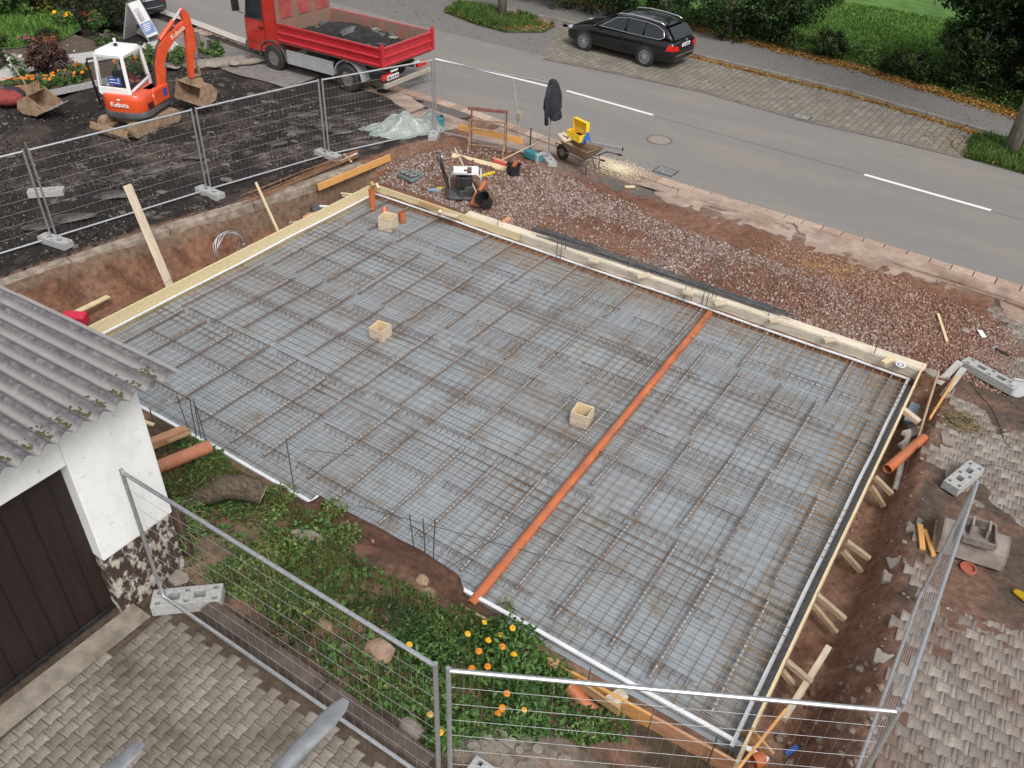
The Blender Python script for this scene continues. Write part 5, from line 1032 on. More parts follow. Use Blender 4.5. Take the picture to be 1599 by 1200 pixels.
# driver on the seat
def skin_person(name, joints, edges, loc, rz, label, clothes, sub=2):
    me = bpy.data.meshes.new(name); me.from_pydata([j[0] for j in joints], edges, []); o = bpy.data.objects.new(name, me); col.objects.link(o); o.location = loc; o.rotation_euler = (0, 0, rz)
    sk = o.modifiers.new('skin', 'SKIN'); ss = o.modifiers.new('sub', 'SUBSURF'); ss.levels = ss.render_levels = sub
    for v, j in zip(me.skin_vertices[0].data, joints): v.radius = (j[1], j[1] if len(j) < 3 else j[2])
    me.skin_vertices[0].data[0].use_root = True; me.materials.append(clothes); tag(o, label, 'person'); sk.use_smooth_shade = True
    return o
pj = [((0, 0, 0), .15, .11), ((.0, 0, .16), .14, .1), ((.02, 0, .34), .17, .11), ((.04, 0, .46), .12, .09), ((.06, 0, .54), .05), ((.08, 0, .6), .05),
      ((.02, .2, .42), .06), ((.14, .26, .2), .048), ((.36, .2, .18), .038), ((.45, .19, .2), .032), ((.02, -.2, .42), .06), ((.14, -.26, .2), .048), ((.36, -.2, .18), .038), ((.45, -.19, .2), .032),
      ((.02, .1, -.02), .09), ((.42, .14, .02), .075), ((.48, .14, -.38), .05), ((.6, .14, -.42), .04), ((.02, -.1, -.02), .09), ((.42, -.14, .02), .075), ((.48, -.14, -.38), .05), ((.6, -.14, -.42), .04)]
pe = [(0, 1), (1, 2), (2, 3), (3, 4), (4, 5), (3, 6), (6, 7), (7, 8), (8, 9), (3, 10), (10, 11), (11, 12), (12, 13), (0, 14), (14, 15), (15, 16), (16, 17), (0, 18), (18, 19), (19, 20), (20, 21)]
XC.scale = (.81,) * 3
dl = EX0 + UP @ V(-.04, .2, 1.2) * .81
man = skin_person('person', pj, pe, dl, XR, 'driver in a dark red shirt seated in the digger cab seen from behind', M['shirt']); man.scale = (.78,) * 3
MB().ico((.1, 0, .71), .105, 2, 0, (1, .8, 1.22)).build('head', M['skin'], man, smooth=True); MB().ico((.08, 0, .735), .112, 2, 0, (1, .84, 1.1)).build('hair', M['hair'], man, smooth=True)
mb = MB(); mb.ico((.21, 0, .7), .02, 1, 0, (1, .7, 1.4)); mb.build('nose', M['skin'], man, smooth=True)
mb = MB(); [mb.ico((.1, s * .088, .7), .025, 1, 0, (.8, .4, 1.3)) for s in (-1, 1)]; mb.build('ears', M['skin'], man, smooth=True)
for s in (-1, 1):
    mb = MB(); w0 = V(.45, s * .19, .2); mb.ico(w0 + V(.05, 0, 0), .042, 2, 0, (1.1, .9, .55))
    for k in range(4): y = (k - 1.5) * .02; L = (.055, .065, .06, .05)[k]; mb.tube([w0 + V(.08, y, .0), w0 + V(.08 + L * .6, y, -.005), w0 + V(.08 + L * .8, y, -.03)], [.009, .0085, .007], 6)
    mb.tube([w0 + V(.04, -s * .035, 0), w0 + V(.08, -s * .05, -.015)], [.011, .008], 6); mb.build('hand', M['skin'], man, smooth=True)
# trenching bucket with teeth lying in the dark soil at the left
def loose_bucket(loc, rz, label, wd=.62, teeth=4, m=None, sc=1.0, ears=True):
    t = empty('digger_bucket', loc, rz, label, 'bucket'); P = [(-.1, .5), (-.42, .34), (-.5, .1), (-.36, -.0), (.0, -.02), (.34, .14)]; I = [(x * .9, z * .9 + .03) for x, z in P]
    Mx = Matrix(((sc, 0, 0), (0, 0, sc), (0, sc, 0))); mb = MB(); mb.prism(P + I[::-1], -wd / 2, wd / 2, m=Mx)
    for s in (-1, 1): mb.prism(P, s * wd / 2 - .012, s * wd / 2 + .012, m=Mx)
    mb.build('shell', m or M['mudsteel'], t)
    for k in range(teeth): y = (-wd / 2 + .05 + k * (wd - .1) / max(teeth - 1, 1)) * sc; MB().bar(V(.3 * sc, y, .13 * sc), V(.52 * sc, y, .22 * sc), .05, .03).build('tooth', M['steel_l'], t, bevel=.006)
    if ears:
        for s in (-1, 1): MB().prism([(-.3, .42), (-.1, .5), (-.12, .72), (-.28, .66)], s * .12 - .015, s * .12 + .015, m=Mx).build('mounting_ear', m or M['mudsteel'], t)
    return t
loose_bucket(V(-21.95, 11.7, .28), rad(20), 'muddy digger bucket with four bright teeth lying before the garden bed', .7, 4)
# ------------------------------------------------------------------ the small things lying about
def stick(name, a, b, r, m, label, cat='stick', n=6, group=None):
    a = Vector(a); b = Vector(b); o = MB().tube([V(0, 0, 0), (b - a) * .5 + V(0, 0, .004), b - a], r, n).build(name, m, smooth='auto'); o.location = a; tag(o, label, cat, group); return o
board('leaning_plank', atx(268, 452, -13.0), atx(199, 289, -14.0), .03, .17, M['wood_pale'], 'long bare plank leaning out of the cut bank at the left', 'plank', up=(1, .6, .3))
board('leaning_lath', atx(437, 366, -12.9), atx(400, 285, -13.9), .03, .05, M['wood_new'], 'thin pale lath leaning against the old kerb behind the yellow board', 'lath', up=(1, 0, 0))
c = atx(356, 388, -13.15); mb = MB()
for k in range(4):
    r = .33 + .012 * k; mb.tube([c + V(.06 * math.sin(a * 2 + k) + .02 * k, math.cos(a) * r, math.sin(a) * r) for a in np.linspace(0, 2 * math.pi, 40)], .011, 6)
o = mb.build('cable_coil', M['steel_l'], smooth=True); tag(o, 'grey coil of cable standing in the pit behind the yellow board', 'cable coil')
board('pit_board', at(107, 494, -.3), at(170, 463, -.3), .12, .03, M['wood_yel'], 'short yellow board lying in the pit above the garage roof')
o = MB().box((0, 0, .1), (.42, .2, .2)).build('red_case', mat('red_plastic', (.5, .015, .05), (.58, .03, .07), .4, 5), bevel=.03); o.location = at(122, 503, -.35); o.rotation_euler = (.2, 0, .5); tag(o, 'red plastic case in the pit at the edge of the garage roof', 'case')
board('batter_board', at(497, 293, .12), at(610, 246, .25), .03, .17, M['wood_orange'], 'orange brown board set on edge along the far end of the cut bank')
for k, (a, b, m_, w_, lab) in enumerate([((533, 252), (559, 240), 'white', .07, 'white painted lath crossing another beside the fence foot'), ((538, 241), (549, 253), 'wood_new', .06, 'yellow lath crossing the white one beside the fence foot'), ((533, 302), (572, 306), 'wood_new', .06, 'yellowish lath heap behind the far end of the left board, top piece'), ((535, 306), (570, 310), 'wood_pale', .05, 'thin pale lath under the yellowish one behind the left board'), ((490, 318), (500, 336), 'grey_dark', .18, 'black square board piece standing behind the left yellow board'), ((499, 322), (528, 324), 'white', .08, 'white board scrap behind the left yellow board'), ((474, 340), (488, 336), 'wood_orange', .12, 'orange wood piece behind the left yellow board'), ((452, 348), (478, 345), 'wood_grey', .06, 'grey stick behind the left yellow board below the orange piece'), ((480, 335), (505, 330), 'wood_grey', .07, 'grey lath behind the left yellow board above the orange piece'), ((460, 352), (470, 349), 'wood_brown', .1, 'small brown wood scrap at the pit edge near the leaning lath'), ((562, 298), (575, 305), 'grey_dark', .12, 'dark board end by the far corner of the formwork')]):
    z = float(H1(*at(*a, -.1).xy)) if a[0] > 530 and a[1] < 260 else -.22
    board('wood_scrap', at(*a, z + .04), at(*b, z + .08), w_, .025, M[m_], lab, 'wood scrap')
board('wood_block', at(590, 290, .1), at(590, 290, .34), .12, .05, M['wood_new'], 'upright pale wood block outside the far corner of the formwork', 'wood block', up=(0, 1, 0)); board('wood_block', at(588, 293, .1) + V(-.2, .1, 0), at(588, 293, .32) + V(-.2, .1, 0), .1, .06, M['wood_brown'], 'upright dark wood block outside the far corner of the formwork', 'wood block', up=(0, 1, 0))
board('wood_block', at(688, 330, .14), at(688, 330, .4), .07, .07, M['wood_new'], 'upright pale wood peg behind the far board near the grey machine', 'wood block', up=(0, 1, 0)); board('wood_lath', at(655, 316, .2), at(700, 330, .14), .05, .08, M['wood_brown'], 'brown lath on the gravel behind the far board near the grey machine', 'lath')
board('wood_lath', at(718, 308, .12), at(745, 325, .12), .05, .07, M['wood_grey'], 'grey lath lying in front of the grey vibrating plate', 'lath'); board('wood_lath', at(690, 333, .2), at(715, 338, .2), .12, .03, M['wood_pale'], 'flat pale wood piece beside the upright peg', 'lath')
kgpipe(at(784, 350, .16), at(795, 342, .2), .065, 'short orange pipe end on the gravel above the flat planks', M['kg_old'])
# pale sheet heap
def heap(name, cpx, ax, ay, rz, hfun, m, label, cat, n=56):
    c = gat(*cpx); mb = MB(); R3 = Matrix.Rotation(rz, 3, 'Z'); vs = [V(0, 0, hfun(0, 0))]; fs = []
    for i in range(1, n):
        for k in range(n * 2):
            r = i / (n - 1); a = 2 * math.pi * k / (n * 2); rr = r * (1 + .18 * math.sin(3 * a + 1) + .1 * math.sin(7 * a)); x, y = rr * math.cos(a), rr * math.sin(a); p = R3 @ V(x * ax, y * ay, 0); z = hfun(x, y) * (1 - r ** 3) + .01
            vs.append(V(p.x, p.y, z + float(H1(c.x + p.x, c.y + p.y)) - c.z))
    K = n * 2
    for k in range(K): fs.append((0, 1 + k, 1 + (k + 1) % K))
    for i in range(n - 2):
        for k in range(K): a = 1 + i * K + k; b = 1 + i * K + (k + 1) % K; fs.append((a, a + K, b + K, b))
    mb.add(vs, fs); o = mb.build(name, m, smooth=True); o.location = c; tag(o, label, cat); return o
heap('plastic_sheet_heap', (628, 206), 1.12, .52, .82, lambda x, y: max(.02, .42 * math.exp(-((x - .05) / .5) ** 2 - (y / .6) ** 2) + .55 * math.exp(-((x - .72) / .17) ** 2 - (y / .3) ** 2) + .1 * abs(math.sin(5 * x + 4 * y + 3 * math.sin(5 * y))) + .035 * math.sin(9 * x - 6 * y + 2 * math.sin(4 * x))), M['tarp'], 'crumpled pale green plastic sheet heaped beside the street corner fence post', 'plastic sheet')
t = gat(684, 200); o = empty('teal_can', t, .4, 'teal canister standing at the street corner fence post', 'canister'); MB().box((0, 0, .16), (.34, .22, .3)).build('can_body', M['teal'], o, bevel=.05, seg=3); MB().tube([V(-.1, 0, .3), V(-.1, 0, .38), V(.08, 0, .38), V(.08, 0, .3)], .02, 8).build('can_handle', M['teal'], o); MB().lathe([(.04, .3), (.04, .36)], 12, (.12, 0, 0)).build('can_cap', M['black'], o)
# steel trestle
A, B = gat(734, 239), gat(788, 246); T_ = empty('trestle', A, 0, 'rusty steel trestle with a raised red top frame standing behind the gravel pile', 'trestle'); d = B - A; d.z = 0; n_ = V(-d.y, d.x, 0).normalized(); Zv = V(0, 0, 1)
gb_ = M['mudsteel']; rr_ = mat('red_oxide', (.16, .06, .045), (.24, .1, .075), .75, 8)
for i, e in enumerate((V(0, 0, 0), d)):
    for s in (-1, 1): MB().tube([e + n_ * (.3 * s), e + Zv * .42 + n_ * .02 * s], .022, 8).build('foot_strut', gb_, T_)
    MB().tube([e + Zv * .2, e + Zv * .86], .028, 8).build('leg', gb_, T_); MB().tube([e * .98 + V(.03, .03, .3), e * .98 + V(.03, .03, 1.12)], .022, 8).build('leg', rr_, T_)
for z in (.22, .62, .86): MB().tube([Zv * z, d + Zv * z], .02, 8).build('cross_bar', gb_, T_)
MB().bar(V(0, 0, 1.13) - d * .06, d * 1.06 + V(0, 0, 1.13), .06, .07).build('top_rail', rr_, T_, bevel=.006)
board('trestle_board', A + V(-.55, .28, .46), B + V(.25, .45, .34), .03, .16, M['wood_orange'], 'orange brown board leaning behind the steel trestle')
board('loose_plank', gat(706, 243, .05), gat(791, 264, .05), .22, .05, M['wood_new'], 'thick fresh yellow plank on the gravel in front of the trestle', 'plank')
# broom
a, b = gat(771, 250, .14), gat(793, 258, .12); t = empty('broom', a, 0, 'broom with red bristle head lying on the fresh plank', 'broom'); MB().bar(V(0, 0, .05), b - a + V(0, 0, .05), .06, .04).build('broom_head', M['wood_red'], t, bevel=.008); MB().bar(V(0, 0, 0), b - a, .09, .07).build('bristles', M['broom'], t, bevel=.015); MB().tube([(b - a) * .5 + V(0, 0, .05), gat(842, 222, .3) - a], .013, 8).build('broom_handle', M['wood_pale'], t)
def pail(loc, rot, r, h, label, rim=True):
    t = empty('builders_bucket', loc, 0, label, 'bucket'); t.rotation_euler = rot; MB().lathe([(r * .78, 0), (r, h), (r * 1.05, h), (r * 1.05, h - .02), (r * .96, h - .02), (r * .74, .012)], 24, cap=True).build('bucket_wall', M['black'], t, smooth='auto')
    mb = MB(); mb.tube([V(r * 1.02 * math.cos(a), r * .1 + r * .95 * math.sin(a) * .9, h - .02 + .0 * a) for a in np.linspace(0, math.pi, 14)], .004, 5); mb.build('bucket_handle', M['steel_l'], t); return t
g = gat(802, 275); pail(g, (0, 0, .3), .17, .3, 'black builders bucket with an orange pipe end sticking out'); kgpipe(g + V(-.05, -.02, .12), g + V(.05, .06, .38), .055, 'orange pipe end standing in the black bucket by the broom')
g = gat(762, 318, .15); pail(g, (.75, -.25, .2), .17, .3, 'tilted empty black builders bucket beside the vibrating plate')
kgpipe(gat(738, 320, .08), gat(746, 302, .28), .065, 'orange pipe elbow lying against the vibrating plate'); kgpipe(gat(748, 300, .3), gat(757, 285, .38), .05, 'orange pipe piece resting on the rim of the tilted bucket'); kgpipe(gat(746, 322, .05), gat(745, 306, .24), .075, 'short fat orange pipe socket standing beside the tilted bucket')
def level(a, b, m, label, h=.06, w_=.03):
    a = Vector(a); b = Vector(b); t = empty('spirit_level', a, 0, label, 'spirit level'); MB().bar(V(0, 0, 0), b - a, w_, h).build('level_body', m, t, bevel=.004); d = b - a
    for u in (.15, .5, .85): MB().bar(d * (u - .03) + V(0, 0, h * .35), d * (u + .03) + V(0, 0, h * .35), w_ * 1.15, h * .5).build('vial', M['tarp'], t)
    for u in (0, 1): MB().bar(d * (u - .008), d * (u + .008), w_ * 1.2, h * 1.15).build('end_cap', M['black'], t)
level(gat(747, 276, .06), gat(773, 269, .06), M['yellow'], 'yellow spirit level lying on the gravel behind the vibrating plate')
# vibrating plate compactor
VP = gat(728, 306); t = empty('plate_compactor', VP, rad(35), 'grey vibrating plate compactor with a black base and handle', 'compactor')
mb = MB(); secs = [[V(x, y, z) for y, z in ((-.27, z0), (.27, z0), (.27, z0 + .05), (-.27, z0 + .05))] for x, z0 in ((-.42, .1), (-.34, .02), (.3, .02), (.42, .14))]; mb.loft(secs); mb.build('base_plate', M['grey_dark'], t, bevel=.015)
mb = MB(); mb.lathe([(.13, -.2), (.13, .2)], 16, (.08, 0, .18), m=Matrix.Rotation(math.pi / 2, 3, 'X')); mb.box((.05, 0, .13), (.4, .4, .14)); mb.build('exciter', M['dark_steel'], t, bevel=.02)
mb = MB(); mb.box((-.04, 0, .38), (.36, .34, .26)); mb.lathe([(.1, 0), (.1, .06)], 16, (-.04, .0, .5)); mb.build('engine', M['black'], t, bevel=.04)
mb = MB(); P = [(-.3, .60), (.26, .60), (.34, .54), (.34, .5), (.26, .555), (-.3, .555), (-.36, .5), (-.36, .54)]
for s in (-1, 1): mb.tube([V(.34, .2 * s, .18), V(.33, .2 * s, .5), V(.24, .2 * s, .6), V(-.3, .2 * s, .6), V(-.36, .2 * s, .5), V(-.34, .2 * s, .2)], .022, 8)
mb.build('guard_frame', M['steel_l'], t, smooth=True); mb = MB(); mb.box((-.16, 0, .6), (.24, .42, .03)); mb.box((.2, 0, .59), (.16, .42, .04)); mb.box((.33, 0, .5), (.03, .42, .16)); mb.box((-.02, .14, .6), (.1, .14, .03)); mb.box((-.02, -.14, .6), (.1, .14, .03)); mb.build('hood', M['white'], t, bevel=.015)
mb = MB(); 
for s in (-1, 1): mb.tube([V(-.36, .12 * s, .2), V(-.48, .12 * s, .5), V(-.55, .13 * s, .78)], .02, 8)
mb.tube([V(-.55, -.16, .78), V(-.55, .16, .78)], .024, 8); mb.build('guide_handle', M['black'], t); mb = MB(); mb.ico((-.54, .18, .82), .05, 2, .1); mb.build('throttle_knob', M['steel_l'], t, smooth=True)
mb = MB(); mb.tube([V(-.54, .1, .8), V(-.6, .2, .92), V(-.64, .05, .97), V(-.62, -.12, .9), V(-.54, -.1, .79)], .014, 6); mb.build('cable_loop', M['cable'], t)
stick('long_stick', gat(747, 306, .2), aty(711, 232, gat(747, 306).y + .35), .016, M['wood_pale'], 'long wooden handle leaning across the vibrating plate', 'handle')
# open tool case
c = gat(640, 278, .02); t = empty('tool_case', c, rad(-8), 'open grey green tool case lying on the gravel', 'tool case'); MB().box((0, 0, .04), (.5, .34, .08)).build('case_base', M['greencase'], t, bevel=.015); mb = MB(); mb.box((0, .3, .05), (.5, .3, .06)); mb.build('case_lid', M['greencase'], t, bevel=.015)
mb = MB(); mb.box((0, .0, .083), (.42, .26, .01)); mb.build('case_insert', M['black'], t)
for k in range(3): MB().bar(V(-.18 + k * .14, -.08, .1), V(-.1 + k * .14, .08, .1), .03, .025).build('tool', M['steel_l'], t)
t = empty('angle_grinder', gat(680, 298, .06), rad(30), 'blue and yellow angle grinder lying on the gravel', 'power tool'); MB().tube([V(-.16, 0, 0), V(-.08, 0, .01), V(.08, 0, .015), V(.14, 0, .02)], [.035, .042, .045, .03], 12).build('grinder_body', M['bluegrey'], t, smooth='auto'); MB().lathe([(.07, -.004), (.07, .004)], 20, (.18, 0, -.02)).build('disc', M['steel_l'], t); MB().bar(V(.02, .03, .04), V(.16, .05, .05), .05, .04).build('guard', M['yellow'], t, bevel=.01)
# jacket over the fence post
JT = V(JP.x, JP.y, 2.02); mb = MB(); secs = []
for z, rx, ry, ox in ((.05, .03, .03, 0), (.02, .09, .07, .0), (-.15, .13, .11, .0), (-.4, .16, .13, .02), (-.62, .19, .14, .03), (-.78, .21, .13, .06), (-.86, .17, .1, -.02)):
    secs.append([V(ox + rx * math.cos(a) * (1 + .2 * math.sin(3 * a + z * 4) + .22 * math.sin(8 * a + z * 2)), ry * math.sin(a) * (1 + .2 * math.cos(4 * a - z * 6)), z + (.07 * math.sin(2 * a + 1) - .1 * math.cos(a) if z < -.5 else 0)) for a in np.linspace(0, 2 * math.pi, 26, endpoint=False)])
j = empty('jacket', JT, .5, 'dark blue work jacket hung over the fence post by the street', 'jacket'); mb.loft(secs).build('jacket_body', M['cloth_dark'], j, smooth=True, sub=1)
mb = MB(); mb.tube([V(.08, .06, -.08), V(.17, .1, -.35), V(.19, .1, -.6), V(.2, .08, -.68)], [.06, .065, .055, .05], 12); mb.build('sleeve', M['cloth_dark'], j, smooth=True); mb = MB(); mb.tube([V(-.06, -.06, -.08), V(-.12, -.12, -.4), V(-.1, -.13, -.8), V(-.09, -.12, -1.02)], [.055, .06, .055, .05], 12); mb.build('sleeve', M['cloth_dark'], j, smooth=True)
stick('wooden_stake', gat(813, 218), V(gat(813, 218).x - .35, gat(813, 218).y + .1, 1.45), .02, M['wood_grey'], 'tall thin wooden stake standing at the kerb left of the jacket', 'stake'); 
o = MB().box((0, 0, .0), (.14, .1, .2)).build('marker_block', M['wood_grey'], bevel=.01); o.location = gat(813, 218) + V(-.08, .02, .62); tag(o, 'small wood block fixed to the tall wooden stake', 'wood block')
stick('black_stake', gat(828, 237), gat(828, 237) + V(0, 0, .62), .018, M['black'], 'short black stake between the wooden stake and the jacket', 'stake'); board('wood_lath', gat(800, 233, .03), gat(832, 240, .03), .1, .03, M['wood_pale'], 'pale lath on the ground below the black stake', 'lath')
o = empty('tool_bag', gat(833, 249), -.2, 'long teal tool pack lying under the fence by the jacket', 'tool pack'); MB().box((0, 0, .1), (.52, .2, .2)).build('pack_body', M['teal'], o, bevel=.04, seg=3); MB().box((.2, 0, .1), (.1, .215, .21)).build('pack_flap', M['grey'], o, bevel=.02)
# wheelbarrow with tool box, board and levels
WB = gat(905, 262); t = empty('wheelbarrow', WB, rad(-16), 'muddy wheelbarrow carrying a yellow tool box at the kerb', 'wheelbarrow')
tub = []; 
for z, x0, x1, w_ in ((.36, -.22, .3, .2), (.62, -.5, .5, .32)): tub.append([V(x0, -w_ * .9, z), V(x1, -w_, z), V(x1, w_, z), V(x0, w_ * .9, z)])
inn = [[V(v.x * .95, v.y * .95, v.z + (.02 if i == 0 else .0)) for v in s] for i, s in enumerate(tub)]
MB().loft([tub[0], tub[1], inn[1], inn[0]]).build('tub', M['mudsteel'], t, bevel=.01)
for s in (-1, 1):
    MB().tube([V(-.72, .1 * s, .24), V(-.3, .2 * s, .33), V(.3, .24 * s, .34), V(.62, .27 * s, .55), V(1.0, .29 * s, .6)], .017, 8).build('handle', M['steel'], t, smooth=True); MB().tube([V(.95, .29 * s, .595), V(1.08, .29 * s, .61)], .024, 8).build('grip', M['black'], t)
    MB().tube([V(.18, .2 * s, .34), V(.34, .22 * s, .03), V(.46, .22 * s, .03), V(.42, .24 * s, .4)], .015, 8).build('leg', M['steel'], t, smooth=True)
MB().tube([V(-.72, -.12, .3), V(-.9, 0, .34), V(-.72, .12, .3)], .015, 8).build('wheel_guard', M['steel'], t)
w_ = empty('wheel', (-.62, 0, .2)); w_.parent = t; Rx = Matrix.Rotation(math.pi / 2, 3, 'X'); MB().lathe([(.1, -.035), (.16, -.05), (.195, -.03), (.2, 0), (.195, .03), (.16, .05), (.1, .035)], 24, cap=False, m=Rx).build('tyre', M['rubber'], w_, smooth='auto'); MB().lathe([(.11, -.03), (.03, -.02), (.03, .02), (.11, .03)], 20, m=Rx).build('rim', M['mudsteel'], w_)
WBm = Matrix.Translation(WB) @ Matrix.Rotation(rad(-16), 4, 'Z')
q = empty('yellow_toolbox', WBm @ V(-.28, .12, .62), rad(-20), 'open yellow plastic tool box perched on the wheelbarrow', 'tool box'); mb = MB()
for c, dd in [((0, 0, .01), (.5, .26, .02)), ((0, -.13, .09), (.5, .02, .18)), ((0, .13, .09), (.5, .02, .18)), ((-.24, 0, .09), (.02, .24, .18)), ((.24, 0, .09), (.02, .24, .18)), ((0, 0, .09), (.46, .012, .16)), ((.05, .06, .09), (.012, .1, .15))]: mb.box(c, dd)
mb.build('box_tray', M['yellow'], q); mb = MB(); Rm = Matrix.Rotation(rad(-18), 3, 'X')
for c, dd in [((0, .15, .32), (.5, .02, .26)), ((0, .1, .44), (.5, .1, .02)), ((-.24, .1, .32), (.02, .1, .24)), ((.24, .1, .32), (.02, .1, .24))]: mb.box(c, dd)
mb.build('box_lid', M['yellow'], q, bevel=.006); MB().box((.12, -.04, .14), (.14, .09, .09)).build('box_content', M['black'], q)
o = MB().box((0, 0, .02), (.3, .24, .05)).build('trowel_board', M['wood_pale'], bevel=.006); o.matrix_world = WBm @ Matrix.Translation((-.5, -.1, .62)) @ Matrix.Rotation(.35, 4, 'Y'); tag(o, 'pale wooden board lying on the nose of the wheelbarrow', 'board')
mb = MB(); mb.tube([V(-.08, 0, 0), V(.06, .01, 0)], .012, 6); mb.ico((.1, .02, 0), .03, 1); o = mb.build('trowel', M['steel']); o.matrix_world = WBm @ Matrix.Translation((-.48, -.12, .68)); tag(o, 'small dark hand tool on the board at the wheelbarrow nose', 'hand tool')
level(WBm @ V(.1, .05, .68), WBm @ V(1.15, .22, .8), M['aluminium'], 'silver spirit level lying over the wheelbarrow', .07, .03)
o = MB().prism([(-.12, 0), (.12, 0), (.03, .28), (-.02, .28)], -.015, .015, m=Matrix(((1, 0, 0), (0, 0, 1), (0, 1, 0)))).build('float_board', M['blue']); o.matrix_world = WBm @ Matrix.Translation((.08, .1, .62)) @ Matrix.Rotation(.6, 4, 'Z'); tag(o, 'blue plastering float standing in the wheelbarrow beside the silver level', 'float')
# sawdust spill by the wheelbarrow: many pale crumbs
sw = mat('sawdust_bits', (.62, .54, .36), (.74, .67, .48), .95, 30); mb = MB(); cz = at(965, 262, .03)
for k in range(3000):
    a = rng.uniform(0, 2 * math.pi); r = abs(rng.normal(0, .42)); x, y = cz.x + r * math.cos(a) * 1.1, cz.y + r * math.sin(a) * .62; mb.box((x, y, max(float(H1(x, y)), -.01) + .045), (rng.uniform(.008, .026), rng.uniform(.008, .02), rng.uniform(.005, .01)), rng.uniform(0, 3))
kind(tag(mb.build('sawdust', sw), 'pale sawdust spilled on the pavement under the wheelbarrow', 'sawdust'), 'stuff')
# drains and manhole
def drain(px, label):
    c = at(*px, .006); t = empty('drain_grate', c, rad(-3), label, 'drain'); mb = MB()
    for y in (-.2, .2): mb.box((0, y, .0), (.52, .04, .03))
    for x in (-.25, .25): mb.box((x, 0, .0), (.04, .36, .03))
    mb.build('grate_frame', M['steel'], t); MB().box((0, 0, -.01), (.46, .36, .02)).build('shaft', M['black'], t)
    for k in range(7): MB().box((-.2 + k * .066, 0, .004), (.022, .36, .03)).build('bar', M['grey'], t)
drain((1040, 268), 'iron drain grate in the near gutter right of the wheelbarrow'); drain((1253, 183), 'iron drain grate at the edge of the far parking strip')
c = at(1030, 219, .0); t = empty('manhole_cover', c, 0, 'round manhole cover in the road surface', 'manhole'); MB().lathe([(.36, 0), (.36, .006), (.3, .006), (.3, 0)], 32).build('cover_ring', mat('cast_iron', (.11, .085, .07), (.2, .16, .13), .7, 20), t); MB().lathe([(.295, 0), (.295, .006)], 32).build('cover_plate', mat('cover_fill', (.22, .19, .165), (.3, .265, .23), .9, 20), t)
# things on the right yard
CR = at(1588, 606, .2); t = empty('cable_reel', CR, .3, 'white cable reel lying beside the concrete block at the right edge', 'cable reel'); Rr_ = Matrix.Rotation(rad(60), 3, 'X')
for z in (-.08, .08): MB().lathe([(.15, z - .006), (.15, z + .006)], 28, m=Rr_).build('flange', M['grey'], t)
MB().lathe([(.1, -.07), (.1, .07)], 24, m=Rr_).build('wound_cable', M['cable'], t); MB().tube([V(-.12, 0, 0), V(-.12, -.05, .2), V(.12, -.05, .2), V(.12, 0, 0)], .01, 6).build('reel_frame', M['steel_l'], t)
def wiggle(pts, r, m, name, label, cat):
    P = [gat(*p, .012) for p in pts]; Q = []
    for i in range(len(P) - 1):
        p0, p1, p2, p3 = P[max(i - 1, 0)], P[i], P[i + 1], P[min(i + 2, len(P) - 1)]
        for k in range(8): u = k / 8; Q.append(.5 * ((2 * p1) + (-p0 + p2) * u + (2 * p0 - 5 * p1 + 4 * p2 - p3) * u * u + (-p0 + 3 * p1 - 3 * p2 + p3) * u ** 3))
    Q.append(P[-1]); Q = [V(q.x, q.y, float(H1(q.x, q.y)) + .012) for q in Q]; tag(MB().tube(Q, r, 6).build(name, m, smooth=True), label, cat)
wiggle([(1578, 612), (1560, 580), (1530, 570), (1512, 590), (1550, 640), (1570, 690), (1580, 700)], .0045, M['cable'], 'power_cable', 'thin black cable winding from the reel over the muddy paving', 'cable'); wiggle([(1528, 735), (1545, 726), (1575, 733), (1610, 745)], .0045, M['cable'], 'power_cable', 'thin black cable running off to the right from the upper concrete block', 'cable')
c = gat(1500, 660, .03); mb = MB()
for k in range(34):
    r = rng.uniform(.1, .26); ox, oy = rng.normal(0, .06, 2); P = [c + V(ox + r * 1.15 * math.cos(a + k), oy + r * .8 * math.sin(a + k), .02 + .05 * rng.random() + .03 * math.sin(a * 2 + k)) for a in np.linspace(0, rng.uniform(2.5, 6), 14)]; mb.tube(P, .0045, 4)
o = mb.build('wire_tangle', M['wirecoil'], smooth=True); tag(o, 'tangle of rusty tie wire lying on the muddy paving', 'wire')
for a, b, w_, m_, lab in [((1437, 820), (1441, 858), .07, 'wood_orange', 'orange wedge on the paving, the upright left one'), ((1444, 828), (1458, 868), .05, 'wood_orange', 'thin orange wedge on the paving leaning right'), ((1466, 815), (1458, 860), .07, 'wood_brown', 'brown wood wedge against the grey digger bucket')]: board('wood_wedge', gat(*a, .03), gat(*b, .03), w_, .045, M[m_], lab, 'wedge')
lb = loose_bucket(gat(1510, 850, .0), rad(100), 'wide grey digger bucket lying upside down under the edge on fence', .95, 0, mat('grey_mud_steel', (.16, .13, .115), (.27, .23, .205), .7, 6, .1, dirt=(.2, .14, .1), dirt_amt=.35), .8)
mb = MB()
for c, dd in [((-.2, -.19, .42), (.4, .03, .1)), ((-.2, .19, .42), (.4, .03, .1)), ((-.4, 0, .42), (.03, .38, .1)), ((0, 0, .42), (.03, .38, .1)), ((-.2, 0, .36), (.4, .38, .02))]: mb.box(c, dd)
mb.build('coupling_frame', bpy.data.materials['grey_mud_steel'], lb, bevel=.006)
o = MB().lathe([(.1, 0), (.1, .03), (.075, .03), (.075, .005), (.01, .005)], 20).build('metal_cover', mat('rust_red_lid', (.3, .08, .05), (.38, .12, .08), .6, 6)); o.location = gat(1512, 889, .01); tag(o, 'round rust red lid on the paving below the grey bucket', 'lid')
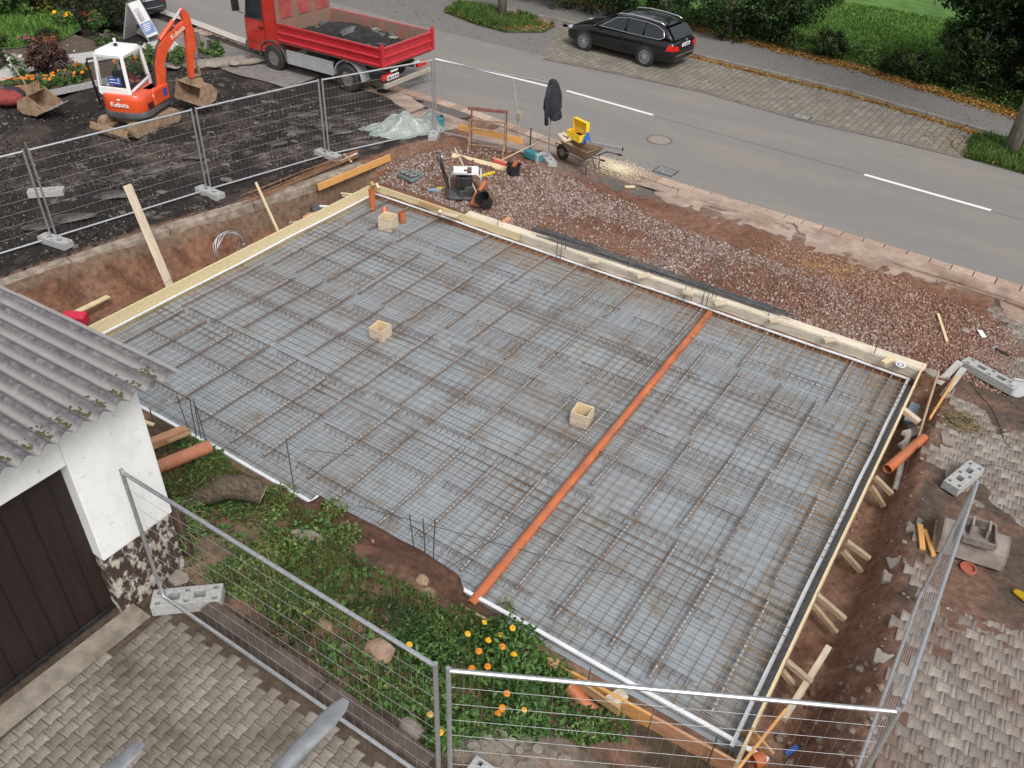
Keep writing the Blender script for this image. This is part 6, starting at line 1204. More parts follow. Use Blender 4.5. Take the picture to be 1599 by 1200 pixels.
t = empty('rubber_boot', gat(1600, 938), rad(150), 'yellow rubber boot toe at the right picture edge', 'boot'); mb = MB(); mb.loft([[V(x, y * w_, z) for y, z in ((-.5, .0), (.5, .0), (.55, hh * .5), (.3, hh), (-.3, hh), (-.55, hh * .5))] for x, w_, hh in ((.16, .05, .03), (.14, .085, .06), (.08, .1, .085), (.0, .095, .1), (-.1, .085, .12), (-.14, .075, .1))]); mb.build('foot_part', M['yellow'], t, smooth=True, sub=1); mb = MB(); mb.tube([V(-.08, 0, .08), V(-.09, 0, .3)], [.055, .065], 14); mb.build('boot_shaft', M['yellow'], t, smooth='auto'); MB().box((.01, 0, .008), (.3, .09, .016)).build('boot_sole', M['black'], t, bevel=.005)
board('wood_lath', gat(1465, 490, .04), gat(1479, 533, .04), .05, .03, M['wood_new'], 'pale lath lying across the reddish gravel at the right', 'lath'); board('plastic_scrap', gat(1530, 516, .04), gat(1537, 527, .04), .09, .02, M['white'], 'white plastic scrap on the gravel tip near the right edge', 'scrap')
t = empty('hammer', gat(1553, 543, .04), rad(-25), 'hammer lying on the muddy ground near the right edge', 'hammer'); MB().tube([V(0, 0, 0), V(.3, 0, 0)], .015, 8).build('hammer_handle', M['black'], t); MB().bar(V(0, -.07, 0), V(0, .07, 0), .035, .035).build('hammer_head', M['steel_l'], t, bevel=.006)
board('blue_scrap', gat(1228, 1178, .05), gat(1246, 1166, .08), .05, .03, M['blue'], 'blue plastic scrap in the rubble by the near right corner', 'scrap'); board('wood_scrap', gat(976, 292, .05), gat(992, 292, .05), .06, .04, M['wood_new'], 'short yellow wood piece on the pavement right of the wheelbarrow', 'wood scrap')
# near bank: log, timbers, pipes, stones, kerb beam
LG = [at(285, 790, .72), at(320, 775, .86), at(355, 760, .95), at(385, 762, .92), at(410, 772, .82)]
lg = empty('tree_log', LG[2], 0, 'weathered curved log with a cut end lying on the planted bank', 'log'); mb = MB(); mb.tube([p - LG[2] for p in LG], [.06, .12, .155, .16, .135], 18); mb.build('log_wood', M['log'], lg, smooth='auto'); dd = (LG[4] - LG[3]).normalized(); mb = MB(); mb.tube([LG[4] - LG[2] - dd * .004, LG[4] - LG[2] + dd * .006], .13, 18); mb.build('cut_face', M['endgrain'], lg)
board('timber', at(228, 697, .62), at(290, 672, .45), .14, .11, M['wood_red'], 'reddish squared timber lying by the garage wall above the old pipe', 'timber'); board('timber', at(262, 690, .62), at(297, 676, .5), .05, .04, M['wood_brown'], 'narrow brown timber beside the reddish one at the garage wall', 'timber')
kgpipe(at(240, 733, .62), at(326, 698, .42), .095, 'old dusty clay coloured pipe lying by the garage wall', M['kg_old'], name='clay_pipe')
board('wood_lath', at(215, 655, .3), at(240, 664, .3), .06, .03, M['wood_new'], 'pale lath at the garage corner beside the white edge strip', 'lath')
kgpipe(at(888, 1080, .0) + V(0, 0, .1), at(916, 1104, .0) + V(0, 0, .02), .085, 'orange pipe bend at the near board, the fat upper piece', M['kg']); kgpipe(at(912, 1098, .06), at(940, 1116, -.05), .06, 'orange pipe bend at the near board, the thin lower piece', M['kg_old']); kgpipe(at(1176, 1190, -.05), at(1192, 1184, -.05), .085, 'orange pipe stub at the near right corner of the formwork', M['kg'])
board('kerb_beam', at(325, 952, 1.0), at(505, 1078, 1.0), .17, .16, mat('beam_brown', (.055, .04, .032), (.1, .075, .06), .9, 5, bump=.4, dirt=(.13, .1, .08), dirt_amt=.35), 'dark brown kerb beam between yard paving and planted bank, upper half'); board('kerb_beam', at(507, 1079, 1.0), at(672, 1196, .98), .17, .16, bpy.data.materials['beam_brown'], 'dark brown kerb beam between yard paving and planted bank, lower half')
def stone(px, s, label, sc=(1, .8, .6), m=None, dz=0.0, rot=0.0, name='stone', cat='stone', group=None):
    lump = name == 'rubble_lump'; g = gat(*px); o = MB().ico((0, 0, 0), s, 1 if lump else 2, .28 if lump else .13, sc, seed=int(px[0] * 7 + px[1])).build(name, m or M['rock'], smooth=False if lump else 'auto'); o.location = g + V(0, 0, s * sc[2] * .4 + dz); o.rotation_euler = (.2, .1, rot); tag(o, label, cat, group)
stone((593, 1025), .17, 'big reddish field stone among the green plants behind the fence', (1, .85, .75)); stone((480, 845), .2, 'flat grey stone slab among the weeds behind the log', (1.1, .7, .3), M['slabstone'], rot=.3); stone((660, 909), .085, 'round tan stone on the brown soil by the upright trio'); stone((668, 927), .085, 'reddish stone just below the round tan one', rot=.7); stone((507, 977), .09, 'small pale stone in the middle of the planted bank', (1.3, .6, .5)); stone((540, 1015), .07, 'grey stone left of the big reddish field stone', m=M['slabstone']); stone((280, 905), .12, 'flat brown stone behind the concrete foot at the garage', (1.2, .8, .3), M['slabstone']); stone((643, 1140), .12, 'grey stone under the near fence left of the double posts', (1.3, .7, .4), M['slabstone'])
stone((583, 850), .05, 'orange brick piece standing at the soil edge near the upright trio', (.5, .4, 1.0), M['terracotta'], .03); stone((1507, 518), .085, 'grey brown stone on the reddish gravel at the right', m=M['slabstone']); stone((1455, 585), .12, 'dark stone at the far right corner of the trench', (1.2, .8, .5), M['slabstone'])
Rb = random.Random(77)
for k in range(46):
    px = (Rb.uniform(735, 1010), Rb.uniform(1150, 1200)); g = gat(*px, .0); n_ = Rb.choice((4, 5, 5, 6)); s_ = Rb.uniform(.06, .13); a0_ = Rb.uniform(0, 6)
    if g.y > 4.1: continue
    poly = [(s_ * Rb.uniform(.75, 1.15) * math.cos(a0_ + 2 * math.pi * q / n_), s_ * Rb.uniform(.55, .95) * math.sin(a0_ + 2 * math.pi * q / n_)) for q in range(n_)]
    o = MB().prism(poly, -.03, .02).build('slab_piece', (M['slabstone'], pv1)[k % 2], bevel=.006); o.location = g; o.rotation_euler = (Rb.uniform(-.12, .12), Rb.uniform(-.12, .12), 0)
    if k % 2: t_ = o.data.attributes.new('rnd', 'FLOAT', 'FACE'); t_.data.foreach_set('value', [Rb.random()] * len(o.data.polygons))
    tag(o, 'broken pale slab piece on the ground in front of the marigold plants', 'stone slab', 'broken slabs below the marigolds')
M['mudrock'] = mat('muddy_stone', (.13, .075, .05), (.24, .16, .12), .95, 9, bump=.5); M['mudrock2'] = mat('muddy_rubble', (.17, .12, .095), (.3, .25, .21), .95, 9, bump=.5)
for k in range(70):
    px = (rng.uniform(1215, 1395), rng.uniform(1030, 1198)); g = at(*px, .2)
    if -.1 < g.x < np.interp(g.y, EY, EX) + .1 and g.y > 4.2: stone(px, rng.uniform(.02, .06), 'rough lump of rubble in the lower right trench', (1, .8, .7), (M['mudrock'], M['mudrock2'])[k % 2], rot=k, name='rubble_lump', group='rubble in the right trench')
for k in range(60):
    y = rng.uniform(7, 13.8); x = float(np.interp(y, EY, EX)) + rng.normal(-.12, .12); g = V(x, y, float(H1(x, y))); s = rng.uniform(.015, .04); o = MB().ico((0, 0, 0), s, 1, .2, (1, .8, .7), seed=k).build('edge_stone', (M['mudrock2'], M['mudrock'], M['concrete_old'])[k % 3], smooth='auto'); o.location = g + V(0, 0, s * .3); tag(o, 'small crumbled stone along the broken edge of the right paving', 'stone', 'crumbled stones along the right trench')
# torn out pavers along the broken edge
for k, (px, rot) in enumerate([((1390, 905), .2), ((1400, 880), .5), ((1380, 1030), .1), ((1480, 690), .4), ((1478, 705), .2)]):
    g = gat(*px, -.01); o = MB().prism(BONE, -.04, .03).build('loose_paver', pv2, bevel=.005); t = o.data.attributes.new('rnd', 'FLOAT', 'FACE'); t.data.foreach_set('value', [rng.random()] * len(o.data.polygons)); o.location = g; o.rotation_euler = (rng.normal(0, .2), rng.normal(0, .2), rot); tag(o, 'loose bone shaped paver at the broken edge of the right yard', 'paver', 'loose pavers along the right trench')
# string line along the pit
for a, b, lab in [((135, 497), (540, 345), 'thin string line stretched along the pit behind the yellow board'), ((760, 900), (640, 960), 'thin dark rod lying from mesh to soil by the upright trio') ]:
    pass
stick('string_line', atx(137, 497, -12.75), atx(575, 297, -12.75), .004, M['rust'], 'thin string line stretched along the pit behind the yellow board', 'string', 5)
# dark clods and broken pieces in the excavated ground, each too small for parts
Rk = random.Random(31)
cl = [MB().ico((0, 0, 0), 1, 1, .28, (1, .8, .6), seed=s).build('dark_clod', mm, fix=True) for s, mm in ((1, mat('clod_dark', (.016, .013, .012), (.045, .037, .033), .95, 5)), (2, mat('clod_grey', (.09, .075, .066), (.17, .15, .135), .95, 6)), (3, bpy.data.materials['clod_dark']))]
cnt = 0
for k in range(900):
    x, y = Rk.uniform(-22.5, -14.6), Rk.uniform(5.5, 16.8); kx = float(np.interp(y, KY, KX))
    if x > kx - .35 or cnt >= 260: continue
    if float(fbm(x, y, .8, 3, 77)) < .48: continue
    p = cl[k % 3 if Rk.random() < .7 else 0]; o = p.copy(); col.objects.link(o); s = Rk.uniform(.03, .1) * (1.6 if Rk.random() < .1 else 1); o.scale = (s * Rk.uniform(.9, 1.6), s, s * Rk.uniform(.5, .9)); o.rotation_euler = (0, 0, Rk.uniform(0, 6)); o.location = (x, y, float(H1(x, y)) + s * .2)
    g_ = p.data.materials[0].name == 'clod_grey'; tag(o, 'pale grey lump in the dark excavated soil' if g_ else 'dark clod in the excavated soil', 'clod', 'pale lumps in the dark ground' if g_ else 'clods in the dark ground'); cnt += 1
for p in cl: bpy.data.objects.remove(p)
# ridges of wet dirt behind the fence; grey colour stands in for reflected light
for px, L, rot in [((470, 180), .9, .5), ((500, 195), .7, .7), ((530, 205), .8, .3), ((560, 215), .6, .6), ((455, 205), .7, .4), ((240, 265), .8, .9), ((170, 305), .9, .6), ((110, 340), .9, .7), ((300, 245), .8, .5), ((545, 185), .6, .4), ((430, 225), .6, .8), ((60, 355), .7, .6)]:
    g = gat(*px, .05); o = MB().ico((0, 0, 0), L * .5, 2, .24, (1, .36, .1), seed=int(px[0])).build('wet_ridge', mat('wet_dirt_sheen', (.022, .019, .017), (.11, .095, .085), .6, 4, bump=.8) if 'wet_dirt_sheen' not in bpy.data.materials else bpy.data.materials['wet_dirt_sheen'], smooth='auto'); o.location = g; o.rotation_euler = (.15, -.1, rot); tag(o, 'streaky ridge of wet dirt in the dark ground with grey sheen in its colour', 'soil ridge', 'wet dirt ridges in the dark ground')
# ------------------------------------------------------------------ gravel: every stone a solid
def gravel(name, pts, size, m, label):
    cube = np.array([[a, b, c] for a in (-1, 1) for b in (-1, 1) for c in (-1, 1)], float); F = np.array([[0, 1, 3, 2], [4, 6, 7, 5], [0, 4, 5, 1], [2, 3, 7, 6], [0, 2, 6, 4], [1, 5, 7, 3]]); n = len(pts)
    s = size * rng.uniform(.55, 1.35, (n, 1, 1)); Vv = cube[None] * rng.uniform(.55, 1.1, (n, 8, 3)) * s * np.array([1, .8, .6]); q = rng.normal(size=(n, 4)); q /= np.linalg.norm(q, axis=1)[:, None]; w_, x, y, z = q.T
    Rm = np.stack([1 - 2 * (y * y + z * z), 2 * (x * y - z * w_), 2 * (x * z + y * w_), 2 * (x * y + z * w_), 1 - 2 * (x * x + z * z), 2 * (y * z - x * w_), 2 * (x * z - y * w_), 2 * (y * z + x * w_), 1 - 2 * (x * x + y * y)], 1).reshape(n, 3, 3)
    Vv = np.einsum('nij,nkj->nki', Rm, Vv) + pts[:, None, :]; Fv = (np.arange(n)[:, None, None] * 8 + F[None]).reshape(-1, 4)
    o = np_mesh(name, Vv.reshape(-1, 3), Fv, m, attr={'rnd': np.repeat(rng.random(n), 6)}); kind(o, 'stuff'); tag(o, label, 'gravel'); return o
def scatter(n, x0, x1, y0, y1, fn):
    x, y = rng.uniform(x0, x1, n), rng.uniform(y0, y1, n); k = fn(x, y) > rng.random(n); x, y = x[k], y[k]; return np.stack([x, y, H1(x, y) + .006], 1)
def grey_d(x, y):
    far_ = np.interp(x, [-13.2, -12, -10.5, -8.5, -6.5, -4.0, -2.5, -.5], [16.0, 17.2, 17.25, 16.9, 16.3, 16.0, 15.6, 14.8]); n = fbm(x, y, .75, 4, 91)
    d = sm(.4, .68, n) * .72 + .12; d *= (y > 13.83 + .0 * x) * (1 - sm(far_ - .25, far_ + .15, y)) * sm(-13.4, -12.6, x + (y - 14) * -.1); return d
def red_d(x, y): return (y > 13.85) * (1 - sm(.7, 1.05, x - .3 * (16.2 - y) * 0)) * (1 - sm(16.4, 17.0, y + .35 * (x + 1))) * sm(-4.6, -2.6, x + .5 * fbm(x, y, 1, 2, 4)) * (.35 + .65 * sm(.35, .55, fbm(x, y, 1.4, 3, 93)))
gm1 = attrmat('gravel_grey', 'rnd', [(0, (.13, .072, .054)), (.35, (.21, .138, .112)), (.7, (.28, .21, .182)), (1, (.43, .37, .335))], rough=.9, nscale=30, amt=.25, bump=0)
gm2 = attrmat('gravel_red', 'rnd', [(0, (.15, .075, .05)), (.4, (.24, .135, .1)), (.8, (.31, .2, .16)), (1, (.42, .32, .28))], rough=.9, nscale=30, amt=.25, bump=0)
gravel('gravel', scatter(44000, -13.2, -.6, 13.8, 17.4, grey_d), .025, gm1, 'pinkish grey crushed stone spread between the planks and the pavement')
gravel('dark_crumbs', scatter(26000, -23, -14.3, 4.5, 17, lambda x, y: (x < np.interp(y, KY, KX) - .25) * sm(.38, .6, fbm(x, y, 1.5, 4, 18))), .022, attrmat('dark_crumb', 'rnd', [(0, (.012, .01, .009)), (.6, (.045, .037, .033)), (.9, (.11, .095, .085)), (1, (.24, .21, .19))], bump=0), 'dark crumbs and small stones over the excavated ground')
gravel('red_gravel', scatter(16000, -5, 1.2, 13.8, 17.0, red_d), .021, gm2, 'finer reddish gravel at the right end of the stone bed')
def pit_d(x, y): return ((x > -13.2) & (x < -12.5)) * .25 + ((x > -.3) & (x < .6) & (y > 4.8)) * .16 * sm(.4, .6, fbm(x, y, 1.3, 3, 15)) + ((x < -13.6) & (y > 14.6)) * .06
gravel('trench_stones', scatter(6000, -13.3, .7, 5.0, 13.8, pit_d), .022, gm2, 'loose small stones on the floor of trench and pit')
# ------------------------------------------------------------------ foliage
def leaf_mesh(name, P, size, m, parent=None, up=.5, tone=None, aspect=.55, nrm=None, spread=.25):
    """P (N,3) leaf bases; every leaf a small folded blade"""
    n = len(P); N = rng.normal(size=(n, 3)); N /= np.linalg.norm(N, axis=1)[:, None]; N[:, 2] = np.abs(N[:, 2]); N += np.array([0, 0, up]);
    if nrm is not None: N += nrm
    N /= np.linalg.norm(N, axis=1)[:, None]; t = rng.normal(size=(n, 3)); a = np.cross(N, t); a /= np.linalg.norm(a, axis=1)[:, None]; b = np.cross(N, a)
    s = (size * rng.uniform(.55, 1.35, n))[:, None]; L = a * s; Wd = b * s * aspect * .5; F = N * s * .1
    v = np.stack([P, P + L * .5 + Wd + F, P + L - F * .6, P + L * .5 - Wd + F], 1).reshape(-1, 3); f = np.arange(n * 4).reshape(n, 4)
    r = rng.random(n) if tone is None else np.clip(tone + rng.normal(0, spread, n), 0, 1)
    return np_mesh(name, v, f, m, parent, attr={'rnd': r})
L_weed = leafmat('weed_leaf', [(0, (.022, .05, .012)), (.3, (.06, .125, .027)), (.7, (.14, .23, .055)), (1, (.25, .32, .11))])
L_mari = leafmat('marigold_leaf', [(0, (.03, .075, .02)), (.4, (.07, .155, .035)), (1, (.15, .26, .075))])
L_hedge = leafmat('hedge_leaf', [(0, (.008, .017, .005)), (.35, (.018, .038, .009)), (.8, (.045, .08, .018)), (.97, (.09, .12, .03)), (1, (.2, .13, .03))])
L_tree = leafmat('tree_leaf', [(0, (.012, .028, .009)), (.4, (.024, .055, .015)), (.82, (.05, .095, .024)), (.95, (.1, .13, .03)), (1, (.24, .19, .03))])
L_yel = leafmat('yellowing_leaf', [(0, (.03, .05, .012)), (.5, (.08, .1, .02)), (.8, (.17, .15, .03)), (1, (.28, .2, .04))])
L_red = leafmat('red_brown_leaf', [(0, (.03, .014, .012)), (.5, (.08, .035, .03)), (1, (.16, .08, .06))])
L_fall = leafmat('fallen_leaf', [(0, (.14, .055, .015)), (.4, (.26, .12, .03)), (.75, (.36, .2, .05)), (1, (.5, .38, .12))], trans=.05)
L_grass = leafmat('grass_blade', [(0, (.03, .065, .014)), (.5, (.065, .13, .025)), (1, (.13, .2, .045))])
L_meadow = leafmat('meadow_blade', [(0, (.06, .13, .022)), (.5, (.1, .21, .035)), (1, (.17, .28, .065))])
def px_of(P):
    q = (P - CAM) @ RW; return np.stack([800 + FPX * q[:, 0] / -q[:, 2], 600 - FPX * q[:, 1] / -q[:, 2]], 1)
def inpoly(p, poly):
    x, y = p[:, 0], p[:, 1]; r = np.zeros(len(p), bool); n = len(poly)
    for i in range(n):
        (x1, y1), (x2, y2) = poly[i], poly[(i + 1) % n]; c = ((y1 > y) != (y2 > y)) & (x < (x2 - x1) * (y - y1) / (y2 - y1 + 1e-9) + x1); r ^= c
    return r
def zone_world(poly): return [tuple(gat(*p).xy) for p in poly]
def cover(name, polys, n, size, hmax, m, label, dens=.45, seed=3, sc=2.2, up=.6, x0=-12.5, x1=0.2, y0=2.6, y1=5.8, k='stuff', cat='weeds', asp=.55):
    x, y = rng.uniform(x0, x1, n), rng.uniform(y0, y1, n); p = np.stack([x, y], 1); keep = np.zeros(n, bool)
    for pl in polys: keep |= inpoly(p, zone_world(pl))
    d = fbm(x, y, sc, 4, seed); keep &= d > dens + rng.normal(0, .04, n); x, y, d = x[keep], y[keep], d[keep]
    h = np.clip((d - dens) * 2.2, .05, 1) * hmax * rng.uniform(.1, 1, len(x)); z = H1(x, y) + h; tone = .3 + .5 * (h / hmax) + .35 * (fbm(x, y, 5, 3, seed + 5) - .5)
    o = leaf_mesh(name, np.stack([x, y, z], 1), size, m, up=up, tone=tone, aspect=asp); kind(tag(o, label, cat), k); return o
bank_a = [(318, 690), (360, 725), (480, 800), (540, 830), (560, 880), (690, 950), (760, 965), (840, 1010), (850, 1060), (700, 1060), (560, 960), (450, 870), (380, 820), (310, 800), (250, 770), (235, 690)]
bank_b = [(290, 790), (450, 870), (580, 940), (700, 1000), (850, 1040), (900, 1100), (980, 1120), (985, 1160), (850, 1150), (700, 1160), (560, 1090), (400, 950), (300, 900), (270, 850)]
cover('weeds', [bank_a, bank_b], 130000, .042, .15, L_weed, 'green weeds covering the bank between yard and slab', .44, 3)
cover('ground_ivy', [[(560, 930), (690, 960), (760, 1000), (690, 1060), (600, 1010), (540, 960)]], 60000, .05, .2, leafmat('ivy_leaf', [(0, (.012, .03, .009)), (.4, (.03, .07, .02)), (1, (.08, .14, .045))]), 'dark round leaved ground cover left of the marigolds', .3, 9, 2.5)
cover('dry_litter', [bank_b, bank_a], 50000, .05, .03, leafmat('litter', [(0, (.07, .045, .025)), (.5, (.16, .11, .06)), (1, (.27, .2, .12))], trans=0), 'dry stalks and brown litter on the bank', .48, 14, 1.6, cat='litter', asp=.2)
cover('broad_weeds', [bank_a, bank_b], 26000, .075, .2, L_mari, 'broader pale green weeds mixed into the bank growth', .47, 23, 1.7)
xb = rng.uniform(-9.5, -.5, 16000); yb = rng.uniform(3.3, 5.4, 16000); kb_ = (fbm(xb, yb, 1.4, 3, 29) > .53) & (inpoly(np.stack([xb, yb], 1), zone_world(bank_a)) | inpoly(np.stack([xb, yb], 1), zone_world(bank_b))); xb, yb = xb[kb_], yb[kb_]
# single leafy plants of the bank
def plant_proto(name, n, rad_, h, size, m, label, cat, group, stems=6, asp=.5, seed=0):
    t = empty(name, (0, 0, 0), 0, label, cat, group); r = rad_ * np.sqrt(rng.random(n)); a = rng.uniform(0, 2 * math.pi, n); z = h * (1 - (r / rad_) ** 2 * .7) * rng.uniform(.25, 1, n); P = np.stack([r * np.cos(a), r * np.sin(a), z], 1)
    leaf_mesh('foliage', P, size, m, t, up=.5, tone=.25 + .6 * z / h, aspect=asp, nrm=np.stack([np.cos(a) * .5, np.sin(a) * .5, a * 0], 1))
    mb = MB()
    for k in range(stems): b = 2 * math.pi * k / stems + .3; mb.tube([V(0, 0, -.04), V(math.cos(b) * rad_ * .4, math.sin(b) * rad_ * .4, h * .5), V(math.cos(b) * rad_ * .75, math.sin(b) * rad_ * .75, h * .75)], .005, 4)
    mb.build('stem', M['straw'], t); return t
plab = [('broad bright green weed clump below the flat slab stone', (455, 868), .27, .2, .07), ('leafy green weed growing at the slab edge below the log', (441, 778), .2, .22, .06), ('loose green weed beside the white strip end', (520, 802), .2, .2, .05), ('low green weed in front of the log cut face', (430, 805), .2, .15, .05), ('tall green weed near the brown soil mound', (548, 842), .16, .28, .045), ('green weed between old pipe and reddish timber', (300, 705), .22, .16, .05), ('dense green weed patch beside the log root', (300, 770), .3, .18, .05),
        ('green weed standing by the wire of the near fence middle', (480, 965), .2, .2, .05), ('dark green weed near the small pale stone', (455, 990), .22, .18, .055), ('pale green weed below the big reddish field stone', (590, 1075), .26, .2, .05), ('leafy weed left of the double fence posts', (655, 1090), .24, .2, .05), ('light green weed right of the marigolds at the pipe bend', (905, 1150), .2, .16, .05), ('small green weed at the near board under the fence', (940, 1130), .14, .16, .045), ('green weed above the brown kerb beam', (385, 925), .18, .14, .05), ('young tall weed at the mesh edge above the marigolds', (790, 960), .12, .32, .045), ('upright weed beside the tan round stone', (675, 945), .08, .3, .03)]
for lab, px, r, h, s in plab:
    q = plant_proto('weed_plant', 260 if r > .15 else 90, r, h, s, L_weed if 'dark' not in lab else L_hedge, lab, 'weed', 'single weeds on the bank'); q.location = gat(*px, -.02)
# fern by the plinth
t = empty('fern', gat(268, 850, .0), 0, 'bright green fern growing at the garage plinth corner', 'fern'); mb = MB(); P = []; 
for k in range(11):
    a = -1.2 + 3.4 * k / 10; c0 = V(0, 0, 0); pts = [V(math.cos(a) * u * .45, math.sin(a) * u * .45, .35 * math.sin(u * 2.2)) for u in np.linspace(0, 1, 9)]; mb.tube(pts, .005, 4)
    for i, p in enumerate(pts[1:]):
        for e in (-1, 1):
            for q_ in range(4): P.append(p + V(-math.sin(a) * e * .025 * q_, math.cos(a) * e * .025 * q_, 0) + V(rng.normal(0, .008), rng.normal(0, .008), 0))
mb.build('stem', M['straw'], t); leaf_mesh('foliage', np.array([list(p) for p in P]), .055, L_mari, t, up=1.2, tone=.6, aspect=.35)
# marigold plants with their flowers
F_or = mat('marigold_orange', (.75, .22, .01), (.85, .33, .02), .7, 60); F_ye = mat('marigold_yellow', (.82, .45, .01), (.88, .55, .03), .7, 60); F_c = mat('flower_centre', (.35, .12, .01), (.5, .2, .02), .8, 60)
def flower(parent, loc, r, m, tilt):
    mb = MB(); 
    for ring_, (k_, rr, zz) in enumerate(((15, 1.0, .0), (12, .75, .012), (9, .5, .02))):
        for k in range(k_):
            a = 2 * math.pi * k / k_ + ring_ * .2; d = V(math.cos(a), math.sin(a), 0); s = V(-math.sin(a), math.cos(a), 0) * r * .16; mb.add([d * r * .15 + V(0, 0, zz), d * r * rr * .7 + s + V(0, 0, zz + .006), d * r * rr + V(0, 0, zz - .004), d * r * rr * .7 - s + V(0, 0, zz + .006)], [(0, 1, 2, 3)])
    o = mb.build('flower', m, parent, fix=False); o.location = loc; o.rotation_euler = tilt; mb = MB(); mb.ico((0, 0, .018), r * .22, 1, 0, (1, 1, .6)); mb.build('flower_centre', F_c, o); return o
def marigold(px, r, h, flowers, label, n=900):
    c = gat(*px, -.02); t = empty('marigold_plant', c, 0, label, 'marigold', 'marigold plants on the bank'); rr = r * np.sqrt(rng.random(n)); a = rng.uniform(0, 2 * math.pi, n); z = h * (1 - (rr / r) ** 2 * .6) * rng.uniform(.3, 1, n) * (.75 + .5 * fbm(rr * np.cos(a), rr * np.sin(a), 7, 2, int(px[0]))); P = np.stack([rr * np.cos(a), rr * np.sin(a), z], 1)
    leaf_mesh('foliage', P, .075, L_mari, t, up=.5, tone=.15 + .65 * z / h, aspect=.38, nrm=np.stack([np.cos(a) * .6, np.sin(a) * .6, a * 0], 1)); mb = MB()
    for k in range(14): b = rng.uniform(0, 6.28); q = rng.uniform(.2, .9) * r; mb.tube([V(0, 0, -.03), V(math.cos(b) * q * .5, math.sin(b) * q * .5, h * .5), V(math.cos(b) * q, math.sin(b) * q, h * .85)], .005, 4)
    mb.build('stem', L_mari, t)
    for (fx, fy), m in flowers:
        g = at(fx, fy, c.z + h * rng.uniform(.8, 1.0)); flower(t, g - c, rng.uniform(.036, .044), m, (rng.uniform(-.5, .2), rng.uniform(-.1, .5), 0))
marigold((785, 1035), .5, .45, [((731, 990), F_ye), ((757, 972), F_ye), ((782, 992), F_ye), ((801, 981), F_ye), ((803, 1022), F_ye), ((748, 1017), F_or), ((737, 1044), F_or), ((762, 1041), F_or), ((763, 1000), F_ye), ((785, 1010), F_or)], 'large bushy marigold plant with many orange and yellow flowers behind the fence rail', 1700)
marigold((655, 1030), .3, .26, [((640, 1007), F_ye)], 'low marigold plant with one yellow flower behind the near fence wires', 500)
marigold((800, 1125), .36, .24, [((778, 1114), F_or), ((785, 1106), F_or), ((819, 1109), F_ye), ((792, 1083), F_or)], 'lower marigold plant with small orange flowers below the fence rail', 700)
marigold((693, 1150), .22, .22, [((688, 1144), F_ye), ((672, 1116), mat('faded_flower', (.6, .4, .1), (.7, .5, .18), .8, 30))], 'small marigold plant with a yellow flower at the double fence posts', 260)
marigold((855, 1065), .28, .3, [], 'dark leafy marigold plant without flowers at the orange near board', 420)
# ------------------------------------------------------------------ trees, shrubs and hedge across the road
def crown_pts(n, c, rx, ry, rz, seed, clumps=40):
    R_ = np.random.default_rng(seed); u = R_.normal(size=(clumps, 3)); u /= np.linalg.norm(u, axis=1)[:, None]; u *= (R_.random(clumps) ** .4)[:, None]; cc = u * np.array([rx, ry, rz]); cr = R_.uniform(.22, .42, clumps) * min(rx, ry, rz)
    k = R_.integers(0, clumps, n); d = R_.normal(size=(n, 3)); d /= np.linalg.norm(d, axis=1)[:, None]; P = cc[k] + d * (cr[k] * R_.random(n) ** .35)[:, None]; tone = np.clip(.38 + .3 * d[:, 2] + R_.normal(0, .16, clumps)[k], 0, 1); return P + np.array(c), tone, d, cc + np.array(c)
def tree(base, H_, trunk_r, crown, label, name='broadleaf_tree', n=9000, m=None, size=.13, cat='tree', seed=1, group=None, clumps=40, trunk_h=None):
    t = empty(name, base, 0, label, cat, group); cz, rx, ry, rz = crown; P, tone, d, cc = crown_pts(n, (0, 0, cz), rx, ry, rz, seed, clumps); P[:, 2] = np.maximum(P[:, 2], .05)
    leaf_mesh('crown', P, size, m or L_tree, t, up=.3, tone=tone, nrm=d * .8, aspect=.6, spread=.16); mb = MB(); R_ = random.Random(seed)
    pts = [V(0, 0, -.2)] + [V(R_.uniform(-.06, .06), R_.uniform(-.06, .06), H_ * u) for u in (.15, .35, .6, .85)]; mb.tube(pts, [trunk_r * 1.25, trunk_r, trunk_r * .85, trunk_r * .55, trunk_r * .2], 10)
    for k in range(0, len(cc), max(1, len(cc) // 14)):
        q = V(*cc[k]); zb = min(max(q.z * .55, .3), H_ * .75); s = V(0, 0, zb); mb.tube([s, s.lerp(q, .5) + V(0, 0, .12), q], [trunk_r * .4, trunk_r * .25, trunk_r * .08], 6)
    mb.build('trunk', M['bark'], t, smooth=True); return t
# verge grass blades and hedge
hx = [(-22.5, 31.4, 'dark shrub at the left end of the hedge behind the far path'), (-20.2, 31.0, 'second dark shrub of the hedge, up and left of the black car'), (-17.8, 30.9, 'dark green shrub of the hedge behind the black car bonnet'), (-15.5, 30.9, 'dense dark shrub of the hedge right behind the black car roof'), (-13.2, 31.0, 'tall dark shrub of the hedge behind the black car rear'), (-10.9, 31.3, 'dark shrub of the hedge just right of the black car'), (-8.9, 31.6, 'dark shrub at the right end of the hedge beside the open meadow')]
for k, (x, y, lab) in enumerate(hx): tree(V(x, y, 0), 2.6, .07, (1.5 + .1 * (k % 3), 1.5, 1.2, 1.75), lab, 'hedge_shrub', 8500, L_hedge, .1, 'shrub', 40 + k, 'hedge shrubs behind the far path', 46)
for k, (x, y, h, r, lab) in enumerate([(-7.3, 31.2, .7, .7, 'low bush in front of the open meadow'), (-4.6, 30.6, .8, .9, 'low bush at the verge in front of the dark trees'), (-3.6, 34.5, 1.6, 1.0, 'rounded green bush on the meadow behind the verge')]): tree(V(x, y, 0), h * 1.2, .04, (h * .6, r, r * .8, h * .7), lab, 'bush', 3800, L_weed if k == 2 else L_hedge, .09, 'bush', 60 + k, None, 24)
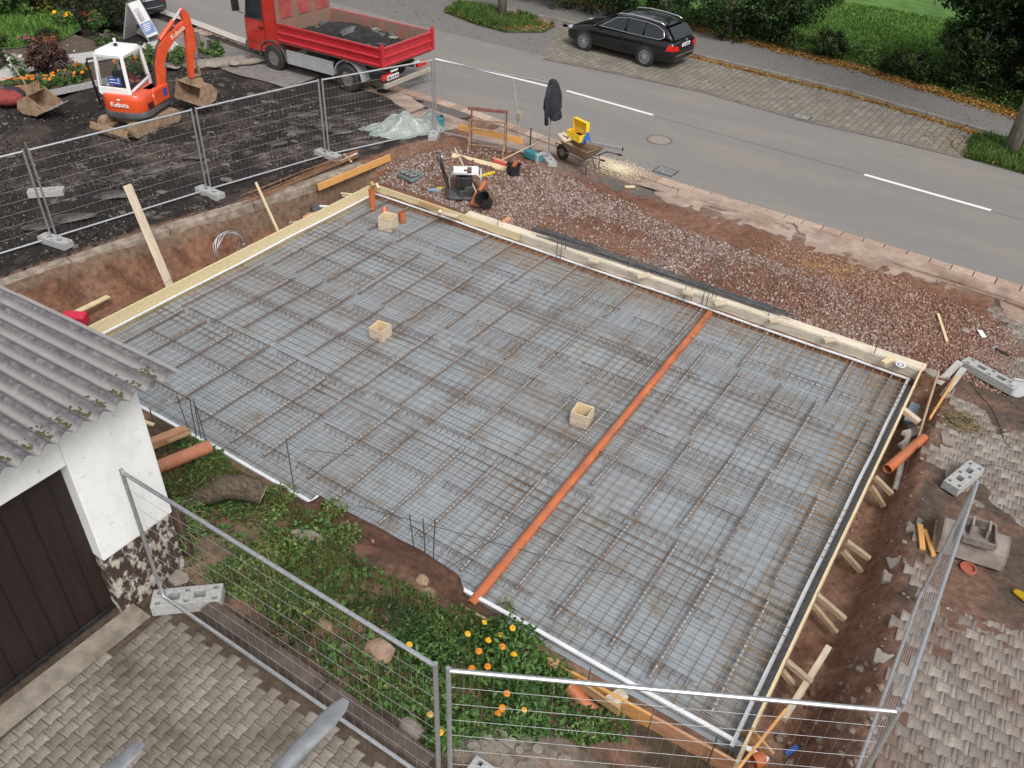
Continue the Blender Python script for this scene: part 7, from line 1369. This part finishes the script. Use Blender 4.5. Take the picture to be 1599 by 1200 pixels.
tree(V(-1.7, 32.2, 0), 7.5, .2, (2.9, 2.6, 1.9, 2.9), 'broad dark tree with drooping crown right of the meadow', 'broadleaf_tree', 30000, L_tree, .16, 'tree', 71, None, 90)
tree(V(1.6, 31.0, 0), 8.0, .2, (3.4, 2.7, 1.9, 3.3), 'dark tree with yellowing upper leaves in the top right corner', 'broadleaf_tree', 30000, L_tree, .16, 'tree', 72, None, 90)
tree(V(1.9, 28.9, 0), 6.5, .14, (5.2, 1.6, 1.3, 1.5), 'yellowing tree overhanging the top right corner', 'broadleaf_tree', 4500, L_yel, .15, 'tree', 73, None, 30)
tree(V(.2, 30.2, 0), 2.4, .06, (1.2, 1.7, .9, 1.3), 'dark undergrowth shrub below the right trees', 'shrub', 6500, L_hedge, .1, 'shrub', 74, None, 34); tree(V(-2.6, 30.6, 0), 2.2, .06, (1.0, 1.3, .8, 1.2), 'dark shrub between the meadow gap and the right trees', 'shrub', 5500, L_hedge, .1, 'shrub', 75, None, 30)
b = at(1578, 238, .05); tree(V(b.x, b.y, 0), 9, .17, (8.6, 2.6, 2.6, 1.9), 'street tree trunk rising from the grass island at the right edge', 'street_tree', 5000, L_yel, .16, 'tree', 76, None, 34)
b = at(784, 25, .05); tree(V(b.x, b.y, 0), 9, .15, (8.8, 2.6, 2.6, 1.9), 'street tree trunk rising from the left grass island beyond the road', 'street_tree', 4500, L_yel, .16, 'tree', 77, None, 30)
tree(V(-26.2, 30.6, 0), 2.6, .07, (1.4, 1.8, 1.2, 1.6), 'shrub behind the far pavement above the red truck', 'shrub', 6000, L_hedge, .11, 'shrub', 78, None, 34)
# trees further back so the meadow ends in leaves
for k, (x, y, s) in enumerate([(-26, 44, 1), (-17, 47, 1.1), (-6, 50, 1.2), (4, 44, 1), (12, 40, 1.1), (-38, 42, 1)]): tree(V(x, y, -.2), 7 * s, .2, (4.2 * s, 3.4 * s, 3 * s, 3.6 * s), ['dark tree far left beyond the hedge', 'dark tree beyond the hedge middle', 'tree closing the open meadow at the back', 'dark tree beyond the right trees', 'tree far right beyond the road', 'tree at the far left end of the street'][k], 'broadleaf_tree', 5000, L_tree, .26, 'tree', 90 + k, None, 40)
# grass: blades on verge, islands and meadow front
def blades(name, x, y, zf, h, m, label, w_=.012):
    n = len(x); a = rng.uniform(0, 6.28, n); lean = rng.uniform(.1, .7, n); hh = h * rng.uniform(.5, 1.3, n); z = zf; d = np.stack([np.cos(a), np.sin(a), a * 0], 1); s = np.stack([-np.sin(a), np.cos(a), a * 0], 1) * w_; B = np.stack([x, y, z], 1); T = B + d * (lean * hh)[:, None] + np.stack([a * 0, a * 0, hh], 1); Mi = (B + T) / 2 + d * -.01
    v = np.stack([B - s, B + s, Mi + s * .8, Mi - s * .8, T + s * .15, T - s * .15], 1).reshape(-1, 3); base = np.arange(n)[:, None] * 6; f = np.concatenate([base + np.array([[0, 1, 2, 3]]), base + np.array([[3, 2, 4, 5]])], 0)
    o = np_mesh(name, v, f, m, attr={'rnd': np.tile(np.clip(fbm(x, y, 1.2, 3, 4) + rng.normal(0, .18, n), 0, 1), 2)}); return kind(tag(o, label, 'grass'), 'stuff')
blades('dry_grass', xb, yb, H1(xb, yb), .16, leafmat('dry_blade', [(0, (.07, .075, .02)), (.5, (.16, .13, .05)), (1, (.3, .23, .1))]), 'dry and green grass blades scattered over the bank', .003)
xo = np.array([p.x for p in p_out]); yo = np.array([p.y for p in p_out]); oo = np.argsort(xo); xo, yo = xo[oo], yo[oo]
x = rng.uniform(-24, 6, 34000); yy = np.interp(x, xo, yo) + .25 + rng.random(34000) ** .8 * 1.7; blades('verge_grass', x, yy, np.full_like(x, .03), .1, L_grass, 'rough green grass along the verge behind the far path')
x = rng.uniform(-10, 0, 24000); yy = rng.uniform(30.5, 40, 24000); blades('meadow_grass', x, yy, np.full_like(x, -.02), .1, L_meadow, 'bright green meadow grass in the gap between hedge and trees', .025)
x = rng.uniform(-24, 6, 60000); y = np.interp(x, xo, yo) + .45 + rng.random(60000) ** .7 * 1.9; d = fbm(x, y, 1.5, 4, 66); k = d > .42; leaf_o = leaf_mesh('verge_weeds', np.stack([x, y, .03 + (d - .4) * 2.2 * rng.random(60000)], 1)[k], .085, L_weed, up=.5, tone=(.15 + 1.2 * (d - .4) + .1 * rng.random(60000))[k]); kind(tag(leaf_o, 'low leafy weeds on the verge behind the far path', 'weeds'), 'stuff')
def fill(poly, n):
    xs_ = [p.x for p in poly]; ys_ = [p.y for p in poly]; x, y = rng.uniform(min(xs_), max(xs_), n), rng.uniform(min(ys_), max(ys_), n); k = inpoly(np.stack([x, y], 1), [(p.x, p.y) for p in poly]); return x[k], y[k]
x, y = fill(isl_l, 9000); k = fbm(x, y, .9, 3, 5) > .38; blades('island_grass', x[k], y[k], np.full(k.sum(), .05), .16, L_grass, 'grass on the left island beyond the road', .014); x, y = fill(isl_r, 6000); blades('island_grass', x, y, np.full_like(x, .05), .16, L_grass, 'grass on the right island at the picture edge', .014)
# fallen leaves along kerb, verge and on path and parking strip
def fallen(P, label, s=.07):
    o = leaf_mesh('fallen_leaves', P, s, L_fall, up=3.0, aspect=.8); kind(tag(o, label, 'leaves'), 'stuff')
xi = np.array([p.x for p in p_in]); yi = np.array([p.y for p in p_in]); oo = np.argsort(xi); xi, yi = xi[oo], yi[oo]
x = rng.uniform(-13, 1, 5200); y = np.interp(x, xi, yi) - .14 - np.abs(rng.normal(0, .1, 5200)) - .1 * np.clip((x + 4) / 4, 0, 1) * rng.random(5200) * 3; fallen(np.stack([x, y, np.full_like(x, .02)], 1), 'brown and yellow fallen leaves lying in the gutter below the far kerb')
x = rng.uniform(-24, 3, 17000); y = np.interp(x, xo, yo) + .12 + rng.normal(0, .24, 17000) + .14; fallen(np.stack([x, y, np.full_like(x, .115) + .02 * rng.random(17000)], 1), 'orange brown fallen leaves along the back edge of the far path')
x = rng.uniform(-30, 3, 3600); y = rng.uniform(24, 30, 3600); lo = np.interp(x, xi, yi); hi = np.interp(x, xo, yo); z = np.where((y > lo) & (y < hi), .106, .02); k = (y < hi) & ((y > lo + .02) | (y < lo - .15)) & (y > 24.9 + .0 * x); fallen(np.stack([x, y, z], 1)[k], 'single pale leaves scattered over the far path and parking strip', .055)
x, y = fill(isl_l, 2500); fallen(np.stack([x, y, np.full_like(x, .1)], 1), 'yellow leaves scattered on the left grass island')
x, y = fill(isl_r, 1200); fallen(np.stack([x, y, np.full_like(x, .1)], 1), 'yellow leaves scattered on the right grass island'); x = rng.uniform(-3, -.2, 900); y = rng.uniform(25.0, 26.4, 900); fallen(np.stack([x, y, np.full_like(x, .02)], 1)[rng.random(900) < np.clip((x + 3) / 3, .05, 1)], 'brown leaves gathered at the right end of the parking strip')
# ------------------------------------------------------------------ the front garden at the top left
gbed = mat('garden_soil', (.06, .045, .03), (.12, .085, .06), .95, 5, bump=.5, dirt=(.04, .06, .02), dirt_amt=.35, dscale=1.5)
gl = [(0, 165), (132, 136), (200, 118), (262, 104)]
sheet('garden_bed', [V(-25.5, 4, .2)] + [at(px, py, .21) for px, py in gl], [V(-60, 4, .2)] + [at(px - 260, py - 90, .2) for px, py in gl], gbed, 30)
sheet('lawn', [at(-60, 92, .23), at(0, 78, .23), at(60, 72, .23), at(100, 62, .23), at(128, 46, .23)], [at(-90, 10, .23), at(-10, 2, .23), at(40, 8, .23), at(80, 12, .23), at(112, 22, .23)], grass_m, 30)
x, y = fill([at(-60, 92, .2), at(0, 78, .2), at(60, 72, .2), at(100, 62, .2), at(128, 46, .2), at(112, 22, .2), at(80, 12, .2), at(40, 8, .2), at(-10, 2, .2), at(-90, 10, .2)], 16000); blades('lawn_grass', x, y, np.full_like(x, .23), .09, L_meadow, 'short green lawn of the front garden', .02)
gp1, gp2 = [at(-40, 140, .25), at(0, 128, .25), at(63, 108, .25), at(127, 100, .25), at(200, 88, .25), at(292, 80, .25)], [at(-40, 116, .25), at(0, 106, .25), at(63, 90, .25), at(127, 83, .25), at(200, 72, .25), at(268, 60, .25)]
sheet('garden_path', gp1, gp2, mat('path_flags', (.36, .35, .33), (.5, .49, .46), .9, 12, bump=.2, dirt=(.2, .18, .15), dirt_amt=.25), 30)
sheet('street_pavement', [cpt(x, .9, .05) for x in range(-34, -18)], [cpt(x, 2.5 + .12 * math.sin(x * 1.7), .06) for x in range(-34, -18)], mat('pavement_grey', (.15, .135, .125), (.23, .21, .195), .93, 6, bump=.2, dirt=(.09, .075, .065), dirt_amt=.35), 40)
sheet('pale_kerb', [cpt(x, .02, .055) for x in range(-34, -17)], [cpt(x, .4, .055) for x in range(-34, -17)], mat('pale_setts', (.4, .37, .33), (.52, .48, .43), .9, 8, dirt=(.25, .22, .19), dirt_amt=.3), 40)
ed = [at(40, 157, .25), at(70, 148, .25), at(132, 135, .25), at(190, 121, .25)]; mb = MB()
for a, b in zip(ed, ed[1:]): mb.bar(a, b, .05, .16)
tag(mb.build('bed_edging', M['concrete']), 'low pale edging along the garden bed behind the digger', 'edging')
def gbush(px, r, h, m, label, n=2500, size=.07, seed=5, name='garden_bush', fl=None, cat='bush'):
    c = at(*px, .2); t = tree(c, h, .03, (h * .5, r, r * .85, h * .5), label, name, n, m, size, cat, seed, None, 26)
    for k in range(0 if not fl else fl[1]): a = rng.uniform(0, 6.28); e = rng.uniform(.2, 1.2); p = V(r * math.cos(a) * math.cos(e), r * .85 * math.sin(a) * math.cos(e), h * .5 + h * .55 * math.sin(e)); flower(t, p, fl[2], fl[0], (rng.uniform(-.6, .6), rng.uniform(-.6, .6), 0))
    return t
pink = mat('pink_flower', (.5, .04, .12), (.62, .08, .2), .7, 40); wflo = mat('pale_flower', (.62, .55, .58), (.75, .7, .72), .7, 40); rflo = mat('red_flower', (.5, .04, .02), (.6, .08, .03), .7, 40)
gbush((90, 118), .72, .95, L_red, 'red brown rounded bush between garden path and dark ground', 4200, .075, 5, fl=(wflo, 6, .03))
gbush((60, 140), .5, .35, L_mari, 'low orange flowering plants at the bed edge behind the bucket', 2200, .06, 6, 'flower_clump', (F_or, 22, .06), 'flowers'); gbush((108, 132), .5, .35, L_mari, 'low green and orange flowering plants below the red brown bush', 2400, .06, 7, 'flower_clump', (F_or, 12, .05), 'flowers'); gbush((125, 122), .35, .4, L_mari, 'orange flowering plant beside the digger grab bar', 1200, .06, 8, 'flower_clump', (F_or, 9, .06), 'flowers')
gbush((35, 122), .3, .6, L_mari, 'pale blooming plant behind the flower trough', 900, .05, 9, 'flower_clump', (wflo, 10, .06), 'flowers'); gbush((205, 118), .5, .5, L_mari, 'orange flowering clump seen beyond the digger cab', 1500, .06, 10, 'flower_clump', (F_or, 12, .06), 'flowers'); gbush((232, 105), .55, .6, L_weed, 'green leafy clump beyond the digger boom', 1800, .07, 11); gbush((275, 98), .5, .45, L_weed, 'low green weed clump between boom and bucket arm', 1400, .07, 12); gbush((330, 86), .5, .4, L_weed, 'low green weed clump beside the wooden stump by the street', 1500, .07, 13)
gbush((45, 70), .3, .25, rflo and L_mari, 'low pink flowering plant at the lawn edge', 700, .05, 14, 'flower_clump', (pink, 8, .05), 'flowers'); gbush((100, 42), .4, .5, L_mari, 'yellow flowering plant at the hedge foot', 1000, .06, 15, 'flower_clump', (F_ye, 9, .07), 'flowers'); gbush((150, 48), .45, .6, L_mari, 'red flowering plant before the clipped hedge', 1200, .06, 16, 'flower_clump', (rflo, 9, .06), 'flowers'); gbush((170, 72), .5, .4, L_weed, 'low green plant beside the garden path behind the digger cab', 1300, .06, 17)
gbush((30, 16), 1.5, 1.8, L_weed, 'green bush at the back of the lawn', 5200, .12, 18); gbush((82, 14), 1.3, 1.7, L_yel, 'yellow green bush at the back of the lawn', 4600, .12, 19); gbush((2, 2), .9, 1.6, L_weed, 'bush with pink flowers in the top left corner', 2200, .1, 20, fl=(pink, 9, .09)); gbush((4, 108), .4, 1.2, L_hedge, 'slim dark shrub at the left picture edge', 1500, .07, 21)
# clipped hedge
ha, hb = at(118, 38, .2), at(205, 46, .2); hv = (hb - ha); t = empty('clipped_hedge', ha, 0, 'dark clipped hedge at the back of the front garden', 'hedge'); n = 15000; u, v_, w_ = rng.random(n), rng.random(n), rng.random(n); side_ = rng.integers(0, 3, n); v_ = np.where(side_ == 0, rng.choice([.0, 1.0], n) + rng.normal(0, .04, n), v_); w_ = np.where(side_ == 1, 1 + rng.normal(0, .03, n), w_); dn_ = V(-hv.y, hv.x, 0).normalized()
P = np.outer(u * 1.0, np.array(hv)) + np.outer(v_ * 1.1, np.array(dn_)) + np.outer(w_ * 1.7, [0, 0, 1.0]); leaf_mesh('foliage', P, .09, L_hedge, t, up=.4, tone=.2 + .35 * w_); mb = MB(); mb.bar(hv * .01 + dn_ * .55 + V(0, 0, .8), hv * .99 + dn_ * .55 + V(0, 0, .8), .8, 1.5); mb.build('branches', M['bark'], t)
# pots, stones, stump, sign, shovel and bags
def pot(px, r, h, label, plant=L_weed): 
    c = at(*px, .2); t = empty('flower_pot', c, 0, label, 'flower pot'); MB().lathe([(r * .7, 0), (r, h), (r * 1.08, h), (r * 1.08, h - .03), (r * .9, h - .04)], 20).build('pot_body', M['terracotta'], t, smooth='auto'); n = 500; a = rng.uniform(0, 6.28, n); rr = r * 1.3 * np.sqrt(rng.random(n)); leaf_mesh('foliage', np.stack([rr * np.cos(a), rr * np.sin(a), h + .3 * rng.random(n) * (1 - rr / r / 1.6)], 1), .07, plant, t, tone=.4)
pot((78, 68), .28, .26, 'round clay pot with a leafy plant at the lawn corner', L_hedge)
c = at(37, 146, .22); t = empty('flower_trough', c, rad(62), 'clay flower trough with orange flowers beside the loose bucket', 'flower trough'); mb = MB(); [mb.box(c_, d_) for c_, d_ in (((0, 0, .02), (.9, .3, .04)), ((0, -.14, .14), (.9, .03, .24)), ((0, .14, .14), (.9, .03, .24)), ((-.44, 0, .14), (.03, .26, .24)), ((.44, 0, .14), (.03, .26, .24)))]; mb.build('trough_body', M['terracotta'], t, bevel=.008); MB().box((0, 0, .2), (.84, .26, .04)).build('soil_fill', M['cable'], t)
n = 400; leaf_mesh('foliage', np.stack([rng.uniform(-.42, .42, n), rng.uniform(-.15, .15, n), .24 + .14 * rng.random(n)], 1), .06, L_mari, t, tone=.5); [flower(t, V(rng.uniform(-.4, .4), rng.uniform(-.14, .14), .4), .06, F_or, (0, 0, 0)) for k in range(10)]
for px, s, lab in [((3, 88), .28, 'rounded grey garden stone at the left edge behind the path'), ((24, 92), .22, 'flatter grey garden stone behind the path')]: o = MB().ico((0, 0, 0), s, 2, .1, (1.2, .8, .7), seed=int(px[0])).build('garden_stone', M['slabstone'], smooth='auto'); o.location = at(*px, .3); tag(o, lab, 'stone')
board('wood_stump', at(316, 90, .1), at(316, 90, .1) + V(-.08, .0, .75), .14, .12, M['bark'], 'short dark wooden stump post at the street side of the dark ground', 'post', up=(0, 1, 0))
for k, (px, s) in enumerate([((290, 98), .4), ((318, 100), .45), ((345, 98), .5), ((372, 95), .42), ((268, 103), .35), ((335, 92), .3), ((395, 96), .4)]): o = MB().ico((0, 0, 0), s, 2, .13, (1.2, .7, .2), seed=k).build('broken_slab', M['slabstone'], smooth='auto'); o.location = at(*px, .12); o.rotation_euler = (.1, .05, k * .7); tag(o, 'broken pavement slab along the street side of the dark ground', 'stone slab', 'broken slabs at the street side')
sb = at(221, 60, .1); t = empty('pavement_sign', sb, rad(107), 'white and blue folding pavement sign beside the clipped hedge', 'sign'); 
def sg(p, name, w_, m, y0, y1, z0, z1, off=0):
    a, b = V(0, y0 - off, z0), V(0, y1 - off, z1); mb = MB(); mb.bar(a, b, w_, .02, up=(0, 1, .3)); return mb.build(name, m, p)
fr = sg(t, 'front_panel', .62, M['white'], -.45, 0, .12, 1.12); sg(t, 'back_panel', .62, M['aluminium'], .42, .02, .0, 1.12)
ffr = frame((0, -.45 * .5 - .013, .62), (1, 0, 0), (0, .45, 1.0))
def onp(x0, x1, y0, y1, z, m, name): mb = MB(); mb.add([V(x0, y0, z), V(x1, y0, z), V(x1, y1, z), V(x0, y1, z)], [(0, 1, 2, 3)]); mb.v = [tuple(ffr @ Vector(v)) for v in mb.v]; mb.build(name, m, fr, fix=False)
onp(-.27, .27, -.46, -.1, .006, mat('poster_blue', (.16, .22, .5), (.3, .38, .65), .5, 9), 'poster_print'); onp(-.18, .05, -.05, .36, .006, mat('poster_grey', (.3, .26, .3), (.62, .58, .6), .5, 6), 'poster_print')
for k in range(4): onp(-.2, .2 - .05 * k, -.18 - .06 * k, -.155 - .06 * k, .009, M['plate_white'], 'poster_line')
for s in (-1, 1): MB().bar(V(.3 * s, -.52, 0), V(.3 * s, 0, 1.14), .03, .03).build('leg', M['aluminium'], t); MB().bar(V(.3 * s, .45, 0), V(.3 * s, .02, 1.14), .03, .03).build('leg', M['aluminium'], t)
a = at(52, 150, .25); t = empty('shovel', a, 0, 'shovel with pale handle stuck in the ground by the loose bucket', 'shovel'); MB().tube([V(0, 0, .05), V(-.25, -.25, 1.05)], .018, 8).build('shovel_handle', M['wood_grey'], t); MB().tube([V(-.25, -.25, 1.0), V(-.3, -.2, 1.08), V(-.21, -.31, 1.08)], .016, 6).build('grip', M['wood_grey'], t); MB().bar(V(.02, .02, .12), V(.06, .06, -.2), .24, .012).build('blade', M['steel'], t)
c = at(12, 162, .25); o = empty('red_bag', c, .4, 'dark red cloth bag lying at the left edge of the dark ground', 'bag'); mb = MB(); mb.ico((0, 0, .16), .42, 3, .05, (1.2, .7, .5), seed=3); mb.build('bag_body', M['shirt'], o, smooth=True); MB().tube([V(-.3, 0, .3), V(-.1, .05, .5), V(.2, 0, .34)], .02, 6).build('strap', M['black'], o)
c = at(24, 150, .3); o = MB().ico((0, 0, .1), .35, 3, .06, (1.3, .6, .4), seed=4).build('dark_cloth_heap', M['cloth_dark'], smooth=True); o.location = c; tag(o, 'dark blue cloth heap beside the red bag', 'cloth')
